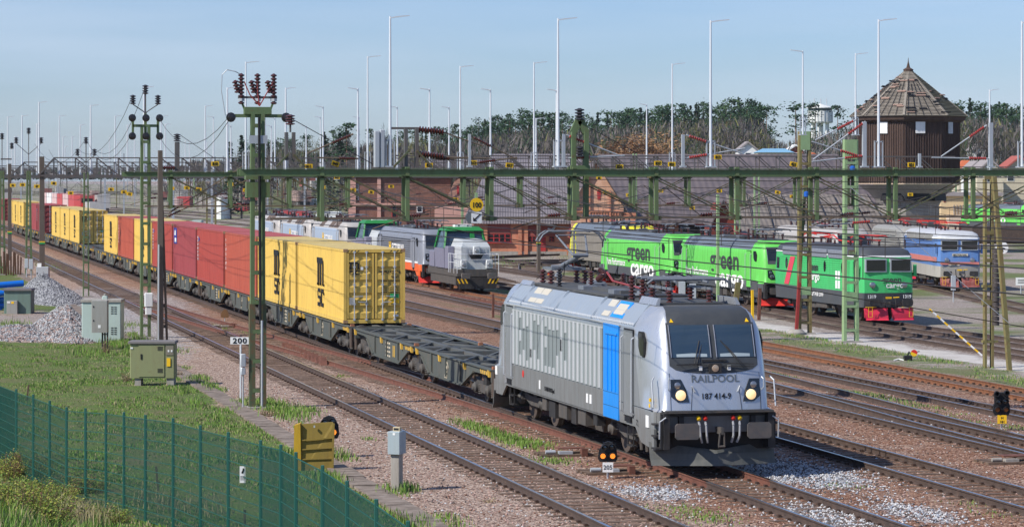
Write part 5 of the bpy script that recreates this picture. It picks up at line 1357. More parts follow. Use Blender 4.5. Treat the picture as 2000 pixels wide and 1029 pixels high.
for i, (x, y, n_, tilt) in enumerate(PL):
    far = y > 340; D = GV[0] * 1.02 + 1.5 if not far else (135 + (i * 37) % 90)
    p = PD(x, y, D); s = .12 if not far else 5.5 * D / F
    t = thing('track_number_plate', 'yellow plate %s hanging %s' % (('numbered ' + n_), ('above the green beam' if not far else ('in the wires at the left' if x < 500 else 'in the wires before the buildings' if x < 1300 else 'in the wires at the right'))), 'number plate', tuple(p), 0, 'yellow number plates on the overhead line')
    t.rotation_euler = (0, tilt, 0)
    m = MB().mat(M['yellow']).box(-s, s, -.01, .01, -s * .6, s * .6); ob('plate', m, t); m = MB().mat(M['wire']).tube((0, 0, s * .6), (0, 0, s * .6 + .15), .012, None, 4); ob('hanger', m, t)
    text(n_, s * 1.1, M['ink'], t, (0, -.014, -s * .4), 'front', align='CENTER', sx=.85, bold=.006)
# signs on the gantry above the shunter
ug, Dg = at_v(931, GV[0] - .5); p = Vector((ug, GV[0] - .5, H + (HY - 400) * Dg / F)); t = thing('speed_disc', 'round yellow speed disc reading 100', 'sign', tuple(p)); t.scale = (.8,) * 3; m = MB().mat(M['yellow']).lathe((0, 0, 0), (0, 1, 0), [(0, .001), (0, .26 * 1.0), (.02, .26), (.02, .001)], 24); ob('disc', m, t); text('100', .27, M['ink'], t, (0, -.006, -.1), 'front', align='CENTER', bold=.008, sx=.9)
p = Vector((ug, GV[0] - .5, H + (HY - 425) * Dg / F)); t = thing('arrow_board', 'square white board with a slanting black arrow under the speed disc', 'sign', tuple(p)); t.scale = (.8,) * 3; m = MB().mat(M['white']).box(-.2, .2, 0, .02, -.21, .21); ob('board', m, t); m = MB().mat(M['ink']).beam((.15, -.006, .14), (-.08, -.006, -.08), .01, .05); m.poly([(-.14, -.008, -.14), (.02, -.008, -.14), (-.14, -.008, .02)]); ob('arrow', m, t)
m = MB().mat(plain('disc_dark', (.12, .14, .15), .6)).lathe((-.18, .03, 0), (0, 1, 0), [(0, .001), (0, .24), (.02, .24), (.02, .001)], 20); ob('dark_backing', m, t)
m = MB().mat(M['mastlight']).box(-.05, .05, .03, .1, -.1, .95); ob('post', m, t)
# ================================================================= MORE MASTS IN THE MIDDLE AND FAR YARD
def pole(x, yb, yt, label, mat='mastlight', w=.12, D=None, dbl=False):
    p = P(x, yb) if D is None else PD(x, yb, D)
    if D is not None: p.z = hz(p.x, p.y)
    h = top_of(yt, DD(p)) - p.z
    t = thing('yard_mast', label, 'mast', tuple(p), 0, 'plain masts in the middle of the yard')
    m = MB().mat(M[mat])
    if dbl:
        for s in (-1, 1): m.box(s * w - .05, s * w + .05, -.1, .1, -.1, h)
        z = .6
        while z < h: m.box(-w, w, -.11, -.09, z, z + .1); z += 1.2
    else: m.box(-w, w, -.1, .1, -.1, h)
    ob('shaft', m, t); return t
for (x, yb, yt, mt, w, dbl, lab) in ((551, 470, 300, 'mastrust', .1, 0, 'rusty brown post right beside the big mast'), (1402, 600, 380, 'mastlight', .07, 0, 'thin light green post standing right of the two green engines'), (1478, 520, 345, 'mastlight', .2, 1, 'light green double post in front of the grey roof'), (1440, 520, 340, 'mastlight', .2, 1, 'light green post with a bent foot left of the dark red shed'), (1822, 470, 330, 'mastlight', .2, 1, 'light green post left of the A frame mast'), (1240, 500, 300, 'mastlight', .15, 1, 'light green post before the brown roof'),
                                   (903, 476, 372, 'mastlight', .14, 0, 'light green post left of the speed disc'), (1085, 470, 330, 'galv', .1, 0, 'steel post before the dark brick roof'), (1229, 480, 310, 'galv', .1, 0, 'steel post right of the brick gable'), (860, 470, 340, 'galv', .12, 0, 'steel post in front of the left brick building'), (740, 440, 335, 'galv', .16, 0, 'steel post in front of the pink pilasters'), (595, 430, 335, 'galv', .14, 0, 'steel post before the grey engines'),
                                   (414, 455, 305, 'galv', .14, 0, 'steel post above the red container roofs'), (436, 410, 305, 'galv', .14, 0, 'second steel post above the red container roofs'), (338, 440, 330, 'galv', .2, 0, 'pale post beside the slim concrete mast'), (404, 450, 380, 'mastolive', .12, 0, 'olive post above the maroon container'), (421, 455, 382, 'mastolive', .12, 0, 'second olive post above the maroon container'), (242, 420, 300, 'galv', .15, 0, 'steel post right of the third concrete mast'), (205, 430, 330, 'galv', .18, 0, 'steel post before the curved far tracks'),
                                   (113, 400, 320, 'galv', .15, 0, 'steel post before the red and white train'), (41, 400, 330, 'galv', .16, 0, 'steel post behind the small yellow containers'), (62, 400, 325, 'galv', .16, 0, 'second steel post behind the small yellow containers'), (172, 410, 318, 'galv', .14, 0, 'steel post beside the red engine'), (523, 450, 340, 'galv', .1, 0, 'steel post just right of the big mast'), (1295, 470, 315, 'galv', .07, 0, 'slim post over the left green engine'), (1350, 470, 325, 'galv', .05, 0, 'thin white post over the left green engine'),
                                   (1888, 440, 355, 'galv', .12, 0, 'steel post before the beige building'), (1867, 440, 350, 'mastlight', .12, 0, 'green post before the beige building'), (1860, 560, 470, 'galv', .08, 0, 'low pipe stand beside the blue engine')):
    pole(x, yb, yt, lab, mt, w, None, dbl)
# crowd of masts, plates and wagons far down the yard
rf = random.Random(12)
for i in range(64):
    x = rf.uniform(0, 690) if i < 54 else rf.uniform(700, 1100); yb = rf.uniform(366, 412) if x < 480 else rf.uniform(372, 400); mt = rf.choice(('galv', 'galv', 'mastlight', 'mastolive', 'darksteel'))
    t = pole(x, yb, rf.uniform(318, 342), 'slim distant mast among many in the far yard', mt, rf.uniform(.1, .16), F * 7.5 / (yb - HY)); t['group'] = 'slim masts of the far yard'
    if i % 2: m = MB().mat(M['rod']); z = 6.6; m.tube((0, 0, z), (rf.choice((-1, 1)) * 3.2, 0, z + .6), .04, None, 4); m.tube((0, 0, z + 1.2), (rf.choice((-1, 1)) * 2.5, 0, z + .5), .04, None, 4); ob('bracket_arm', m, t)
wc = [paint('far_wagon_%d' % i, c, .6) for i, c in enumerate(((.3, .1, .08), (.35, .34, .32), (.12, .1, .09), (.4, .28, .24), (.1, .14, .2), (.45, .44, .42)))]
for i in range(26):
    x = rf.uniform(0, 660); D = rf.uniform(520, 1150); p = PD(x, 400, D); p.z = hz(p.x, p.y); L_ = rf.uniform(10, 16); hh = rf.uniform(1.6, 3.4)
    t = thing('distant_wagon', 'dull distant freight wagon standing in the far yard', 'wagon', tuple(p), radians(rf.uniform(-3, 1)), 'dull wagons of the far yard'); m = MB().mat(wc[i % 6]).box(-1.4, 1.4, 0, L_, 1.1, 1.1 + hh); ob('body', m, t); m = MB().mat(M['under']).box(-1.1, 1.1, .4, L_ - .4, .3, 1.1); ob('underframe', m, t)
# ================================================================= WIRES
def wire(name, pts, r, label, group, mat='wire', sag=0.0):
    m = MB().mat(M[mat]); o = Vector(pts[0]); out = []
    for a, b in zip(pts, pts[1:]):
        a, b = Vector(a), Vector(b); n = 8 if sag else 1
        for i in range(n): t = i / n; out.append(a + (b - a) * t - o - Vector((0, 0, sag * 4 * t * (1 - t))))
    out.append(Vector(pts[-1]) - o); m.path(out, r, 4)
    return tag(ob(name, m, None, tuple(o)), label, 'wire', group)
def wire_pair(u, label, z1=5.35, v0=20, v1=420):
    """contact wire and catenary with droppers as one thing"""
    t = thing('overhead_line', label, 'overhead wire', (u, 0, 0), 0, 'overhead lines above the tracks')
    vs = [v0] + [v for v in GV if v < v1]; m = MB().mat(M['wire'])
    for a, b in zip(vs, vs[1:]): m.tube((0, a, z1), (0, b, z1), .011, None, 4)
    ob('contact_wire', m, t); m = MB().mat(M['wire']); d = MB().mat(M['wire'])
    for a, b in zip(vs, vs[1:]):
        n = 6
        for i in range(n):
            f0, f1 = i / n, (i + 1) / n; s = lambda f: z1 + 1.25 - 3.4 * f * (1 - f)
            m.tube((0, a + (b - a) * f0, s(f0)), (0, a + (b - a) * f1, s(f1)), .011, None, 4)
            if i: d.tube((0, a + (b - a) * f0, s(f0)), (0, a + (b - a) * f0, z1), .008, None, 4)
    ob('carrier_wire', m, t); ob('droppers', d, t)
    # steady arms at the gantries
    for v in vs[1:5]:
        a = MB().mat(M['rod']); a.tube((.0, v, z1 + .02), (1.1, v, z1 + .4), .02, None, 5); a.tube((0, v, z1 + 1.25), (1.1, v, z1 + .4), .014, None, 4); insulator(a, (1.1, v, z1 + .4), (1, 0, .1), .4, .07, 5, M['insul']); a.mat(M['rod']).tube((1.5, v, z1 + .44), (1.75, v, z1 + .46), .02); ob('steady_arm', a, t)
for u, lab in ((15.1, 'overhead wires above the nearest track'), (19.5, 'overhead wires above the container train'), (24.4, 'overhead wires above the first track right of the silver engine'), (29.05, 'overhead wires above the track with the right hand turnout'), (34.6, 'overhead wires above the track left of the orange rails'), (39.0, 'overhead wires above the orange rusty track and the shunters'), (51.1, 'overhead wires above the green engines'), (44.0, 'overhead wires above the track behind the green lattice masts'), (57, 'overhead wires above the yellow grey engine')):
    wire_pair(u, lab, 5.35 if u < 40 else 4.9, 20 if u < 40 else 118, 420)
# cross-span wires
for i, (x0, y0, x1, y1, D) in enumerate(((500, 345, 2000, 358, 95), (790, 432, 2010, 640, 76), (640, 470, 2010, 480, 118), (900, 452, 2010, 474, 112), (560, 360, 2010, 372, 130), (1160, 445, 1700, 470, 100), (1660, 200 + 165, 1970, 610 + 20, 110))):
    wire('cross_wire', [PD(x0, y0, D), PD(x1, y1, D)], .012, ('thin cross wire under the green beam', 'long thin wire sloping down across the green engines', 'level wire in front of the grey roof', 'wire just above the engine roofs', 'cross wire behind the hanging posts', 'wire above the second green engine', 'pale stay wire slanting down to the right')[i], 'thin cross wires of the yard', 'wire' if i < 6 else 'galv')
a, b, c3 = big.location + Vector((-.85, 0, 8.95)), m2.location + Vector((.6, 0, 9.7)), m3.location + Vector((0, 0, 9.4))
for k, (p0, p1, s, lab) in enumerate(((a, b, 1.0, 'upper feeder wire between the two left lattice masts'), (a + Vector((0, 0, -.1)), b + Vector((0, 0, -.8)), 1.1, 'lower feeder wire between the two left lattice masts'), (m2.location + Vector((-.55, 0, 10.7)), c3 + Vector((-.5, 0, -.6)), 1.2, 'left feeder wire dipping from the ring insulators to the slim mast'), (m2.location + Vector((.0, 0, 11.1)), c3 + Vector((.5, 0, -.6)), 1.3, 'feeder wire from the top insulator to the slim mast'), (m2.location + Vector((-.6, 0, 9.0)), c3, 1.2, 'lowest feeder wire from the ring insulators to the slim mast'),
                                    (c3, Vector((12.0, 208, 9.4)), 1.4, 'feeder wire leading on to the left edge masts'), (c3 + Vector((.5, 0, -.6)), Vector((13.0, 208, 9.0)), 1.4, 'second feeder wire leading on to the left edge masts'), (PD(569, 232, 88), PD(745, 330, 90), .0, 'stay wire from the single brown insulator down to the right'), (PD(349, 262, 125), PD(420, 310, 127), 0, 'short stay wire from the black insulator'), (PD(1133, 240, 90), PD(1245, 300, 92), 0, 'stay wire from the top of the green A frame'), (PD(800, 300, 95), PD(1300, 318, 95), .3, 'thin wire crossing above the beam'))):
    wire('feeder_wire', [p0, p1], .012, lab, 'feeder and stay wires', sag=s)
# ================================================================= CABINETS, SIGNS, SIGNALS
M['hut'] = paint('hut_pale_green', (.42, .52, .48), .55, 0, (.25, .24, .2), .3)
M['olive'] = paint('cabinet_olive', (.24, .26, .13), .55, 0, (.17, .13, .08), .4, True, 1, .4)
M['greycab'] = paint('cabinet_grey', (.3, .3, .28), .6, .1, (.2, .16, .12), .5)
M['teal'] = paint('cabinet_dark_teal', (.13, .2, .17), .55, 0, (.1, .1, .08), .4)
M['roofdark'] = paint('cabinet_lid', (.16, .15, .15), .7, 0, (.25, .22, .2), .5, False)
def sc(px, D): return px * D / F
p = P(200, 668); D = DD(p); k = D / F
t = thing('equipment_hut', 'pale green metal hut with flat grey lid and louvres beside the gravel heap', 'hut', tuple(p), -TH)
w = 38 * k; h = 84 * k; m = MB().mat(M['hut']).bbox(-w, w, -.35, .75, -.1, h - .12, .03); ob('walls', m, t); m = MB().mat(M['concrete']).bbox(-w - .04, w + .04, -.4, .8, h - .12, h, .02); ob('lid', m, t)
for x in (.05, .42):
    for z in (.35, h - .62):
        m = MB().mat(M['grill'])
        for r in range(4): m.box(x, x + .1, -.365, -.345, z + r * .09, z + r * .09 + .035); m.box(x + .14, x + .24, -.365, -.345, z + r * .09, z + r * .09 + .035)
        ob('louvre', m, t)
m = MB().mat(M['hut']).bbox(.0, .22, -.1, .15, h, h + .14, .02); m.mat(M['concrete']).lathe((.11, .02, h + .14), (0, 0, 1), [(0, .05), (.08, .06), (.1, 0)], 10); ob('lid_sensor', m, t)
p = P(196, 682); t = thing('switch_box', 'rusty grey switch box on two posts in front of the pale green hut', 'cabinet', tuple(p), -TH); k = DD(p) / F
m = MB().mat(M['greycab']).bbox(-16 * k, 15 * k, -.2, .2, 33 * k, 96 * k, .02); ob('case', m, t); m = MB().mat(M['black'])
for x in (4, 9, 14): m.tube((x * k, 0, -.1), (x * k, 0, 34 * k), .035)
ob('posts', m, t); m = MB().mat(M['white']).box(-3 * k, 2 * k, -.21, -.2, 42 * k, 48 * k); ob('label_plate', m, t); m = MB().mat(M['ink']).box(-13 * k, -11 * k, -.215, -.2, 55 * k, 58 * k); m.box(-13 * k, -11 * k, -.215, -.2, 82 * k, 85 * k); ob('hinge', m, t)
p = P(299, 752); t = thing('relay_cabinet', 'olive green steel cabinet on stone feet in the grass, grey lid', 'cabinet', tuple(p), -TH); k = DD(p) / F
m = MB().mat(M['olive']).bbox(-43 * k, 44 * k, -.3, .45, 15 * k, 82 * k, .03); ob('case', m, t); m = MB().mat(M['roofdark']).bbox(-46 * k, 46 * k, -.36, .5, 82 * k, 87 * k, .02); ob('lid', m, t)
m = MB().mat(M['concrete']); m.box(-34 * k, -22 * k, -.25, .4, -.15, 14 * k); m.box(28 * k, 42 * k, -.25, .4, -.15, 14 * k); ob('feet', m, t)
m = MB().mat(M['olive']).box(-26 * k, 24 * k, -.325, -.295, 18 * k, 79 * k); d = ob('door', m, t); m = MB().mat(M['ink']).box(-22 * k, -19 * k, -.345, -.32, 52 * k, 62 * k); ob('handle', m, d)
m = MB().mat(M['grill'])
for z in (30, 73):
    for r in range(4): m.box(11 * k, 21 * k, -.335, -.32, (z + r * 2.2 - 4) * k, (z + r * 2.2 - 3) * k)
ob('vent', m, d); m = MB().mat(paint('panel_brown_grey', (.2, .18, .14), .6)).box(27 * k, 42 * k, -.325, -.295, 60 * k, 79 * k); m.mat(M['yellow']).box(29 * k, 36 * k, -.33, -.3, 38 * k, 54 * k); m.mat(M['white']).box(31 * k, 34 * k, -.34, -.32, 66 * k, 70 * k); m.box(37 * k, 40 * k, -.34, -.32, 66 * k, 70 * k); m.box(-42 * k, -37 * k, -.32, -.3, 72 * k, 75 * k); ob('side_panel', m, t)
p = P(36, 612); t = thing('trackside_cabinet', 'dark green cabinet with a small grey meter box in front of blue pipes', 'cabinet', tuple(p), -TH); k = DD(p) / F
m = MB().mat(M['teal']).bbox(-26 * k, 27 * k, -.35, .7, -.1, 46 * k, .03); ob('case', m, t); m = MB().mat(M['roofdark']).prism([(-29 * k, 45 * k), (29 * k, 45 * k), (27 * k, 49 * k), (-27 * k, 49 * k)], 'y', -.45, .8); ob('lid', m, t); m = MB().mat(M['greycab']).bbox(-19 * k, 2 * k, -.6, -.36, -.1, 26 * k, .02); m.mat(M['white']).box(-18 * k, -12 * k, -.61, -.6, 21 * k, 24 * k); m.mat(M['yellow']).box(-10 * k, -5 * k, -.61, -.6, 20 * k, 24 * k); ob('meter_box', m, t)
p = P(84, 544); t = thing('utility_box', 'square white grey box at the foot of the second concrete mast', 'cabinet', tuple(p), -TH); k = DD(p) / F; m = MB().mat(M['galv']).bbox(-12 * k, 12 * k, -.3, .3, -.1, 23 * k, .02); m.mat(M['white']).box(-11 * k, -3 * k, -.1, .1, 23 * k, 30 * k); ob('case', m, t); m = MB().mat(M['ink']).box(-11 * k, -9 * k, -.31, -.3, 9 * k, 12 * k); ob('handle', m, t)
for x, y, a, b, lab in ((52, 543, 7, 14, 'small grey box on a pale post beside a green mast, the left one'), (61, 545, 8, 15, 'small grey box on a pale post beside a green mast, the right one'), (1862, 590, 9, 22, 'pale grey box on a post beside the green engine front'), (1332, 602, 13, 22, 'grey box on a post left of the twin boxes behind the silver engine roof'), (1353, 606, 13, 22, 'grey box on a post right of its twin behind the silver engine roof')):
    p = P(x, y); k = DD(p) / F; t = thing('post_box', lab, 'cabinet', tuple(p), -TH, 'small boxes on posts'); hh = (24 if x < 100 else 30)
    m = MB().mat(M['galv']).bbox(-a * k / 2, a * k / 2, -.12, .12, (hh - b * .3) * k, (hh + b) * k, .015); ob('case', m, t); m = MB().mat(M['galv']).tube((0, 0, -.1), (0, 0, hh * k), .04); ob('post', m, t)
p = P(775, 958); t = thing('point_heater_box', 'blue grey box on a square concrete post beside the ballast', 'cabinet', tuple(p), -TH - .35)
m = MB().mat(M['concrete']).bbox(-.11, .11, -.11, .11, -.2, .92, .02); ob('post', m, t); m = MB().mat(paint('box_blue_grey', (.36, .43, .46), .5, .2, (.25, .25, .22), .4)).bbox(-.15, .15, -.19, .19, .84, 1.35, .015); ob('case', m, t); m = MB().mat(paint('cream_socket', (.6, .5, .32), .6)).box(-.07, .09, -.06, .06, 1.35, 1.44); m.mat(M['ink']).box(-.05, .07, -.065, -.055, 1.37, 1.42); ob('socket', m, t); m = MB().mat(M['white']).box(-.02, .04, -.196, -.19, 1.27, 1.32); ob('label_plate', m, t)
# yellow upturned bin
p = P(617, 918); t = thing('yellow_steel_cover', 'battered yellow steel cover leaning upright behind the fence beside a small signal', 'steel cover', tuple(p), -TH); k = DD(p) / F
yb = paint('cover_yellow', (.5, .31, .015), .6, 0, (.16, .1, .02), .6, True, 1.4, .15); yi = paint('cover_olive_inside', (.24, .17, .028), .7, 0, (.14, .1, .04), .6, True, 1.4, .2)
m = MB().mat(yb).prism([(-43 * k, -.1), (-42 * k, 88 * k), (-30 * k, 92 * k), (-28 * k, -.1)], 'y', -.1, .28); ob('side_wall', m, t)
m = MB().mat(yi).loft([[(-29 * k, -.05, -.1), (33 * k, -.05, 5 * k), (36 * k, -.02, 88 * k), (33 * k, 0, 94 * k), (-30 * k, 0, 90 * k)], [(-29 * k, .05, -.1), (33 * k, .05, 5 * k), (36 * k, .08, 88 * k), (33 * k, .1, 94 * k), (-30 * k, .1, 90 * k)]])
ob('panel', m, t); m = MB().mat(yi)
for z, zz in ((22, 24), (41, 45), (59, 64)): m.beam((-28 * k, -.06, z * k), (33 * k, -.06, zz * k), .035, .03)
m.beam((33 * k, -.08, 5 * k), (35 * k, -.08, 92 * k), .05, .06); ob('ribs', m, t); m = MB().mat(M['galv']).box(-4 * k, -1 * k, -.11, -.06, 84 * k, 88 * k); m.beam((-2 * k, -.1, 4 * k), (-1 * k, -.14, -22 * k), .035); ob('catch', m, t)
# dwarf signals
def dwarf(x, y, lab, num=None, size=1.0, lit=(0, 1), plate='white', yaw=0.0, four=True, back=False, base=True):
    p = P(x, y); t = thing('dwarf_signal', lab, 'signal', tuple(p), -TH + yaw, 'dwarf signals beside the tracks'); s = size
    hd = MB().mat(M['ink'] if not back else paint('signal_back_brown', (.16, .08, .03), .7, 0, (.06, .04, .03), .5))
    o = [(-.2, .0), (.2, 0), (.24, .08), (.22, .3), (.12, .47), (.0, .5), (-.1, .46), (-.22, .28), (-.24, .08)]
    hd.prism([(a * s, (b + .42) * s) for a, b in o], 'y', -.05 * s, .08 * s); ob('head', hd, t)
    if not back:
        for i, (a, b) in enumerate(((-.12, .14), (.12, .14), (-.07, .34), (.1, .36))):
            l_ = MB().mat((M['orangelamp'] if plate != 'yellow' else plain('amber_unlit', (.35, .12, .02), .3)) if i in lit else M['glass']).lathe((a * s, -.055 * s, (b + .42) * s), (0, -1, 0), [(0, .065 * s), (.01, .06 * s), (.02, 0)], 12); ob('lens', l_, t)
            q = MB().mat(M['ink']); rr_ = .085 * s
            for j in range(7):
                a0, a1 = pi * (.0 + j / 7), pi * (j + 1) / 7
                q.loft([[(a * s + cos(w_) * rr_, yy, (b + .42) * s + sin(w_) * rr_) for w_ in (a0, a1)] + [(a * s + cos(w_) * rr_ * 1.12, yy, (b + .42) * s + sin(w_) * rr_ * 1.12) for w_ in (a1, a0)] for yy in (-.05 * s, -.2 * s)])
            ob('hood', q, t)
    m = MB().mat(M['galv']).tube((0, 0, -.05), (0, 0, .45 * s), .025 * s); ob('stem', m, t)
    if num:
        m = MB().mat(M[plate]).box(-.13 * s, .13 * s, -.1, -.085, .17 * s, .41 * s); pl = ob('number_board', m, t)
        lines = num.split('|')
        for i, q in enumerate(lines): text(q, (.15 if len(lines) == 1 else .1) * s, M['ink'], t, (0, -.104, (.24 if len(lines) == 1 else .3 - .11 * i) * s), 'front', align='CENTER')
    return t
dwarf(1187, 934, 'four lamp dwarf signal numbered 205 with two lit orange lamps left of the silver engine', '205', .95)
dwarf(641, 893, 'dwarf signal with two lit orange lamps peeping over the yellow steel cover', None, 1.15)
t = dwarf(1956, 838, 'five lamp black signal with yellow board H 181 at the right edge', 'H|181', 1.0, (0, 1), 'yellow')
hd = MB().mat(M['ink']).bbox(-.2, .2, -.04, .08, .4, 1.05, .02); ob('backboard', hd, t)
for a, b in ((-.15, 1.0), (.13, 1.02)): q = MB().mat(M['ink']).lathe((a, -.05, b), (0, -1, .1), [(0, .085), (.14, .08), (.14, .06), (0, .06)], 10); ob('hood', q, t)
dwarf(439, 634, 'brown back of a dwarf signal between the near track and the train', None, .8, back=True)
p = P(1776, 704); t = thing('point_indicator', 'round red and yellow point indicator on a black lever stand', 'point indicator', tuple(p), -TH); k = DD(p) / F
m = MB().mat(M['ink']).bbox(-11 * k, 5 * k, -.15, .15, -.05, 10 * k, .03); m.beam((-4 * k, 0, 8 * k), (0, 0, 18 * k), .05); m.beam((0, 0, 15 * k), (20 * k, 0, 18 * k), .035); ob('stand', m, t)
def halfdisc(m, c, r, a0, a1, y): 
    m.loft([[(c[0], yy, c[1])] + [(c[0] + r * cos(a0 + (a1 - a0) * i / 10), yy, c[1] + r * sin(a0 + (a1 - a0) * i / 10)) for i in range(11)] for yy in (y, y + .02)])
m = MB().mat(M['red']); halfdisc(m, (9 * k, 15 * k), 6.5 * k, -.4, pi - .4, -.05); m.mat(M['yellow']); halfdisc(m, (9 * k, 15 * k), 6.5 * k, pi - .4, 2 * pi - .4, -.05); ob('disc', m, t)
m = MB().mat(M['white']).path([(-11 * k, 0, 1 * k), (-20 * k, .1, 3 * k), (-30 * k, 0, .5 * k)], .03, 5); ob('pull_rod', m, t)
p = P(1068, 545); t = thing('point_indicator', 'small red and yellow point indicator in the grass by the turntable', 'point indicator', tuple(p), -TH); m = MB().mat(M['ink']).beam((-.8, 0, .0), (.2, 0, .5), .05); ob('stand', m, t); m = MB().mat(M['red']); halfdisc(m, (.25, .35), .2, 0, pi, -.05); m.mat(M['yellow']); halfdisc(m, (.25, .35), .2, pi, 2 * pi, -.05); ob('disc', m, t)
# kilometre board 200
p = P(470, 782); k = DD(p) / F; t = thing('distance_board', 'white board reading 200 on a thin pale post', 'sign', tuple(p), -TH); m = MB().mat(M['white']).box(-20 * k, 17 * k, -.03, 0, 110 * k, 124 * k); ob('board', m, t); m = MB().mat(M['lampwhite']).tube((0, 0, -.05), (0, 0, 111 * k), .03); ob('post', m, t); text('200', 14.5 * k, M['ink'], t, (-1.5 * k, -.036, 112.2 * k), 'front', align='CENTER', bold=.006, sx=1.15, space=1.15)
# point machine sleepers and bits
for x, y, lab, col in ((1105, 890, 'white and brown point machine parts on sleepers left of the engine bogie', 'white'), (1195, 925, 'white pipe end and planks behind signal 205', 'white'), (1975, 905, 'rusty plate on white stone blocks at the right edge', 'concrete'), (440, 640, 'flat wooden planks beside the brown signal back', 'concrete')):
    p = P(x, y); t = thing('point_machine', lab, 'point machine', tuple(p), rz=0); m = MB().mat(M['sleeper'])
    for q in (-.25, .15, .5): m.box(-.7, .7, q, q + .22, -.04, .06)
    ob('planks', m, t); m = MB().mat(M['concrete'] if col != 'white' else M['galv']).tube((-.55, -.1, .12), (-.3, -.1, .12), .05, None, 10); m.box(-.2, .15, -.15, .05, .06, .13); ob('cover', m, t); m = MB().mat(M['railred']).box(-.2, .5, -.0, .35, .17, .2); m.box(.35, .5, -.3, -.1, .0, .2); ob('plate', m, t)
# blue pipes
bp_ = paint('pipe_blue', (.0, .13, .55), .35, 0, (.02, .1, .35), .2)
for i, (x, y, xx) in enumerate(((46, 553, -60), (56, 567, -60), (8, 585, -60), (8, 597, -60), (2, 610, -60), (4, 603, -60))):
    a = PD(x, y, 152); b = PD(xx, y + (x - xx) * .08 + (3 if i == 1 else 0), 152 - (x - xx) * .006); m = MB().mat(bp_)
    m.tube(b - a, (0, 0, 0), .165, None, 14); m.mat(M['ink']).tube((0, 0, 0), (b - a).normalized() * -.01, .13, None, 14)
    tag(ob('plastic_pipe', m, None, tuple(a)), ('topmost bright blue pipe of the stack behind the dark green cabinet', 'second bright blue pipe, reaching farthest right', 'third blue pipe of the stack, partly behind the cabinet', 'fourth blue pipe of the stack, behind the cabinet', 'lowest blue pipe at the left edge', 'fifth blue pipe of the stack')[i], 'pipe', 'blue pipes stacked at the left')
# wooden stakes
for i in range(9):
    p = P(3 + i * 4.6, 536 + (i % 3)); m = MB().mat(paint('stake_brown', (.12, .06, .035), .85, 0, (.05, .03, .02), .6)); hh = 1.35 + .12 * ((i * 7) % 4); m.beam((0, 0, -.1), ((i % 3 - 1) * .05, 0, hh), .12, .08)
    tag(ob('wooden_stake', m, None, tuple(p)), 'dark brown wooden stake in the row behind the blue pipes, ' + ('first', 'second', 'third', 'fourth', 'fifth', 'sixth', 'seventh', 'eighth', 'ninth')[i] + ' from the left', 'stake', 'row of wooden stakes')
# broken planks and rusty posts behind the engine roof
for i, (x, y, w_, hh, tl, c_, lab) in enumerate(((1434, 606, .3, 1.6, .25, 'mastolive', 'tilted olive steel plate behind the twin grey boxes'), (1470, 625, .12, 1.6, -.02, 'yellow', 'yellow and rusty buffer stop post'), (1482, 625, .16, 1.7, .06, 'railred', 'rusty brown buffer stop post with splintered edge'), (963, 620, .1, 1.2, 0, 'railred', 'rusty rail post at the left rear of the silver engine'))):
    p = P(x, y); m = MB().mat(M[c_]); m.beam((0, 0, -.1), (tl, 0, hh), w_, .12); m.mat(M['railred']).beam((.02, .08, -.1), (tl + .05, .08, hh * .8), w_ * .8, .08); tag(ob('steel_post', m, None, tuple(p)), lab, 'post')
# striped stay wire guard
p0, p1 = PD(1918, 694, 104), PD(1815, 603, 104.5); m = MB()
for i in range(14):
    a = p0 + (p1 - p0) * (i / 14); b = p0 + (p1 - p0) * ((i + 1) / 14); m.mat(M['yellow'] if i % 2 else M['white']); m.tube(a - p0, b - p0, .035, None, 6)
tag(ob('stay_wire_guard', m, None, tuple(p0)), 'yellow and white striped guard on the stay wire left of the A frame', 'wire guard')
p = P(1957, 495); k = DD(p) / F; t = thing('clock_sign', 'round white dial on a post right of the blue engine', 'dial', tuple(p), -TH)
m = MB().mat(M['white']).lathe((0, 0, 11 * k), (0, 1, 0), [(0, .001), (0, 12.5 * k), (.05, 12.5 * k), (.05, .001)], 24); ob('dial', m, t); m = MB().mat(M['ink']).beam((-5 * k, -.01, 13 * k), (6 * k, -.01, 9 * k), .02, .12); m.beam((0, -.012, 11 * k), (2 * k, -.012, 3 * k), .02, .1); ob('bars', m, t)
p = P(1994, 575); k = DD(p) / F; t = thing('notice_board', 'small white notice board on a thin post at the right edge', 'sign', tuple(p), -TH); m = MB().mat(M['white']).box(-10 * k, 12 * k, 0, .03, 18 * k, 33 * k); ob('board', m, t); m = MB().mat(M['galv']).tube((0, .03, -.1), (0, .03, 18 * k), .04); ob('post', m, t); m = MB().mat(M['ink']); [m.box(-6 * k, 8 * k, -.005, 0, z * k, (z + 1.2) * k) for z in (22, 25, 28)]; ob('text_lines', m, t)
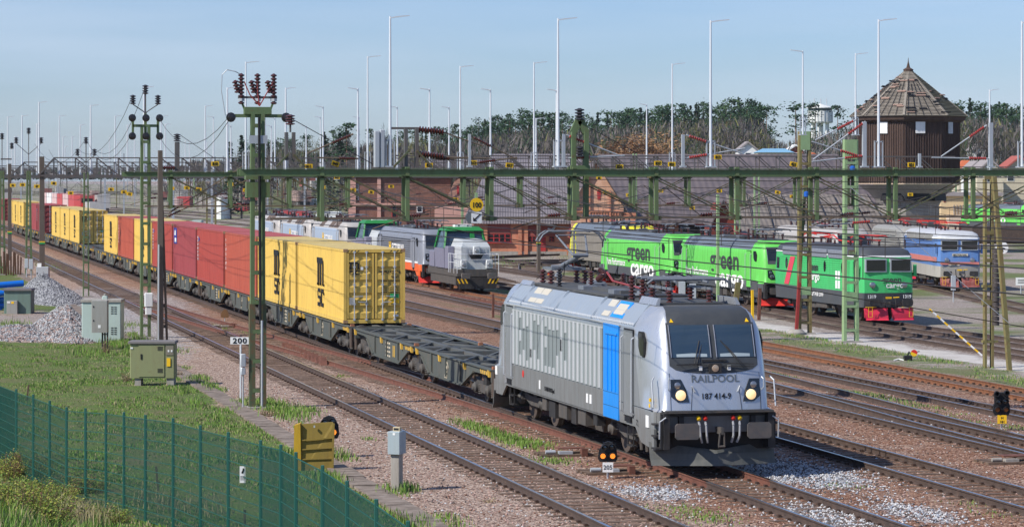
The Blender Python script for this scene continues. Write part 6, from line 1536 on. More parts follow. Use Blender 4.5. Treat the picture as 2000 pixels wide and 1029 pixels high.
# ================================================================= GRAVEL HEAPS
def heap(name, label, c, ru, rv, h, cols, n=2200, seed=1, peak=(0, 0), ss=(.035, .075)):
    m_, n_, l_, b_ = new_mat(name + '_mat'); v = pos(n_); vo = n_.new('ShaderNodeTexVoronoi'); vo.inputs['Scale'].default_value = 11; l_.new(v, vo.inputs['Vector']); s_ = n_.new('ShaderNodeSeparateColor'); l_.new(vo.outputs['Color'], s_.inputs[0])
    l_.new(ramp(n_, l_, s_.outputs[0], [(.1, cols[0]), (.5, cols[1]), (.9, cols[2])]), b_.inputs['Base Color']); b_.inputs['Roughness'].default_value = .95
    bp = n_.new('ShaderNodeBump'); bp.inputs['Distance'].default_value = .06; bp.inputs['Strength'].default_value = 1; bp.invert = True; l_.new(vo.outputs['Distance'], bp.inputs['Height']); l_.new(bp.outputs['Normal'], b_.inputs['Normal'])
    def hh(x, y):
        r = hypot((x - peak[0] * (1 - min(1, hypot(x / ru, y / rv)))) / ru, (y - peak[1] * (1 - min(1, hypot(x / ru, y / rv)))) / rv)
        if r >= 1: return -.15
        return h * ((1 - r) ** .95) * (1 + .25 * (vnoise(x * 1.3, y * .8, seed) - .5)) + .12 * (vnoise(x * 3, y * 2, seed + 5) - .5) * (1 - r) - .02
    N = 40; mb = MB().mat(m_); z0 = hz(c.x, c.y); mb.smooth = True
    for j in range(N + 1):
        for i in range(N + 1):
            x = ru * 1.02 * (2 * i / N - 1); y = rv * 1.02 * (2 * j / N - 1); mb.v.append((x, y, hh(x, y)))
    for j in range(N):
        for i in range(N): mb.face((j * (N + 1) + i, j * (N + 1) + i + 1, (j + 1) * (N + 1) + i + 1, (j + 1) * (N + 1) + i))
    rg = random.Random(seed); smats = [plain(name + '_s%d' % i, q, .9) for i, q in enumerate(cols)]; mb.smooth = False
    for _ in range(n):
        a = rg.uniform(0, 6.28); r = sqrt(rg.random()) * .97; x, y = ru * r * cos(a), rv * r * sin(a); z = hh(x, y); s = rg.uniform(*ss); b0 = len(mb.v)
        for q in ((1, 0, 0), (0, 1, .1), (-1, 0, 0), (0, -1, 0), (.1, 0, 1)): mb.v.append((x + q[0] * s * rg.uniform(.6, 1.2), y + q[1] * s * rg.uniform(.6, 1.2), z + q[2] * s * rg.uniform(.6, 1.1)))
        mb.mat(smats[rg.choice((0, 1, 1, 2, 2))])
        for f in ((0, 1, 4), (1, 2, 4), (2, 3, 4), (3, 0, 4)): mb.face([b0 + i for i in f])
    o = ob(name, mb, None, (c.x, c.y, z0)); return tag(o, label, 'gravel heap')
GREYC = ((.06, .062, .07), (.2, .205, .215), (.4, .405, .415)); PINKC = ((.12, .08, .07), (.31, .22, .19), (.45, .35, .31))
heap('gravel_heap', 'farther heap of coarse grey stone right of the blue pipes', P(95, 583), 2.0, 10.5, 1.5, GREYC, 3800, 3, (-.3, 2))
heap('gravel_heap', 'nearer heap of pinkish grey gravel left of the pale green hut', P(125, 652), 1.75, 8.5, 1.35, PINKC, 3800, 5, (.25, 1.0))
heap('gravel_heap', 'low spread of fine pinkish gravel at the left edge', P(40, 652), 2.2, 7, .42, PINKC, 1600, 7)
# ================================================================= FENCE
fm = paint('fence_green', (.015, .1, .08), .45, 0, (.03, .1, .07), .2)
FP = [(-2, 751, 71), (32, 764, 67.5), (65, 775, 65.3), (97, 787, 63.4), (130, 800, 61.6), (167, 802, 60.5), (207, 805, 59.3), (242, 810, 58), (284, 815.5, 56.1), (338, 822, 53.7), (391.5, 836.6, 51.4), (446, 850, 49), (509, 866, 46.7), (548.5, 875, 44.6), (578, 890, 42.9), (630, 916, 41), (678, 946.7, 38.5), (735, 983, 36), (797, 1026, 33.7), (868, 1072, 31.6)]
ft = thing('mesh_fence', 'long dark green welded mesh fence running along the bottom left', 'fence', (0, 0, 0))
fp = []
for x, y, D in FP: q = PD(x, y, D); fp.append(q)
for q in fp:
    m = MB().mat(fm).bbox(-.026, .026, -.025, .025, -2.35, .06, .008); ob('post', m, ft, tuple(q), -TH)
for a, b in zip(fp, fp[1:]):
    m = MB().mat(fm); o = Vector(a); d = Vector((b.x - a.x, b.y - a.y, b.z - a.z)); L_ = hypot(d.x, d.y); zt = d.z * (.25 if d.z < 0 or a.x < 0 else .7)
    n = int(L_ / .05)
    for i in range(1, n):
        f = i / n; x, y = d.x * f, d.y * f; z = d.z * f - .02
        m.beam((x, y, z), (x, y, z - 2.03), .005, .005)
    for k in range(11):
        z = -.03 - k * .2
        m.beam((0, 0, z), (d.x, d.y, d.z + z), .01, .012); m.beam((.006, .01, z), (d.x + .006, d.y + .01, d.z + z), .01, .01)
    ob('mesh_panel', m, ft, tuple(o))
q = PD(474, 926, 47.9); t = thing('warning_sign', 'small white warning sign with a black figure fixed to the green fence', 'sign', tuple(q), -TH); m = MB().mat(M['white']).box(-.05, .05, -.01, .0, -.14, .14); ob('board', m, t)
m = MB().mat(M['ink']); m.beam((-.01, -.012, .02), (.02, -.012, .09), .005, .03); m.box(0, .025, -.013, -.011, .085, .105); [m.box(-.04, .03, -.013, -.011, z, z + .006) for z in (-.03, -.05, -.07, -.09)]; ob('figure', m, t)
# stumps behind the fence
for i, (x, y, hh) in enumerate(((310, 958, .55), (478, 1024, .3), (52, 782, .5))):
    p = P(x, y); m = MB().mat(M['sleeper']).beam((0, 0, -.1), (.06 * (i - 1), 0, hh), .05, .05); tag(ob('old_stake', m, None, tuple(p)), ('thin weathered stake in the grass behind the middle of the fence', 'short stake stub by the fence foot near the warning sign', 'thin brown stake above the fence at the left')[i], 'stake')
# ================================================================= BUSHES AND WEEDS IN THE CORNER
def bush(name, label, c, r, h, n, mats, w, seed, twigs=60, size=.017, cat='bush'):
    rg = random.Random(seed); V, Fc, Mi = [], [], []; z0 = hz(c.x, c.y) - .05; tm = MB().mat(plain('twig_brown', (.13, .08, .05), .9))
    tips = []
    for _ in range(twigs):
        a = rg.uniform(0, 6.28); q = rg.random() ** .5; tip = Vector((cos(a) * r * q, sin(a) * r * q, h * rg.uniform(.45, 1.05) * (1 - .35 * q))); base = Vector((tip.x * .5, tip.y * .5, 0)); tm.tube(base, tip, .006, .003, 4); tips.append((base, tip))
    for _ in range(n):
        b_, tp = rg.choice(tips); f = rg.uniform(.25, 1.05); p = b_ + (tp - b_) * f + Vector((rg.gauss(0, .06), rg.gauss(0, .06), rg.gauss(0, .04)))
        s = size * rg.uniform(.5, 1.4); a = Vector((rg.gauss(0, 1), rg.gauss(0, 1), rg.gauss(0, .6))).normalized() * s; bb = a.cross(Vector((rg.gauss(0, 1), rg.gauss(0, 1), rg.gauss(0, 1)))).normalized() * s * .5; k = len(V)
        V.extend([tuple(p - a), tuple(p + bb), tuple(p + a), tuple(p - bb)]); Fc.append((k, k + 1, k + 2, k + 3)); Mi.append(rg.choices(range(len(mats)), w)[0])
    t = thing(name, label, cat, (c.x, c.y, z0)); me = bpy.data.meshes.new('foliage'); me.from_pydata(V, [], Fc); [me.materials.append(q) for q in mats]; me.polygons.foreach_set('material_index', Mi); me.update(); ob('foliage', me, t); ob('twigs', tm, t); return t
yl = plain('leaf_yellow_green', (.3, .33, .05), .6); rl = plain('leaf_russet', (.2, .1, .06), .7); gl = plain('leaf_mid_green', (.12, .2, .03), .6)
def ground_at(x, y): return P(x, y)
for i, (x, y, r, h, n, w, lab) in enumerate(((20, 1010, .8, .7, 5200, (5, 1, 3), 'yellow green low bush in the bottom left corner'), (85, 985, .8, .65, 4500, (4, 2, 3), 'dense low bush right of the corner bush'), (35, 930, .75, .7, 3200, (3, 4, 2), 'reddish brown bush behind the corner bush at the left edge'), (130, 1020, .7, .55, 4000, (4, 1, 4), 'low yellow green bush by the bottom edge'), (165, 960, .6, .5, 2600, (3, 3, 3), 'small mixed bush near the fence foot'),
                                              (205, 1020, .6, .4, 2200, (3, 1, 5), 'green shrub at the bottom left of the fence'), (60, 1030, .8, .7, 3500, (4, 1, 4), 'bush cut by the bottom edge in the left corner'))):
    bush('low_bush', lab, ground_at(x, y), r, h, n * 2, [yl, rl, gl], w, 40 + i, 110)
for i, (x, y, h, lab) in enumerate(((30, 900, .95, 'tall leafy yellow green shoot at the left edge'), (12, 915, .8, 'second tall shoot at the left edge'), (98, 910, .75, 'upright leafy shoot before the fence'), (62, 910, .6, 'short upright shoot between two taller ones'))):
    bush('leafy_shoot', lab, ground_at(x, y + 25), .12, h, 420, [yl, rl, gl], (5, 1, 2), 60 + i, 7, .02)
for i, (x, y, r, h, n, lab) in enumerate(((250, 745, .3, .5, 260, 'dry brown brambles left of the olive cabinet'), (525, 812, .3, .35, 420, 'tangle of dry twigs at the foot of the big green mast'), (208, 690, .2, .8, 260, 'thorny twigs at the foot of the rusty switch box'), (350, 735, .2, .35, 200, 'dark weeds right of the olive cabinet'), (955, 980, .25, .1, 300, 'patch of brown dead weeds on the ballast'))):
    bush('dry_weeds', lab, P(x, y), r, h, n, [rl, plain('weed_straw', (.4, .32, .2), .8), gl], (3, 5, 1), 80 + i, 30, .022)
def tall_grass():
    rr = random.Random(31); P_, Hh, Mi = [], [], []
    for _ in range(26000):
        x = rr.uniform(-20, 760); y = rr.uniform(930, 1075) if x > 140 else rr.uniform(880, 1060); D = rr.uniform(33, 62); L = (x - CX) * D / F; u = L * CT + D * ST; v = D * CT - L * ST
        fu = lerp_tab([(30, 5.9), (45, 4.9), (60, 3.8), (75, 1.8)], v)
        if u > fu + .3 or D < 33: continue
        P_.append((u, v, hz(u, v))); q = vnoise(u * 2, v, 4); Hh.append(rr.uniform(.12, .34) * (.5 + q)); Mi.append(rr.choices((0, 1, 2, 3), (4, 5, 3 if q > .5 else 1, 2))[0])
    for (x, y, n) in ((120, 1022, 700), (100, 1010, 400), (160, 1025, 300), (300, 985, 80), (345, 1000, 60), (390, 1005, 60)):
        c = P(x, y)
        for _ in range(n): u, v = rr.gauss(c.x, .3), rr.gauss(c.y, .6); P_.append((u, v, hz(u, v))); Hh.append(rr.uniform(.25, .55)); Mi.append(2)
    blades('bank_grass', P_, Hh, GM, Mi, width=.008, lean=.6, seed=9, kind='stuff')
tall_grass()
# ---------------------------------------------------------------- other engines in the yard
def rz_(u, v): return hz(u, v) + .17
g1 = paint('bright_green', (.13, .58, .09), .42, 0, (.1, .2, .06), .4); gsk = paint('skirt_charcoal', (.06, .07, .08), .6, 0, (.14, .12, .1), .5); gro = paint('roof_blue_grey', (.13, .16, .2), .5, .1, (.12, .11, .1), .4); dk = M['black']
gm_ = dict(side=g1, cab=g1, front=g1, mask=gsk, skirt=gsk, roofslope=gro, roof=gsk, door=g1)
wt = plain('lettering_white', (.8, .8, .78), .6); dkt = plain('lettering_charcoal', (.045, .05, .05), .6)
def lower_band(t, mat, y0=1.3, L=18.9, z1=1.5):
    b = MB().mat(mat)
    for s in (-1, 1): b.box(*sorted((s * 1.47, s * 1.496)), y0, L - y0, .95, z1)
    obs('lower_band', b, t)
for v, lab in ((153.7, 'bright green engine directly behind the older green engine with square windows'), (172.9, 'bright green engine farthest left of the green row, pantograph arms before it')):
    t = traxx('green_locomotive', lab, 'locomotive', (51.1, v, rz_(51.1, v)), gm_, group='bright green electric engines')
    lower_band(t, gsk)
    text('green', 1.6, dkt, t, (-1.51, 10.6, 2.05), 'left', sx=1.6, bold=.03); text('cargo', 1.6, wt, t, (-1.51, 9.6, 1.0), 'left', sx=1.6, bold=.03); text('Pure Performance', .62, wt, t, (-1.51, 15.8, 1.55), 'left', sx=1.05, bold=.008)
t = traxx('green_locomotive', 'bright green engine at the far right in front of the beige building', 'locomotive', tuple(PD(2032, 470, 378)[:2]) + (-.46,), gm_, rz=radians(9), group='bright green electric engines')
lower_band(t, gsk); text('cargo', 1.5, wt, t, (-1.51, 11.6, 1.4), 'left', sx=1.6, bold=.02)
ora = paint('skirt_orange', (.75, .13, .03), .5, 0, (.3, .1, .05), .3); hg = paint('engine_grey_blue', (.23, .25, .29), .45, .2, (.18, .17, .17), .35); pl_ = paint('engine_pale_grey', (.42, .4, .38), .5, .1, (.3, .27, .24), .4)
t = traxx('grey_orange_locomotive', 'dark grey engine with orange skirt and white strip behind the grey shunter', 'locomotive', (39.0, 193.0, rz_(39, 193)), dict(side=hg, cab=hg, front=hg, mask=gsk, skirt=ora, roofslope=hg, roof=gsk, plough=M['red']))
lower_band(t, ora, 1.3, 18.9, 1.45); b = MB().mat(M['white']).box(-1.502, -1.47, 1.4, 17.5, 1.47, 1.6); ob('white_strip', b, t); b = MB().mat(M['grill'])
for k in range(9): b.box(-1.51, -1.49, 4.2, 16, 1.85 + k * .15, 1.89 + k * .15)
ob('side_louvres', b, t); text('H', 1.0, M['yellow'], t, (-1.52, 12.4, 2.1), 'left', sx=1.2, bold=.03); text('ECTORRAIL', .8, wt, t, (-1.52, 11.2, 2.1), 'left', sx=1.15, bold=.02)
for i, (v, lab) in enumerate(((225.6, 'pale grey blue engine with brown roof louvres nearest the green cab'), (244.6, 'second pale grey blue engine of the row behind the red containers'), (263.6, 'third pale grey blue engine of the row, just right of the big mast'))):
    t = traxx('pale_grey_locomotive', lab, 'locomotive', (39.0, v, rz_(39, v)), dict(side=paint('side_light_blue_grey', (.36, .44, .54), .5, .1, (.25, .24, .24), .3), cab=pl_, front=pl_, mask=gsk, skirt=gsk, roofslope=pl_, roof=gsk), group='row of pale grey engines')
    b = MB().mat(paint('roof_louvre_brown', (.1, .07, .055), .7, 0, (.2, .15, .1), .5))
    for y0, y1 in ((3.4, 5.6), (5.9, 8.1), (11, 13)): b.loft([[(-(1.45 - .43 * a + .012), y, 3.3 + .55 * a + .012) for a, y in ((.1, y0), (.1, y1), (.95, y1), (.95, y0))], [(-(1.45 - .43 * a + .03), y, 3.3 + .55 * a + .03) for a, y in ((.1, y0), (.1, y1), (.95, y1), (.95, y0))]])
    obs('roof_louvre', b, t); text('H', .9, M['yellow'], t, (-1.51, 11, 2.2), 'left', sx=1.2, bold=.03); text('ECTORRAIL', .7, wt, t, (-1.51, 9.9, 2.2), 'left', sx=1.2, bold=.02)
yg = paint('engine_grey_brown', (.22, .2, .17), .6, 0, (.12, .1, .08), .5); yy_ = paint('engine_yellow', (.7, .66, .03), .45, 0, (.3, .25, .05), .3)
traxx('yellow_grey_locomotive', 'grey brown engine with yellow ends behind the left green engine', 'locomotive', (56.9, 205.2, rz_(57, 205)), dict(side=yg, cab=yy_, front=yy_, mask=gsk, skirt=yg, roofslope=gro, roof=gsk, door=yg))
traxx('grey_locomotive', 'pale grey rounded engine roof showing behind the older green engine', 'locomotive', (65.6, 183, rz_(66, 183) + .1), dict(side=pl_, cab=pl_, front=pl_, mask=gsk, skirt=gsk, roofslope=pl_, roof=pl_), rz=radians(-4))
def rc(name, label, loc, rz, c, hero_rc=True, L=15.4):
    """older box engine with two square windows, round lamps and a split red plough; c: upper, lower, roof, band"""
    t = thing(name, label, 'locomotive', loc, rz)
    W = 1.44
    def ring(z, w, dy, r=.18):
        return [(-w, .5 + dy + .45, z), (-w + .04, .5 + dy + .2, z), (-w + r, .5 + dy + .05, z), (-w * .5, .5 + dy - .02, z), (0, .5 + dy - .05, z), (w * .5, .5 + dy - .02, z), (w - r, .5 + dy + .05, z), (w - .04, .5 + dy + .2, z), (w, .5 + dy + .45, z), (w, L - .5 - dy - .3, z), (w - r, L - .5 - dy, z), (-w + r, L - .5 - dy, z), (-w, L - .5 - dy - .3, z)]
    b = MB(); b.smooth = True
    for m_, lv in ((c[1], ((.78, W, .12), (1.52, W, 0))), (c[0], ((1.52, W - .003, .0), (2.3, W, .02), (3.2, W - .02, .14), (3.33, W - .02, .16))), (c[3], ((3.33, W + .01, .15), (3.42, W - .01, .17))), (c[2], ((3.42, W - .02, .2), (3.66, W - .12, .32), (3.82, W - .4, .6), (3.86, W - .8, 1.2)))):
        b.mat(m_).loft([ring(*q) for q in lv])
    ob('body', b, t)
    for s in (-1, 1):
        w = MB().mat(M['galv']); x0, x1 = sorted((s * .1, s * 1.24)); y = lambda z: .5 + .02 + .15 * (z - 2.3)
        w.prism([(x0, 2.58), (x1, 2.58), (x1, 3.26), (x0, 3.26)], 'y', .46, .62); f = ob('windscreen', w, t); w = MB().mat(M['glass']).prism([(x0 + .06, 2.64), (x1 - .06, 2.64), (x1 - .06, 3.2), (x0 + .06, 3.2)], 'y', .445, .47); ob('pane', w, f)
        w = MB().mat(M['steel']).lathe((s * .86, .47, 1.92), (0, -1, 0), [(0, .17), (.05, .15), (.07, .1), (.08, 0)], 14); ob('headlight', w, t)
        w = MB().mat(M['black']); w.tube((s * .875, .1, 1.03), (s * .875, .6, 1.03), .13, None, 12); x0 = s * .875; w.prism([(x0 - .26, .88), (x0 + .26, .88), (x0 + .3, 1.03), (x0 + .26, 1.2), (x0 - .26, 1.2), (x0 - .3, 1.03)], 'y', .0, .06); ob('buffer', w, t)
        q = MB().mat(c[4]); rg = []
        for a in (.12, .4, .9, 1.3): rg.append([(s * a, .28 + .12 * a, .74), (s * a, .16 + .14 * a, .45), (s * a, .12 + .16 * a, .2), (s * a, .02 + .16 * a, .14), (s * a, .25 + .16 * a, .3), (s * a, .4 + .12 * a, .74)])
        q.loft(rg); ob('snow_plough', q, t)
        q = MB().mat(M['yellow']); q.box(*sorted((s * .7, s * 1.25)), .3, .45, .79, .81)
        for zz in (.3, .6): q.box(*sorted((s * 1.0, s * 1.2)), .1, .12, zz, zz + .02)
        q.box(s * 1.0 - .01, s * 1.0 + .01, .1, .12, .3, .8); q.box(s * 1.2 - .01, s * 1.2 + .01, .1, .12, .3, .8); obs('yellow_step', q, t)
        q = MB().mat(c[0]).bbox(s * 1.56 - .09, s * 1.56 + .09, .75, .85, 2.35, 2.95, .02); q.box(*sorted((s * 1.4, s * 1.5)), .78, .8, 2.6, 2.64); ob('mirror', q, t)
    w = MB(); 
    for a, m_ in ((-.2, 'steel'), (0, 'red'), (.2, 'steel')): w.mat(M[m_]).lathe((a, .84, 3.56), (0, -1, 0), [(0, .1), (.05, .09), (.07, 0)], 12)
    ob('top_lamps', w, t)
    w = MB().mat(M['black']); w.beam((0, .1, 1.0), (0, .5, 1.0), .07, .16); w.path([(-.3, .3, 1.3), (-.3, .15, .9), (-.2, .25, .7)], .03); w.path([(.3, .3, 1.3), (.3, .15, .9), (.2, .25, .7)], .03); w.mat(M['yellow']).box(-.16, .16, .42, .44, 1.22, 1.32); w.path([(.2, .3, 1.28), (.5, .25, 1.3)], .03); ob('coupling', w, t)
    # sides
    w = MB().mat(c[0])
    for k in range(13): w.box(-W - .012, -W + .02, 2.6, L - 1.6, 1.62 + k * .12, 1.66 + k * .12)
    ob('side_ribs', w, t)
    for y in (3.4, 6.2, 10.6, 12.6) if hero_rc else ():
        w = MB().mat(M['rubber']).prism([(y + .18 * cos(a * pi / 6), 2.72 + .3 * sin(a * pi / 6)) for a in range(12)], 'x', -W - .02, -W + .02); w.mat(M['glass']).prism([(y + .14 * cos(a * pi / 6), 2.72 + .26 * sin(a * pi / 6)) for a in range(12)], 'x', -W - .026, -W); ob('porthole', w, t)
    for y in (1.15, L - 1.5):
        w = MB().mat(M['rubber']).prism([(y, 2.4), (y + .42, 2.4), (y + .42, 3.0), (y, 3.0)], 'x', -W - .02, -W + .02); w.mat(M['glass']).prism([(y + .05, 2.45), (y + .37, 2.45), (y + .37, 2.95), (y + .05, 2.95)], 'x', -W - .03, -W); ob('side_window', w, t)
    w = MB().mat(M['ink'])
    for y in (1.75, 2.4): w.box(-W - .006, -W, y, y + .025, 1.2, 3.1)
    ob('door_seams', w, t); w = MB().mat(c[5])
    for y0, y1 in ((2.9, 5.6), (5.9, 9.6), (9.9, 13.2)): w.bbox(-W - .05, -W + .35, y0, y1, 3.2, 3.62, .03)
    obs('roof_side_box', w, t)
    for y in (4.0, L - 4.0): ob('bogie', bogie_mb(y, 2.7, .6, 1.05, True), t)
    w = MB().mat(M['under']); w.bbox(-1.35, 1.35, 6.2, 7.9, .5, 1.0, .04); w.bbox(-1.3, 1.3, 8.1, 9.2, .45, .95, .04); obs('equipment_case', w, t)
    panto_folded(t, 4.0, 4.15, M['red']); panto_folded(t, L - 3.8, 4.15, M['red'])
    w = MB(); w.mat(M['red']).path([(0, 5.5, 4.0), (0, 8, 4.05), (.2, 9.5, 4.3), (0, 10.5, 4.2)], .04, 6)
    for y in (5.4, 6.6, 7.8, 9.0, 10.2): insulator(w, (.1, y, 3.76), (0, 0, 1), .3, .09, 3, M['insul'])
    obs('roof_line', w, t); return t
green2 = paint('older_green', (.06, .5, .15), .42, 0, (.08, .2, .08), .4)
pinkr = paint('plough_pink_red', (.62, .03, .07), .35, 0, (.35, .05, .06), .25)
t = rc('green_locomotive', 'older green engine with two square windows, round lamps and red split plough', (51.1, 137.3, rz_(51.1, 138)), 0, (green2, gsk, paint('rc_roof_charcoal', (.06, .068, .08), .5, .1, (.11, .1, .1), .4), M['white'], pinkr, hg))
w = MB().mat(paint('diagonal_red', (.65, .06, .1), .5)).prism([(12.2, 1.56), (13.0, 1.56), (11.9, 3.1), (11.1, 3.1)], 'x', -1.462, -1.45); ob('red_stripe', w, t)
text('green', .62, dkt, t, (-1.475, 9.0, 2.45), 'left', sx=1.25, bold=.01); text('cargo', .62, wt, t, (-1.475, 8.7, 1.95), 'left', sx=1.25, bold=.01)
text('green', .42, dkt, t, (-.35, .43, 2.06), 'front', sx=1.1, bold=.008); text('cargo', .42, wt, t, (-.15, .43, 1.78), 'front', sx=1.05, bold=.008)
text('1319', .24, wt, t, (-1.15, .44, 1.25), 'front', bold=.006); text('1319', .24, wt, t, (.75, .44, 1.25), 'front', bold=.006); text('RcP 74 00 1319-9', .3, wt, t, (-1.445, 8.4, 1.1), 'left', sx=.9, bold=.004)
w = MB().mat(M['white'])
for z in (1.62, 2.12): w.box(-1.47, -1.45, 3.75, 4.05, z, z + .42); w.box(-1.47, -1.45, 4.15, 4.45, z, z + .42)
ob('white_blocks', w, t)
blu = paint('engine_faded_blue', (.1, .22, .5), .5, 0, (.25, .27, .33), .5); lg = paint('engine_light_grey', (.42, .41, .38), .6, 0, (.25, .2, .15), .5)
t = rc('blue_locomotive', 'faded blue engine with salmon stripe and grey lower body at the right', (71.2, 178.2, rz_(71, 178)), radians(-11.5), (blu, lg, paint('roof_pale', (.45, .47, .5), .55, 0, (.3, .28, .25), .4), M['white'], paint('plough_faded_red', (.3, .07, .06), .6, 0, (.45, .3, .25), .6), M['greycab']), False)
w = MB().mat(paint('salmon', (.6, .2, .17), .5)); w.box(-1.3, 1.3, .42, .46, 1.62, 1.8); w.box(-1.47, -1.45, 1.0, 14.4, 1.75, 2.1); obs('salmon_stripe', w, t); w = MB().mat(plain('plate_cream', (.6, .56, .45), .6)).box(-.5, .55, .42, .445, 2.2, 2.36); ob('name_plate', w, t); text('HECTOR RAIL', .15, M['ink'], t, (0, .41, 2.22), 'front', align='CENTER'); w = MB().mat(plain('plate_cream', (.6, .56, .45), .6)).box(-.75, -.0, .42, .445, 1.56, 1.7); ob('number_plate', w, t); text('143.062', .13, M['ink'], t, (-.38, .41, 1.57), 'front', align='CENTER')
t = rc('grey_locomotive', 'brown grey engine with red roof gear coupled behind the faded blue engine', (74.4, 193.8, rz_(74, 194)), radians(-11.5), (M['greycab'], lg, M['greycab'], M['greycab'], pinkr, M['greycab']), False)
# ---------------------------------------------------------------- shunters
def shunter(label, loc):
    t = thing('shunting_locomotive', label, 'shunting engine', loc, 0, 'grey shunting engines with green cabs'); pg = paint('hood_pale_grey', (.5, .53, .54), .45, .1, (.3, .28, .26), .3); pv = paint('case_violet_grey', (.2, .2, .27), .5, 0, (.15, .13, .13), .3)
    b = MB().mat(M['under']).box(-1.35, 1.35, .5, 10.3, 1.0, 1.45); ob('frame', b, t)
    for y0, y1 in ((1.0, 4.4), (7.4, 9.9)):
        b = MB().mat(pg).loft([[(-.98, y0, 1.45), (.98, y0, 1.45), (.98, y1, 1.45), (-.98, y1, 1.45)], [(-.96, y0 + .02, 2.9), (.96, y0 + .02, 2.9), (.96, y1, 2.9), (-.96, y1, 2.9)], [(-.75, y0 + .3, 3.3), (.75, y0 + .3, 3.3), (.75, y1, 3.4), (-.75, y1, 3.4)]]); b.mat(M['galv'])
        for k in range(7): b.box(-.7 + k * .22, -.55 + k * .22, y0 - .02, y0, 2.1, 2.8)
        ob('hood', b, t)
    b = MB().mat(pv)
    for s in (-1, 1): b.bbox(*sorted((s * .98, s * 1.42)), 3.2, 4.3, 1.45, 2.9, .03); b.bbox(*sorted((s * .98, s * 1.4)), 8.0, 9.6, 1.45, 2.5, .03)
    obs('side_case', b, t)
    b = MB().mat(pv); b.loft([[(-1.42, 4.4, 1.45), (1.42, 4.4, 1.45), (1.42, 7.4, 1.45), (-1.42, 7.4, 1.45)], [(-1.46, 4.3, 2.75), (1.46, 4.3, 2.75), (1.46, 7.5, 2.75), (-1.46, 7.5, 2.75)]])
    gcab = paint('cab_green', (.02, .2, .045), .4, 0, (.05, .15, .04), .2)
    for x in (-1, 1):
        for y, ya in ((4.3, 4.75), (7.5, 7.05)): b.mat(gcab).beam((x * 1.42, y, 2.75), (x * 1.2, ya, 3.95), .12)
    b.beam((.55, 4.3, 2.75), (.5, 4.75, 3.95), .3, .08); ob('cab', b, t)
    b = MB().mat(M['glass_blue']).loft([[(-1.38, 4.4, 2.76), (1.38, 4.4, 2.76), (1.38, 7.4, 2.76), (-1.38, 7.4, 2.76)], [(-1.17, 4.83, 3.92), (1.17, 4.83, 3.92), (1.17, 6.97, 3.92), (-1.17, 6.97, 3.92)]]); ob('cab_windows', b, t)
    b = MB().mat(gcab).loft([[(-1.32, 4.55, 3.9), (1.32, 4.55, 3.9), (1.32, 7.25, 3.9), (-1.32, 7.25, 3.9)], [(-1.05, 4.9, 4.15), (1.05, 4.9, 4.15), (1.05, 6.9, 4.15), (-1.05, 6.9, 4.15)]]); b.mat(M['white']).bbox(-.6, .6, 5.0, 5.6, 4.15, 4.32, .03); b.mat(M['ink']).lathe((-.3, 5.0, 4.24), (0, -1, 0), [(0, .06), (.03, 0)], 8); b.lathe((.3, 5.0, 4.24), (0, -1, 0), [(0, .06), (.03, 0)], 8); ob('cab_roof', b, t)
    for a, z in ((-.85, 1.75), (.85, 1.75), (0, 2.65)):
        b = MB().mat(pg).bbox(a - .22, a + .22, .72, 1.0, z - .22, z + .32, .04); b.mat(M['steel']).lathe((a, .72, z), (0, -1, 0), [(0, .13), (.03, .11), (.04, 0)], 12); ob('headlight', b, t)
    b = MB().mat(M['ink']); b.prism([(-.55, 2.5), (.55, 2.5), (.3, 2.1), (-.3, 2.1)], 'y', .93, .98); ob('dark_panel', b, t)
    b = MB().mat(M['lampwhite'])
    for s in (-1, 1):
        for y in (.35, 1.4, 2.6, 3.1): b.tube((s * 1.38, y, 1.2), (s * 1.38, y, 2.45), .02, None, 5)
        b.path([(s * 1.38, .35, 2.45), (s * 1.38, 3.1, 2.45)], .02); b.path([(s * 1.38, .35, 1.9), (s * 1.38, 3.1, 1.9)], .018)
    b.path([(-1.38, .35, 2.45), (1.38, .35, 2.45)], .02); b.path([(-1.38, .35, 2.1), (1.38, .35, 2.1)], .018); ob('handrails', b, t)
    for s in (-1, 1):
        b = MB().mat(M['bufface']).tube((s * .875, .05, 1.05), (s * .875, .5, 1.05), .13, None, 10); b.bbox(s * .875 - .3, s * .875 + .3, .0, .06, .87, 1.23, .02); ob('buffer', b, t)
    b = MB().mat(M['black']).prism([(-1.2, .2), (1.2, .2), (1.35, .95), (-1.35, .95)], 'y', .35, .5)
    b.mat(M['yellow'])
    for s in (-1, 1):
        for k in range(3): b.prism([(s * (.65 + k * .25), .55), (s * (.75 + k * .25), .55), (s * (.9 + k * .25), .85), (s * (.8 + k * .25), .85)], 'y', .34, .35)
    ob('end_plate', b, t)
    for y in (2.6, 8.0): ob('axle', wheelset(y, .5), t)
    ob('axle', wheelset(5.3, .5), t)
    b = MB().mat(M['under'])
    for s in (-1, 1): b.box(*sorted((s * 1.1, s * 1.3)), 1.2, 9.6, .45, 1.0)
    obs('side_frame', b, t); return t
s1 = shunter('grey shunting engine with green cab roof and front railing, facing the camera', (38.9, 180.6, rz_(39, 181)))
dup(s1, (39.0, 212.6, rz_(39, 212)), 0, 'green roofed shunter cab half hidden between the pale and the orange skirted engines')
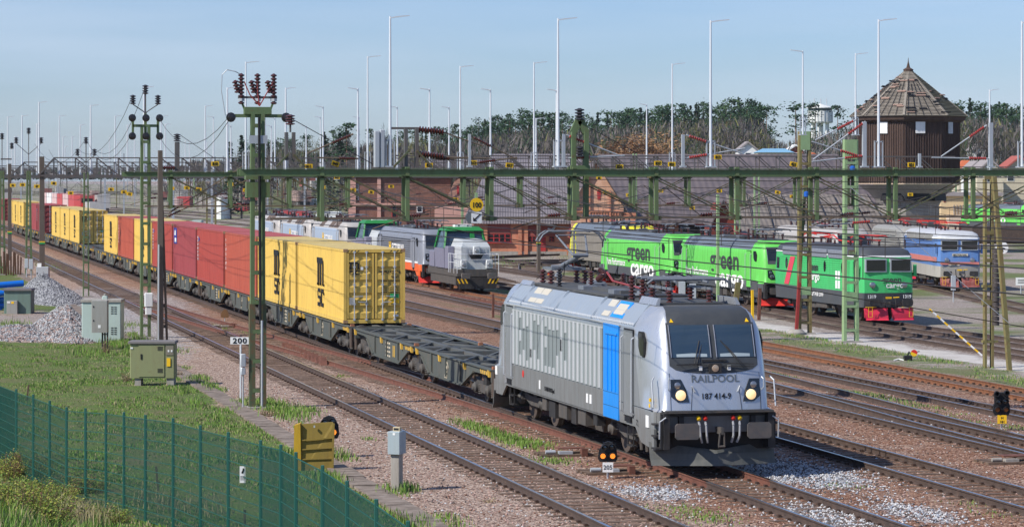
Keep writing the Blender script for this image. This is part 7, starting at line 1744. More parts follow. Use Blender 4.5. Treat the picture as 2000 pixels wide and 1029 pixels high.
# ---------------------------------------------------------------- far trains and boxes
def box_car(name, label, cat, x, y, D, L_, w, h, mat, rz=0.0, ribs=True, base=1.1, group=None, z=None):
    p = PD(x, y, D); p.z = hz(p.x, p.y) if z is None else z; t = thing(name, label, cat, tuple(p), rz, group); b = MB().mat(mat).box(-w / 2, w / 2, 0, L_, base, base + h)
    if ribs:
        n = int(L_ / .8)
        for i in range(n): b.box(-w / 2 - .03, -w / 2, i * L_ / n, i * L_ / n + .2, base + .1, base + h - .1)
    b.box(-w / 2 + .1, w / 2 - .1, -.06, 0, base + .2, base + h - .2); ob('body', b, t)
    if base > .5:
        b = MB().mat(M['under']).box(-1.1, 1.1, .5, L_ - .5, .5, base); ob('underframe', b, t)
    return t
redp = paint('far_red', (.5, .06, .06), .5, 0, (.3, .2, .2), .3); wpk = paint('far_pink_white', (.6, .45, .43), .6, 0, (.5, .2, .2), .6)
t = box_car('red_locomotive', 'small red and black engine leading the far train at the left', 'locomotive', 170, 400, 620, 16, 2.9, 2.7, redp, radians(1)); b = MB().mat(M['ink']).box(-1.2, 1.2, -.12, -.06, 2.3, 3.2); b.prism([(-1.45, 1.4), (1.45, 1.4), (.9, 1.0), (-.9, 1.0)], 'y', -.14, -.06); ob('front_window', b, t); b = MB().mat(M['red']).box(-1.3, 1.3, -.12, -.06, 1.4, 2.2); ob('nose', b, t)
for i in range(6):
    p = PD(170, 400, 620); d = Vector((sin(radians(-1)), cos(radians(-1)), 0)); q = p + d * (18 + i * 15.5)
    t = thing('far_wagon', ('red', 'red and white', 'white and red', 'pinkish', 'pale', 'last pale')[i] + ' container wagon behind the far red engine', 'wagon', (q.x, q.y, hz(q.x, q.y)), radians(1), 'wagons of the far train'); b = MB().mat((redp, wpk, redp, wpk, M['white'], wpk)[i]).box(-1.25, 1.25, 0, 14, 1.1, 4.0); ob('body', b, t); b = MB().mat(M['under']).box(-1.1, 1.1, .5, 13.5, .4, 1.1); ob('underframe', b, t)
blc = paint('far_blue', (.05, .22, .55), .5, 0, (.2, .25, .4), .3)
for i, (x, y, D, L_, w, h, m_, lab) in enumerate(((582, 428, 470, 6, 3.6, 2.0, redp, 'dark red container right of the single black insulator post'), (562, 426, 480, 6, 3.4, 1.9, redp, 'dark red container, left one of the distant pair'), (604, 428, 440, 5, 2.0, 1.1, blc, 'blue skip before the red containers, the left one'), (618, 428, 440, 5, 1.9, 1.1, blc, 'blue skip before the red containers, the right one'), (640, 424, 470, 6, 3.9, 1.8, M['white'], 'white and blue striped container by the pink pilastered building'), (345, 401, 690, 14, 3.4, 2.4, wpk, 'pale pink box wagon in the distance above the maroon container'), (358, 401, 690, 10, 3.2, 2.6, redp, 'dark pink wagon in the distance above the maroon container'),
                                                      (292, 404, 560, 6, 1.6, 1.7, M['concrete'], 'light concrete block stack left of the slim concrete mast'), (302, 404, 560, 6, 1.6, 1.7, M['concrete'], 'light concrete block stack touching the slim concrete mast'), (384, 443, 420, 3, 1.4, 1.3, M['hut'], 'small pale hut above the bright red container'), (600, 396, 620, 12, 4.5, 1.4, M['white'], 'long low white roof of a shed in the distance'), (470, 402, 600, 12, 3.0, 1.5, redp, 'dark red wagon beyond the big mast'), (1958, 462, 330, 8, 7, 1.9, M['railside'], 'pile of dark rusty rails in front of the far green engine'))):
    box_car('freight_box' if i < 9 else 'low_structure', lab, 'container' if i < 5 else 'wagon' if i < 7 else 'block' if i < 9 else 'hut' if i == 9 else 'structure', x, y, D, L_, w, h, m_, -TH, False, .1)
# ================================================================= BUILDINGS
def brick_mat(name, c1, c2, mortar, sc_=1.0):
    m, n, l, b = new_mat(name); t = n.new('ShaderNodeTexCoord'); mp_ = n.new('ShaderNodeMapping'); mp_.inputs['Rotation'].default_value = (radians(90), 0, 0); l.new(t.outputs['Object'], mp_.inputs['Vector'])
    k = n.new('ShaderNodeTexBrick'); k.inputs['Scale'].default_value = 3.2 * sc_; k.inputs['Color1'].default_value = (*c1, 1); k.inputs['Color2'].default_value = (*c2, 1); k.inputs['Mortar'].default_value = (*mortar, 1); k.inputs['Mortar Size'].default_value = .012; l.new(mp_.outputs['Vector'], k.inputs['Vector'])
    d = ramp(n, l, nz(n, l, t.outputs['Object'], .9, 6, .7), [(.35, 0), (.7, .6)]); l.new(mixc(n, l, d, k.outputs['Color'], tuple(q * .5 for q in c1)), b.inputs['Base Color']); b.inputs['Roughness'].default_value = .9; return m
BR = brick_mat('brick_orange', (.56, .2, .11), (.64, .29, .17), (.35, .25, .2)); BD = brick_mat('brick_dark', (.17, .075, .055), (.24, .11, .08), (.2, .15, .12)); BP = paint('render_pink', (.5, .28, .23), .8, 0, (.3, .18, .14), .4)
def sheet_mat(name, c, sx=2.2, c2=None):
    m, n, l, b = new_mat(name); v = objv(n, l, (1, 1, 1)); w = n.new('ShaderNodeTexWave'); w.inputs['Scale'].default_value = sx; w.bands_direction = 'X'; l.new(v, w.inputs['Vector'])
    f = ramp(n, l, nz(n, l, v, .25, 6, .65), [(.35, 0), (.7, 1)]); l.new(mixc(n, l, f, c, c2 or tuple(q * 1.5 for q in c)), b.inputs['Base Color']); b.inputs['Roughness'].default_value = .75
    bp = n.new('ShaderNodeBump'); bp.inputs['Strength'].default_value = .5; bp.inputs['Distance'].default_value = .08; l.new(w.outputs['Fac'], bp.inputs['Height']); l.new(bp.outputs['Normal'], b.inputs['Normal']); return m
RG = sheet_mat('roof_purple_grey', (.1, .082, .086), .45, (.15, .12, .12)); RB = sheet_mat('roof_brown_grey', (.16, .135, .115), .7, (.22, .19, .165)); RL = sheet_mat('roof_mid_grey', (.14, .125, .135), 1.2)
WR = paint('window_red', (.4, .03, .03), .6, 0, (.25, .04, .04), .3)
class VB:
    """building laid out in picture columns and rows at one distance, standing on the yard at its own place"""
    def __init__(s, name, label, cat, x, D, rz=0.0):
        s.k = D / F; s.x = x; p = PD(x, HY, D); s.z0 = hz(p.x, p.y); s.t = thing(name, label, cat, (p.x, p.y, s.z0), -TH + rz)
    def X(s, x): return (x - s.x) * s.k
    def Z(s, y): return H + (HY - y) * s.k - s.z0
    def wall(s, mat, x0, x1, y0, depth, name='wall', ybot=None, dy=0.0):
        m = MB().mat(mat).box(s.X(x0), s.X(x1), dy, dy + depth, -.5 if ybot is None else s.Z(ybot), s.Z(y0)); return ob(name, m, s.t)
    def part(s, name, m, par=None): return ob(name, m, par or s.t)
    def window(s, x0, x1, y0, y1, mat=None, dy=0.0, bars=3, rows=2):
        m = MB().mat(mat or WR); a, b, c, d = s.X(x0), s.X(x1), s.Z(y1), s.Z(y0); m.box(a, b, dy - .08, dy + .02, c, d); f = ob('window', m, s.t)
        m = MB().mat(M['glass'])
        for i in range(bars):
            for j in range(rows):
                w, h = (b - a) / bars, (d - c) / rows; m.box(a + i * w + w * .12, a + (i + 1) * w - w * .12, dy - .1, dy - .06, c + j * h + h * .12, c + (j + 1) * h - h * .12)
        ob('panes', m, f)
# roundhouse: orange brick front with two windows and a red door, grey roof
b = VB('brick_roundhouse', 'long orange brick workshop with red framed windows and a grey sheet roof behind the turntable', 'building', 1030, 280)
b.wall(BR, 925, 1142, 436, 8); b.wall(M['concrete'], 922, 1143, 491, .3, 'plinth', None, -.12)
m = MB().mat(RL); q = [(b.X(905), -.6, b.Z(437)), (b.X(1145), -.6, b.Z(437)), (b.X(1145), 22, b.Z(304)), (b.X(960), 22, b.Z(304))]; m.loft([q, [(x, y + .1, z + .35) for x, y, z in q]]); ob('roof', m, b.t)
for x in (945, 1012, 1024, 1107): b.wall(BR, x, x + 7, 436, .3, 'pilaster', None, -.25)
b.window(953, 997, 457, 472, bars=4); b.window(1032, 1046, 462, 472, bars=2); b.window(1072, 1083, 462, 472, bars=2)
m = MB().mat(paint('shutter_red', (.28, .07, .06), .7)).box(b.X(953), b.X(997), -.1, .02, b.Z(456), b.Z(437)); m.box(b.X(1030), b.X(1086), -.1, .02, b.Z(461), b.Z(441)); obs('boarded_arch', m, b.t)
m = MB().mat(WR).box(b.X(951), b.X(999), -.3, 0, b.Z(475), b.Z(472)); obs('window_sill', m, b.t)
m = MB().mat(WR).box(b.X(1051), b.X(1066), -.12, .02, b.Z(495), b.Z(463)); ob('door', m, b.t); m = MB().mat(paint('wall_dull_red', (.33, .08, .09), .8)).box(b.X(1111), b.X(1134), -.35, .02, b.Z(494), b.Z(434)); ob('red_wall_panel', m, b.t)
m = MB().mat(M['roofdark']).prism([(b.X(1026), b.Z(440)), (b.X(1056), b.Z(433)), (b.X(1088), b.Z(441)), (b.X(1056), b.Z(436))], 'y', -1.4, 0); ob('door_canopy', m, b.t); m = MB().mat(M['galv']).path([(b.X(1070), -.6, b.Z(446)), (b.X(1078), -.7, b.Z(449)), (b.X(1084), -.7, b.Z(443))], .12, 6); ob('duct', m, b.t)
# brick gable hall
b = VB('brick_gable_hall', 'tall pointed brick gable with a narrow red niche window', 'building', 1163, 272)
m = MB().mat(brick_mat('brick_pale', (.64, .33, .2), (.7, .43, .29), (.45, .35, .28))).prism([(b.X(1116), -.5), (b.X(1218), -.5), (b.X(1218), b.Z(405)), (b.X(1164), b.Z(318)), (b.X(1116), b.Z(400))], 'y', 0, 1.2); ob('gable_wall', m, b.t)
m = MB().mat(RG)
for s, xe, ye in ((-1, 1112, 410), (1, 1226, 412)): m.loft([[(b.X(1164), yy, b.Z(314)), (b.X(xe), yy, b.Z(ye)), (b.X(xe), yy, b.Z(ye + 3)), (b.X(1164), yy, b.Z(318))] for yy in (-.4, 26)])
ob('roof', m, b.t); m = MB().mat(WR).prism([(b.X(1167), b.Z(390)), (b.X(1172), b.Z(390)), (b.X(1174), b.Z(375)), (b.X(1170), b.Z(366)), (b.X(1166), b.Z(375))], 'y', -.06, .05); ob('niche_window', m, b.t)
m = MB().mat(BR)
for x in (1150, 1190): m.box(b.X(x), b.X(x + 3), -.2, 0, -.5, b.Z(345 if x == 1150 else 375))
for i in range(11): m.box(b.X(1151 + i * 5.5), b.X(1153.5 + i * 5.5), -.15, 0, b.Z(421), b.Z(416))
m.box(b.X(1118), b.X(1217), -.2, 0, b.Z(414), b.Z(412)); obs('brick_pilaster', m, b.t); b.wall(BR, 1214, 1242, 415, 1.5, 'side_wall')
# big roof hall
b = VB('engine_hall', 'wide low engine hall with a huge purple grey sheet roof', 'building', 1350, 292)
b.wall(BD, 1205, 1460, 436, 1.0); m = MB().mat(RG); q = [(b.X(1200), -1, b.Z(437)), (b.X(1790), -1, b.Z(437)), (b.X(1700), 30, b.Z(304)), (b.X(1185), 30, b.Z(304))]; m.loft([q, [(x, y + .1, z + .4) for x, y, z in q]]); ob('roof', m, b.t)
m = MB().mat(M['ink']); m.box(b.X(1228), b.X(1248), -.1, .05, -.5, b.Z(446)); m.box(b.X(1325), b.X(1400), -.1, .05, -.5, b.Z(440)); obs('dark_doorway', m, b.t); m = MB().mat(BR).box(b.X(1275), b.X(1325), -.1, .05, -.5, b.Z(440)); ob('brick_bay', m, b.t); m = MB().mat(WR).box(b.X(1205), b.X(1460), -.15, 0, b.Z(440), b.Z(437)); ob('fascia', m, b.t)
b = VB('low_shed', 'low shed with a broad grey brown felt roof in front of the water tower', 'building', 1600, 262); b.wall(BD, 1440, 1770, 476, 3)
m = MB().mat(RB); q = [(b.X(1430), -.6, b.Z(479)), (b.X(1775), -.6, b.Z(481)), (b.X(1745), 20, b.Z(388)), (b.X(1450), 20, b.Z(388))]; m.loft([q, [(x, y + .1, z + .3) for x, y, z in q]]); ob('roof', m, b.t); b.wall(M['ink'], 1468, 1772, 480, .2, 'dark_opening', None, -.1)
m = MB().mat(M['ink'])
for i in range(9): m.beam((b.X(1455 + i * 36), 19 - .5, b.Z(389) + .33), (b.X(1440 + i * 39), -.5, b.Z(479) + .36), .08, .03)
ob('roof_seams', m, b.t)
b = VB('red_wooden_shed', 'small steep dark red wooden gable shed among the roofs', 'building', 1416, 255); m = MB().mat(paint('wood_dark_red', (.2, .035, .025), .8, 0, (.1, .03, .02), .5)).prism([(b.X(1384), -.5), (b.X(1450), -.5), (b.X(1444), b.Z(448)), (b.X(1418), b.Z(394)), (b.X(1406), b.Z(398)), (b.X(1390), b.Z(440))], 'y', 0, 9); ob('wall', m, b.t)
m = MB().mat(RG); m.loft([[(b.X(1412), yy, b.Z(390)), (b.X(1448), yy, b.Z(450)), (b.X(1446), yy, b.Z(453)), (b.X(1412), yy, b.Z(394))] for yy in (-.5, 9.4)]); m.loft([[(b.X(1412), yy, b.Z(390)), (b.X(1386), yy, b.Z(440)), (b.X(1388), yy, b.Z(442)), (b.X(1412), yy, b.Z(394))] for yy in (-.5, 9.4)]); ob('roof', m, b.t)
# left brick buildings
b = VB('brick_office', 'dark brick building with pale pink pilasters behind the grey engines', 'building', 745, 400); b.wall(BD, 680, 830, 345, 18); m = MB().mat(BP)
for x, w in ((681, 14), (737, 7), (826, 6)): m.box(b.X(x), b.X(x + w), -.3, 0, -.5, b.Z(343))
m.box(b.X(672), b.X(760), -1.2, 0, -.5, b.Z(428)); m.box(b.X(672), b.X(832), -.4, 0, b.Z(401), b.Z(397)); obs('pilaster', m, b.t); m = MB().mat(RG).prism([(b.X(676), b.Z(346)), (b.X(834), b.Z(346)), (b.X(820), b.Z(325)), (b.X(690), b.Z(325))], 'y', -.5, 18); ob('roof', m, b.t); b.window(692, 700, 360, 392, M['white'], 0, 1, 3); b.window(765, 775, 400, 425, None, 0, 1, 2); b.window(845 - 60, 855 - 60, 365, 385, None, 0, 1, 2)
b = VB('brick_tower_house', 'brick building with a round topped front gable left of the speed disc', 'building', 880, 340); b.wall(BD, 812, 880, 345, 14); m = MB().mat(brick_mat('brick_mid', (.4, .2, .14), (.46, .26, .19), (.4, .3, .25))).prism([(b.X(868), -.5), (b.X(908), -.5), (b.X(908), b.Z(372)), (b.X(904), b.Z(350)), (b.X(897), b.Z(345)), (b.X(890), b.Z(350)), (b.X(868), b.Z(398))], 'y', -2, 0); ob('front_gable', m, b.t)
m = MB().mat(RL).prism([(b.X(806), b.Z(346)), (b.X(960), b.Z(346)), (b.X(940), b.Z(312)), (b.X(830), b.Z(312))], 'y', -.5, 14); ob('roof', m, b.t); m = MB().mat(WR).prism([(b.X(893), b.Z(380)), (b.X(897), b.Z(380)), (b.X(897), b.Z(366)), (b.X(895), b.Z(362)), (b.X(893), b.Z(366))], 'y', -2.06, -2); ob('arched_window', m, b.t); b.wall(BP, 850, 935, 402, 2, 'low_annex', None, -3); b.window(814, 825, 402, 415, M['white'], -.1, 1, 1)
# wooden water tower
p = PD(1774, HY, 290); k = 290 / F; wood = paint('wood_dark_brown', (.075, .046, .036), .85, 0, (.04, .025, .02), .6, True, .6); shn = paint('shingle_grey', (.27, .24, .2), .9, 0, (.15, .12, .1), .6, False, .8); shm = paint('shingle_moss', (.13, .125, .085), .9, 0, (.09, .08, .06), .5, False, .8); bare = paint('torn_roof_boards', (.3, .2, .16), .9, 0, (.12, .07, .05), .6, False, 1)
z0 = hz(p.x, p.y); ZT = lambda y: H + (HY - y) * k - z0
t = thing('wooden_water_tower', 'old octagonal dark wooden water tower with a pointed worn shingle roof', 'water tower', (p.x, p.y, z0), -TH + radians(10)); R = 99 * k
def octo(r, z, a0=22.5): return [(r * cos(radians(a0 + 45 * i)), r * sin(radians(a0 + 45 * i)), z) for i in range(8)]
m = MB().mat(wood).loft([octo(R, ZT(358)), octo(R, ZT(232))]); ob('plank_wall', m, t)
m = MB().mat(wood); rr = random.Random(2)
for i in range(8):
    a, c = Vector(octo(R, 0)[i]), Vector(octo(R, 0)[(i + 1) % 8]); n = 15; nn = ((a + c) / 2).normalized()
    for j in range(n): q = a + (c - a) * ((j + .5) / n) + nn * .02; dpt = rr.uniform(.0, .05); m.beam(q + nn * dpt + Vector((0, 0, ZT(357))), q + nn * dpt + Vector((0, 0, ZT(238))), .07, .05, (nn.x, nn.y, 0))
ob('battens', m, t)
m = MB().mat(wood).loft([octo(R * 1.03, ZT(240)), octo(R * 1.1, ZT(236)), octo(R * 1.13, ZT(228)), octo(R * 1.1, ZT(226))]); ob('eaves', m, t)
RR = octo(R * 1.15, ZT(229)); ap = (0, 0, ZT(134))
for i in range(8):
    a, c = Vector(RR[i]), Vector(RR[(i + 1) % 8]); A = Vector(ap); m = MB(); mat_ = shm if i in (5, 6, 7, 0) and i != 5 else shn; m.mat(mat_); n = 34
    nn = (c - a).cross(A - a).normalized(); nn = nn if nn.z > 0 else -nn
    for j in range(n):
        f0, f1 = j / n, (j + 1) / n - .004
        a0, c0, a1, c1 = a + (A - a) * f0, c + (A - c) * f0, a + (A - a) * f1, c + (A - c) * f1; o0 = nn * (.1 + rr.uniform(0, .03)); o1 = nn * .05
        m.loft([[a0, c0, c0 + o0, a0 + o0], [a1, c1, c1 + o1, a1 + o1]])
    ob('roof_face', m, t)
    m = MB().mat(shn)
    m.beam(a + nn * .1, A, .22, .1)
    for j in range(16 if mat_ is shn else 5):
        f = rr.uniform(.05, .8); g = rr.uniform(.02, .12) if rr.random() < .6 else rr.uniform(.1, .9); q = a + (A - a) * f; w = c + (A - c) * f; s = q + (w - q) * g; m.mat(bare if rr.random() < .5 else M['ink']); d = (w - q).normalized(); m.beam(s + nn * .17, s + d * rr.uniform(.3, 1.1) + nn * .18, rr.uniform(.1, .22), .05, nn)
    if mat_ is shn:
        for j in range(5): g = (j + .5) / 5.5; m.mat(M['ink']); m.beam(a + (c - a) * g + nn * .17, a + (c - a) * g + (A - (a + (c - a) * g)) * (.75 - .1 * (j % 2)) + nn * .16, .05, .03, nn)
    ob('ridge_and_loose_boards', m, t)
m = MB().mat(wood).lathe((0, 0, ZT(140)), (0, 0, 1), [(0, .5), (.2, .55), (.4, .2), (1.0, .05), (1.4, .02)], 8); ob('finial', m, t)
for i in (4, 5, 6): 
    a, c = Vector(octo(R, 0)[i]), Vector(octo(R, 0)[(i + 1) % 8]); q = a + (c - a) * .42; nn = ((a + c) / 2).normalized(); m = MB().mat(M['white'] if i != 6 else M['galv']); m.beam(q + nn * .12 + Vector((0, 0, ZT(262))), q + nn * .12 + Vector((0, 0, ZT(240))), .98, .08, (nn.x, nn.y, 0)); ob('boarded_window', m, t)
m = MB().mat(paint('pale_ledge', (.5, .38, .28), .8)).loft([octo(R * 1.0, ZT(360)), octo(R * 1.0, ZT(357))]); ob('ledge', m, t)
m = MB().mat(M['concrete']); m.smooth = True; m.loft([octo(R * s, ZT(y)) for s, y in ((.98, 361), (.92, 366), (.78, 376), (.66, 390), (.6, 402), (.6, 520))]); ob('stone_base', m, t)
m = MB().mat(M['ink'])
for i in (4, 5, 6): a, c = Vector(octo(R * .74, 0)[i]), Vector(octo(R * .74, 0)[(i + 1) % 8]); mid = (a + c) / 2; nn = mid.normalized(); e = (c - a).normalized(); m.loft([[mid + nn * dd + e * (1.3 * cos(radians(w))) + Vector((0, 0, ZT(392) + 1.2 * sin(radians(w)))) for w in range(0, 181, 20)] for dd in (-.6, .12)])
obs('arch_opening', m, t)
# white water tower on the hill
p = PD(1602, HY, 1150); k = 1150 / F; z0 = hz(p.x, p.y); ZT = lambda y: H + (HY - y) * k - z0; t = thing('white_water_tower', 'distant white drum shaped water tower on slender legs above the trees', 'water tower', (p.x, p.y, z0), 0)
def circ(r, z, n=24): return [(r * cos(2 * pi * i / n), r * sin(2 * pi * i / n), z) for i in range(n)]
wp_ = paint('tower_white', (.7, .71, .68), .6, 0, (.4, .4, .38), .3); m = MB().mat(wp_); m.loft([circ(22 * k, ZT(241)), circ(24 * k, ZT(238)), circ(24 * k, ZT(217))]); ob('drum', m, t)
m = MB().mat(M['glass_blue']).loft([circ(23 * k, ZT(217)), circ(24 * k, ZT(212))]); ob('window_band', m, t); m = MB().mat(wp_).loft([circ(27 * k, ZT(212)), circ(27 * k, ZT(210.5)), circ(4 * k, ZT(204)), circ(3 * k, ZT(203))]); ob('cap', m, t)
for i in range(24):
    m = MB().mat(M['galv']); a = circ(24.2 * k, 0)[i]; m.tube((a[0], a[1], ZT(240)), (a[0], a[1], ZT(217)), .12, None, 4); ob('rib', m, t)
for i in range(6): m = MB().mat(wp_); a = circ(16 * k, 0, 6)[i]; m.tube((a[0], a[1], -1), (a[0], a[1], ZT(240)), .5, None, 8); ob('leg', m, t)
m = MB().mat(wp_).tube((0, 0, -1), (0, 0, ZT(240)), 1.2, None, 10); ob('shaft', m, t); m = MB().mat(M['galv'])
for a in (-12, 1, 13): m.tube((a * k, 0, ZT(207)), (a * k, 0, ZT(193 if a else 198)), .2, None, 4)
obs('antenna', m, t)
# houses
def house(x, D, x0, x1, ye, yr, wall, roof, lab, hip=False, cat='house'):
    b = VB('house', lab, cat, x, D); a, c = b.X(x0), b.X(x1); e, r = b.Z(ye), b.Z(yr); m = MB().mat(wall).box(a + .2, c - .2, 0, 8, -4, e); ob('wall', m, b.t); m = MB().mat(roof)
    if hip: m.loft([[(a, -.5, e), (c, -.5, e), (c, 8.5, e), (a, 8.5, e)], [(a + 1.5, 3.5, r), (c - 1.5, 3.5, r), (c - 1.5, 4.5, r), (a + 1.5, 4.5, r)]])
    else:
        md = (a + c) / 2; w = MB().mat(wall).prism([(a + .2, e), (c - .2, e), (md, r - .3)], 'y', 0, 8); ob('gable', w, b.t)
        for xx in (a, c): m.loft([[(md, yy, r), (xx, yy, e - .1), (xx, yy, e - .4), (md, yy, r - .35)] for yy in (-.5, 8.5)])
    ob('roof', m, b.t); nw = max(1, int((c - a) / 3))
    for i in range(nw):
        xx = a + (c - a) * (i + .5) / nw; f = ob('window', MB().mat(M['white']).box(xx - .6, xx + .6, -.05, .02, e - 1.9, e - .6), b.t); ob('pane', MB().mat(M['glass']).box(xx - .5, xx + .5, -.08, -.04, e - 1.8, e - .7), f)
    return b
cr = paint('house_cream', (.6, .54, .4), .8); ro = paint('roof_orange', (.5, .13, .05), .8, 0, (.3, .1, .06), .3); rbr = paint('roof_reddish', (.36, .09, .07), .8); rgy = paint('roof_house_grey', (.3, .27, .27), .8); bl = paint('roof_light_blue', (.2, .42, .6), .5)
house(1458, 560, 1440, 1482, 292, 276, M['white'], rgy, 'white gabled house at the forest edge above the dark roofs'); house(1515, 540, 1478, 1552, 298, 290, cr, bl, 'cream bungalow with a light blue roof left of the green mast', True); house(1560, 600, 1537, 1572, 293, 282, rbr, M['white'], 'small red house with pale eaves beside the green mast top')
house(1592, 520, 1580, 1598, 303, 298, cr, ro, 'tiny house with an orange roof right of the green mast top'); house(1898, 520, 1870, 1915, 331, 313, cr, ro, 'house with a bright orange roof right of the wooden tower', True); house(1906, 500, 1889, 1928, 331, 314, M['white'], rgy, 'white gable in front of the orange roofed house'); house(1932, 470, 1906, 1962, 334, 309, cr, rgy, 'brownish roofed house behind the thick steel post')
house(1985, 480, 1955, 2030, 332, 304, cr, rbr, 'house with a red roof and cream gable at the right edge'); house(1290, 640, 1275, 1300, 300, 294, M['white'], rbr, 'tiny red roofed house below the brown birch'); house(1375, 640, 1350, 1400, 304, 298, rbr, M['white'], 'low reddish house behind the tall pole'); house(1910, 620, 1898, 1925, 292, 281, M['white'], rgy, 'small pale house among the trees at the right')
b = VB('beige_depot', 'long beige depot building behind the faded blue engine', 'building', 1900, 430); b.wall(paint('depot_beige', (.62, .47, .27), .7, 0, (.45, .3, .15), .3), 1838, 1956, 383, 14); b.wall(paint('depot_cream', (.66, .52, .4), .7), 1848, 1912, 420, 3, 'front_annex', None, -3); m = MB().mat(rgy).box(b.X(1836), b.X(1958), -.5, 14, b.Z(383), b.Z(376)); ob('roof', m, b.t)
m = MB().mat(M['concrete']); [m.box(b.X(x), b.X(x + 1.5), -.2, 0, b.Z(419), b.Z(400)) for x in range(1862, 1950, 6)]; obs('picket', m, b.t); b.window(1843, 1847, 388, 395, None, 0, 1, 1)
b = VB('white_tank_house', 'white round ended shed in the middle distance above the red containers', 'building', 436, 520); m = MB().mat(wp_); m.loft([[(b.X(436) + 14 * b.k * cos(a * pi / 8), 4 * sin(a * pi / 8), z) for a in range(16)] for z in (-.5, b.Z(385))]); ob('wall', m, b.t); m = MB().mat(rgy); m.loft([[(b.X(436) + r * 14 * b.k * cos(a * pi / 8), r * 4 * sin(a * pi / 8), z) for a in range(16)] for r, z in ((1.05, b.Z(385)), (.3, b.Z(380)))]); ob('roof', m, b.t)
# ================================================================= TREES
def leaf_mat(name, a, b2, c):
    m, n, l, b = new_mat(name); oi = n.new('ShaderNodeObjectInfo'); g = n.new('ShaderNodeNewGeometry')
    f = mth(n, l, 'ADD', mth(n, l, 'MULTIPLY', nz(n, l, g.outputs['Position'], .35, 3, .7), .8), mth(n, l, 'MULTIPLY', oi.outputs['Random'], .35))
    l.new(ramp(n, l, f, [(.3, a), (.55, b2), (.85, c)]), b.inputs['Base Color']); b.inputs['Roughness'].default_value = .8; b.inputs['Specular IOR Level'].default_value = .15; return m
PN = leaf_mat('pine_needles', (.018, .045, .022), (.035, .075, .035), (.07, .115, .05)); SP = leaf_mat('spruce_needles', (.014, .03, .018), (.024, .045, .024), (.045, .07, .035)); BT = leaf_mat('bare_twigs', (.08, .069, .063), (.12, .105, .097), (.165, .148, .138)); BO = leaf_mat('budding_orange', (.22, .12, .06), (.3, .17, .085), (.38, .24, .13)); BG = leaf_mat('budding_green', (.1, .1, .04), (.15, .15, .06), (.2, .2, .09)); TR = plain('pine_trunk', (.2, .12, .08), .9); TW = plain('birch_trunk', (.36, .34, .32), .9); TB = plain('bare_trunk', (.15, .12, .1), .9)
def crown_mesh(kind, seed, h=1.0):
    """unit-height crown of small needle clumps or twigs"""
    rg = random.Random(seed); V, Fc = [], []
    def leaf(p, s, fl=.5):
        a = Vector((rg.gauss(0, 1), rg.gauss(0, 1), rg.gauss(0, fl))).normalized() * s; b = a.cross(Vector((rg.gauss(0, 1), rg.gauss(0, 1), rg.gauss(0, 1)))).normalized() * s * rg.uniform(.4, .8); k = len(V); V.extend([tuple(p - a), tuple(p + b), tuple(p + a), tuple(p - b)]); Fc.append((k, k + 1, k + 2, k + 3))
    if kind == 'pine':
        z0 = rg.uniform(.25, .5); bl = []
        for _ in range(rg.randint(15, 21)):
            z = z0 + (1 - z0) * rg.random() ** .8; r = .13 * sqrt(max(.05, 1 - ((z - z0 - .12) / (1 - z0)) ** 2)) * rg.uniform(.2, 1.15); a = rg.uniform(0, 6.28); bl.append((Vector((cos(a) * r, sin(a) * r, min(z, .96))), rg.uniform(.03, .06)))
        for c, s in bl:
            for _ in range(30): leaf(c + Vector((rg.gauss(0, s * .75), rg.gauss(0, s * .75), rg.gauss(0, s * .38))), rg.uniform(.01, .02), .3)
    elif kind == 'spruce':
        for i in range(430):
            z = .1 + .9 * rg.random() ** 1.15; r = .17 * (1 - z) * (0.65 + .35 * ((z * 11) % 1)) + .006; a = rg.uniform(0, 6.28); q = rg.uniform(.3, 1.05); leaf(Vector((cos(a) * r * q, sin(a) * r * q, z - .03 * q)), rg.uniform(.012, .026), .2)
    else:
        def br(p, d, L_, lv):
            e = p + d * L_; w = .0032 * (1 - lv * .22); s = Vector((-d.y, d.x, 0)); s = s.normalized() * w if s.length > 1e-3 else Vector((w, 0, 0)); k = len(V); V.extend([tuple(p - s), tuple(p + s), tuple(e + s * .5), tuple(e - s * .5)]); Fc.append((k, k + 1, k + 2, k + 3)); s = Vector((0, 0, w)).cross(d) + Vector((0, w, 0)); k = len(V); V.extend([tuple(p - s), tuple(p + s), tuple(e + s * .5), tuple(e - s * .5)]); Fc.append((k, k + 1, k + 2, k + 3))
            if lv < 3:
                for _ in range((5, 4, 3)[lv]): br(p + d * L_ * rg.uniform(.35, 1), (d + Vector((rg.gauss(0, .42), rg.gauss(0, .42), rg.gauss(.08, .2)))).normalized(), L_ * rg.uniform(.45, .7), lv + 1)
            elif kind == 'budding':
                for _ in range(2): leaf(e + Vector((rg.gauss(0, .012), rg.gauss(0, .012), rg.gauss(0, .012))), rg.uniform(.006, .012))
        for _ in range(7): a = rg.uniform(0, 6.28); z = rg.uniform(.15, .5); br(Vector((0, 0, z)), Vector((cos(a) * .35, sin(a) * .35, 1)).normalized(), rg.uniform(.2, .3), 0)
    me = bpy.data.meshes.new('crown'); me.from_pydata(V, [], Fc); me.update(); return me
def trunk_mesh(mat, h=.95, r=.012):
    m = MB().mat(mat); m.tube((0, 0, -.03), (.01, 0, h * .5), r, r * .7, 6); m.tube((.01, 0, h * .5), (0, .005, h), r * .7, r * .2, 6); return m.mesh('trunk')
KT = {'pine': [(crown_mesh('pine', s), PN) for s in range(6)], 'spruce': [(crown_mesh('spruce', 20 + s), SP) for s in range(3)], 'bare': [(crown_mesh('bare', 30 + s), BT) for s in range(5)], 'orange': [(crown_mesh('budding', 50 + s), BO) for s in range(2)], 'budding': [(crown_mesh('budding', 60 + s), BG) for s in range(3)]}
for k_, vs in KT.items():
    for me, mt in vs: me.materials.append(mt)
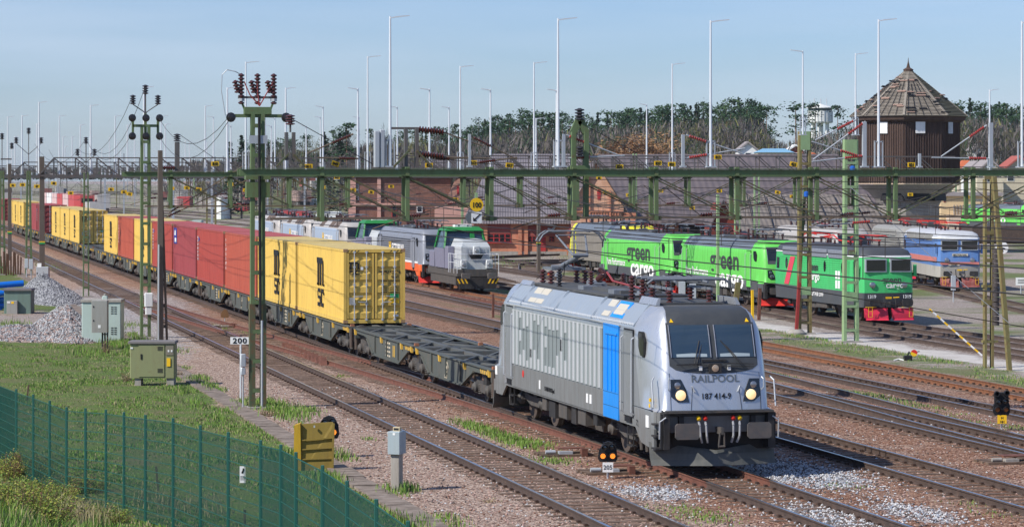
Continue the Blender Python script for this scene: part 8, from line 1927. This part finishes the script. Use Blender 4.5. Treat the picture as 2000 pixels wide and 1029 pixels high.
TK = {'pine': trunk_mesh(TR), 'spruce': trunk_mesh(TB, .9), 'bare': trunk_mesh(TB, .8, .009), 'orange': trunk_mesh(TW, .8, .012), 'budding': trunk_mesh(TB, .7, .01), 'birch': trunk_mesh(TW, .85, .008)}
KN = {'pine': 'pine_tree', 'spruce': 'spruce_tree', 'bare': 'bare_tree', 'orange': 'birch_tree', 'budding': 'budding_tree'}
rt = random.Random(77)
def tree(kind, x, y, D, label, group, wide=1.0, tk=None):
    p = PD(x, y, D); z0 = hz(p.x, p.y) - .2; h = max(4, p.z - z0); t = thing(KN[kind], label, 'tree', (p.x, p.y, z0), rt.uniform(0, 6.28), group); t.scale = (h * wide, h * wide, h)
    me, _ = rt.choice(KT[kind]); ob('trunk', TK[tk or kind], t); ob('crown', me, t); return t
TOP = [(430, 318), (455, 285), (475, 272), (520, 268), (560, 262), (640, 260), (672, 240), (700, 252), (740, 238), (765, 246), (830, 247), (900, 240), (950, 226), (1000, 219), (1050, 212), (1100, 221), (1150, 213), (1200, 212), (1250, 206), (1330, 200), (1400, 195), (1450, 192), (1490, 197), (1500, 225), (1530, 240), (1560, 235), (1610, 225), (1640, 214), (1690, 205), (1740, 212), (1850, 200), (1880, 190), (1920, 193), (1960, 196), (2010, 200)]
def side(x): return 'left of the tallest pole' if x < 760 else 'behind the dark roofs' if x < 1250 else 'above the green engines' if x < 1500 else 'around the white water tower' if x < 1690 else 'right of the wooden tower'
xs = 470.0
while xs < 2020:
    if not (1500 < xs < 1668 or 1690 < xs < 1850):
        dens = 1.0 if xs > 860 else .6
        for lay in range(2 if dens == 1 else 1):
            if rt.random() < dens or lay: 
                x = xs + rt.uniform(-6, 6); kind = 'spruce' if rt.random() < .2 else 'pine'; y = lerp_tab(TOP, x) + rt.uniform(-3, 16) + lay * rt.uniform(6, 28)
                tree(kind, x, y, rt.uniform(720, 800) - lay * 30, ('dark green %s in the wood on the ridge ' % ('spruce' if kind == 'spruce' else 'pine')) + side(x), 'conifers on the ridge', rt.uniform(.75, 1.15))
    xs += 9
xs = 385.0
while xs < 2020:
    if not (1700 < xs < 1860):
        x = xs + rt.uniform(-7, 7); y = lerp_tab(TOP, x) + (rt.uniform(24, 58) + 16 * (1560 < x < 1650) if x > 860 else rt.uniform(2, 34)); kind = 'bare' if rt.random() < .82 else 'budding'
        tree(kind, x, y, rt.uniform(600, 690), ('bare grey brown leafless tree in the wood ' if kind == 'bare' else 'tree with yellow green buds in the wood ') + side(x), 'leafless trees below the ridge', rt.uniform(.9, 1.4), 'birch' if kind == 'bare' and rt.random() < .2 else None)
    xs += 8.5
tree('pine', 1553, 198, 640, 'lone tall pine with layered branches left of the white water tower', None, 1.35); tree('pine', 1592, 199, 780, 'slim pine standing in front of the white water tower drum', None, .9); tree('pine', 1637, 204, 700, 'spreading pine right of the white water tower', None, 1.1); tree('pine', 1498, 205, 690, 'isolated pine at the end of the wood, left of the sky gap', None, 1.1)
tree('orange', 1257, 238, 560, 'round crowned birch with orange brown twigs behind the dark roof', None, 2.6, 'birch'); tree('orange', 1232, 262, 558, 'lower orange brown birch beside the round crowned one', None, 2.6, 'birch')
for t_ in [o for o in COL.objects if o.name.startswith('birch_tree')]:
    for k in range(4): c_ = ob('crown', KT['orange'][k % 2][0], t_); c_.rotation_euler = (0, 0, .7 + k * 1.3); c_.scale = (1, 1, .95 - .05 * k)
tree('spruce', 472, 262, 520, 'dark spruce beside the insulators of the big mast', None, 1.2); tree('spruce', 450, 275, 520, 'smaller dark spruce left of the big mast', None, 1.3); tree('pine', 676, 238, 560, 'pine with a lopsided top left of the tallest pole', None, 1.3); tree('spruce', 664, 258, 520, 'conical spruce below the lopsided pine', None, 1.2); tree('spruce', 633, 256, 540, 'dark conifer left of the lopsided pine', None, 1.3)
for i, x in enumerate((330, 352, 372, 396, 415)): tree('bare', x, 322 - i * 3, 700, 'small bare trees at the left end of the wood', 'small bare trees at the left end', 1.5)
def budding_bank():
    """dense twigs filling the lower slope"""
    rg = random.Random(9); V, Fc, Mi = [], [], []
    for _ in range(42000):
        x = rg.uniform(370, 2020)
        if 1515 < x < 1580 and rg.random() < .3: continue
        D = rg.uniform(560, 820); tp = lerp_tab(TOP, x) + 40; y = rg.uniform(min(tp, 318), 340)
        p = PD(x, y, D); g = hz(p.x, p.y)
        if p.z < g: p.z = g + rg.uniform(0, 1.5)
        s = rg.uniform(.3, 1.2); a = Vector((rg.gauss(0, .35), rg.gauss(0, .35), 1)).normalized() * s; b = Vector((rg.gauss(0, 1), rg.gauss(0, 1), 0)).normalized() * .045 if rg.random() < .75 else Vector((rg.gauss(0, 1), rg.gauss(0, 1), 0)).normalized() * .2; k = len(V); V += [tuple(p - a - b), tuple(p - a + b), tuple(p + a + b * .4), tuple(p + a - b * .4)]; Fc.append((k, k + 1, k + 2, k + 3)); Mi.append(0 if rg.random() < .75 else (1 if (700 < x < 860 and rg.random() < .8) or rg.random() < .2 else 2))
    soup('undergrowth', V, Fc, [BT, BG, SP], Mi, kind='stuff')
budding_bank()
def far_wood():
    rg = random.Random(19); V, Fc, Mi = [], [], []
    for _ in range(9000):
        x = rg.uniform(-30, 470); D = rg.uniform(1300, 1700); y = 346 - rg.random() ** .7 * (6 + 7 * vnoise(x * .05, 1) + (x > 330) * 5); p = PD(x, y, D); s = rg.uniform(1, 2.6); a = Vector((rg.gauss(0, 1), rg.gauss(0, 1), rg.gauss(0, .8))).normalized() * s; b = a.cross(Vector((rg.gauss(0, 1), rg.gauss(0, 1), rg.gauss(0, 1)))).normalized() * s * .7; k = len(V); V += [tuple(p - a), tuple(p + b), tuple(p + a), tuple(p - b)]; Fc.append((k, k + 1, k + 2, k + 3)); Mi.append(0 if rg.random() < .6 else 1)
    soup('distant_wood', V, Fc, [SP, BT], Mi, kind='stuff')
far_wood()
# ================================================================= AIR
hm = bpy.data.materials.new('haze_air'); hm.use_nodes = True; n_ = hm.node_tree.nodes; n_.clear()
o_ = n_.new('ShaderNodeOutputMaterial'); v_ = n_.new('ShaderNodeVolumePrincipled'); v_.inputs['Color'].default_value = (.86, .92, 1, 1); v_.inputs['Density'].default_value = .00006; v_.inputs['Anisotropy'].default_value = .3
hm.node_tree.links.new(v_.outputs[0], o_.inputs['Volume'])
tag(ob('haze', MB().mat(hm).box(-1600, 2700, -40, 7700, -2.5, 46)), kind='stuff')
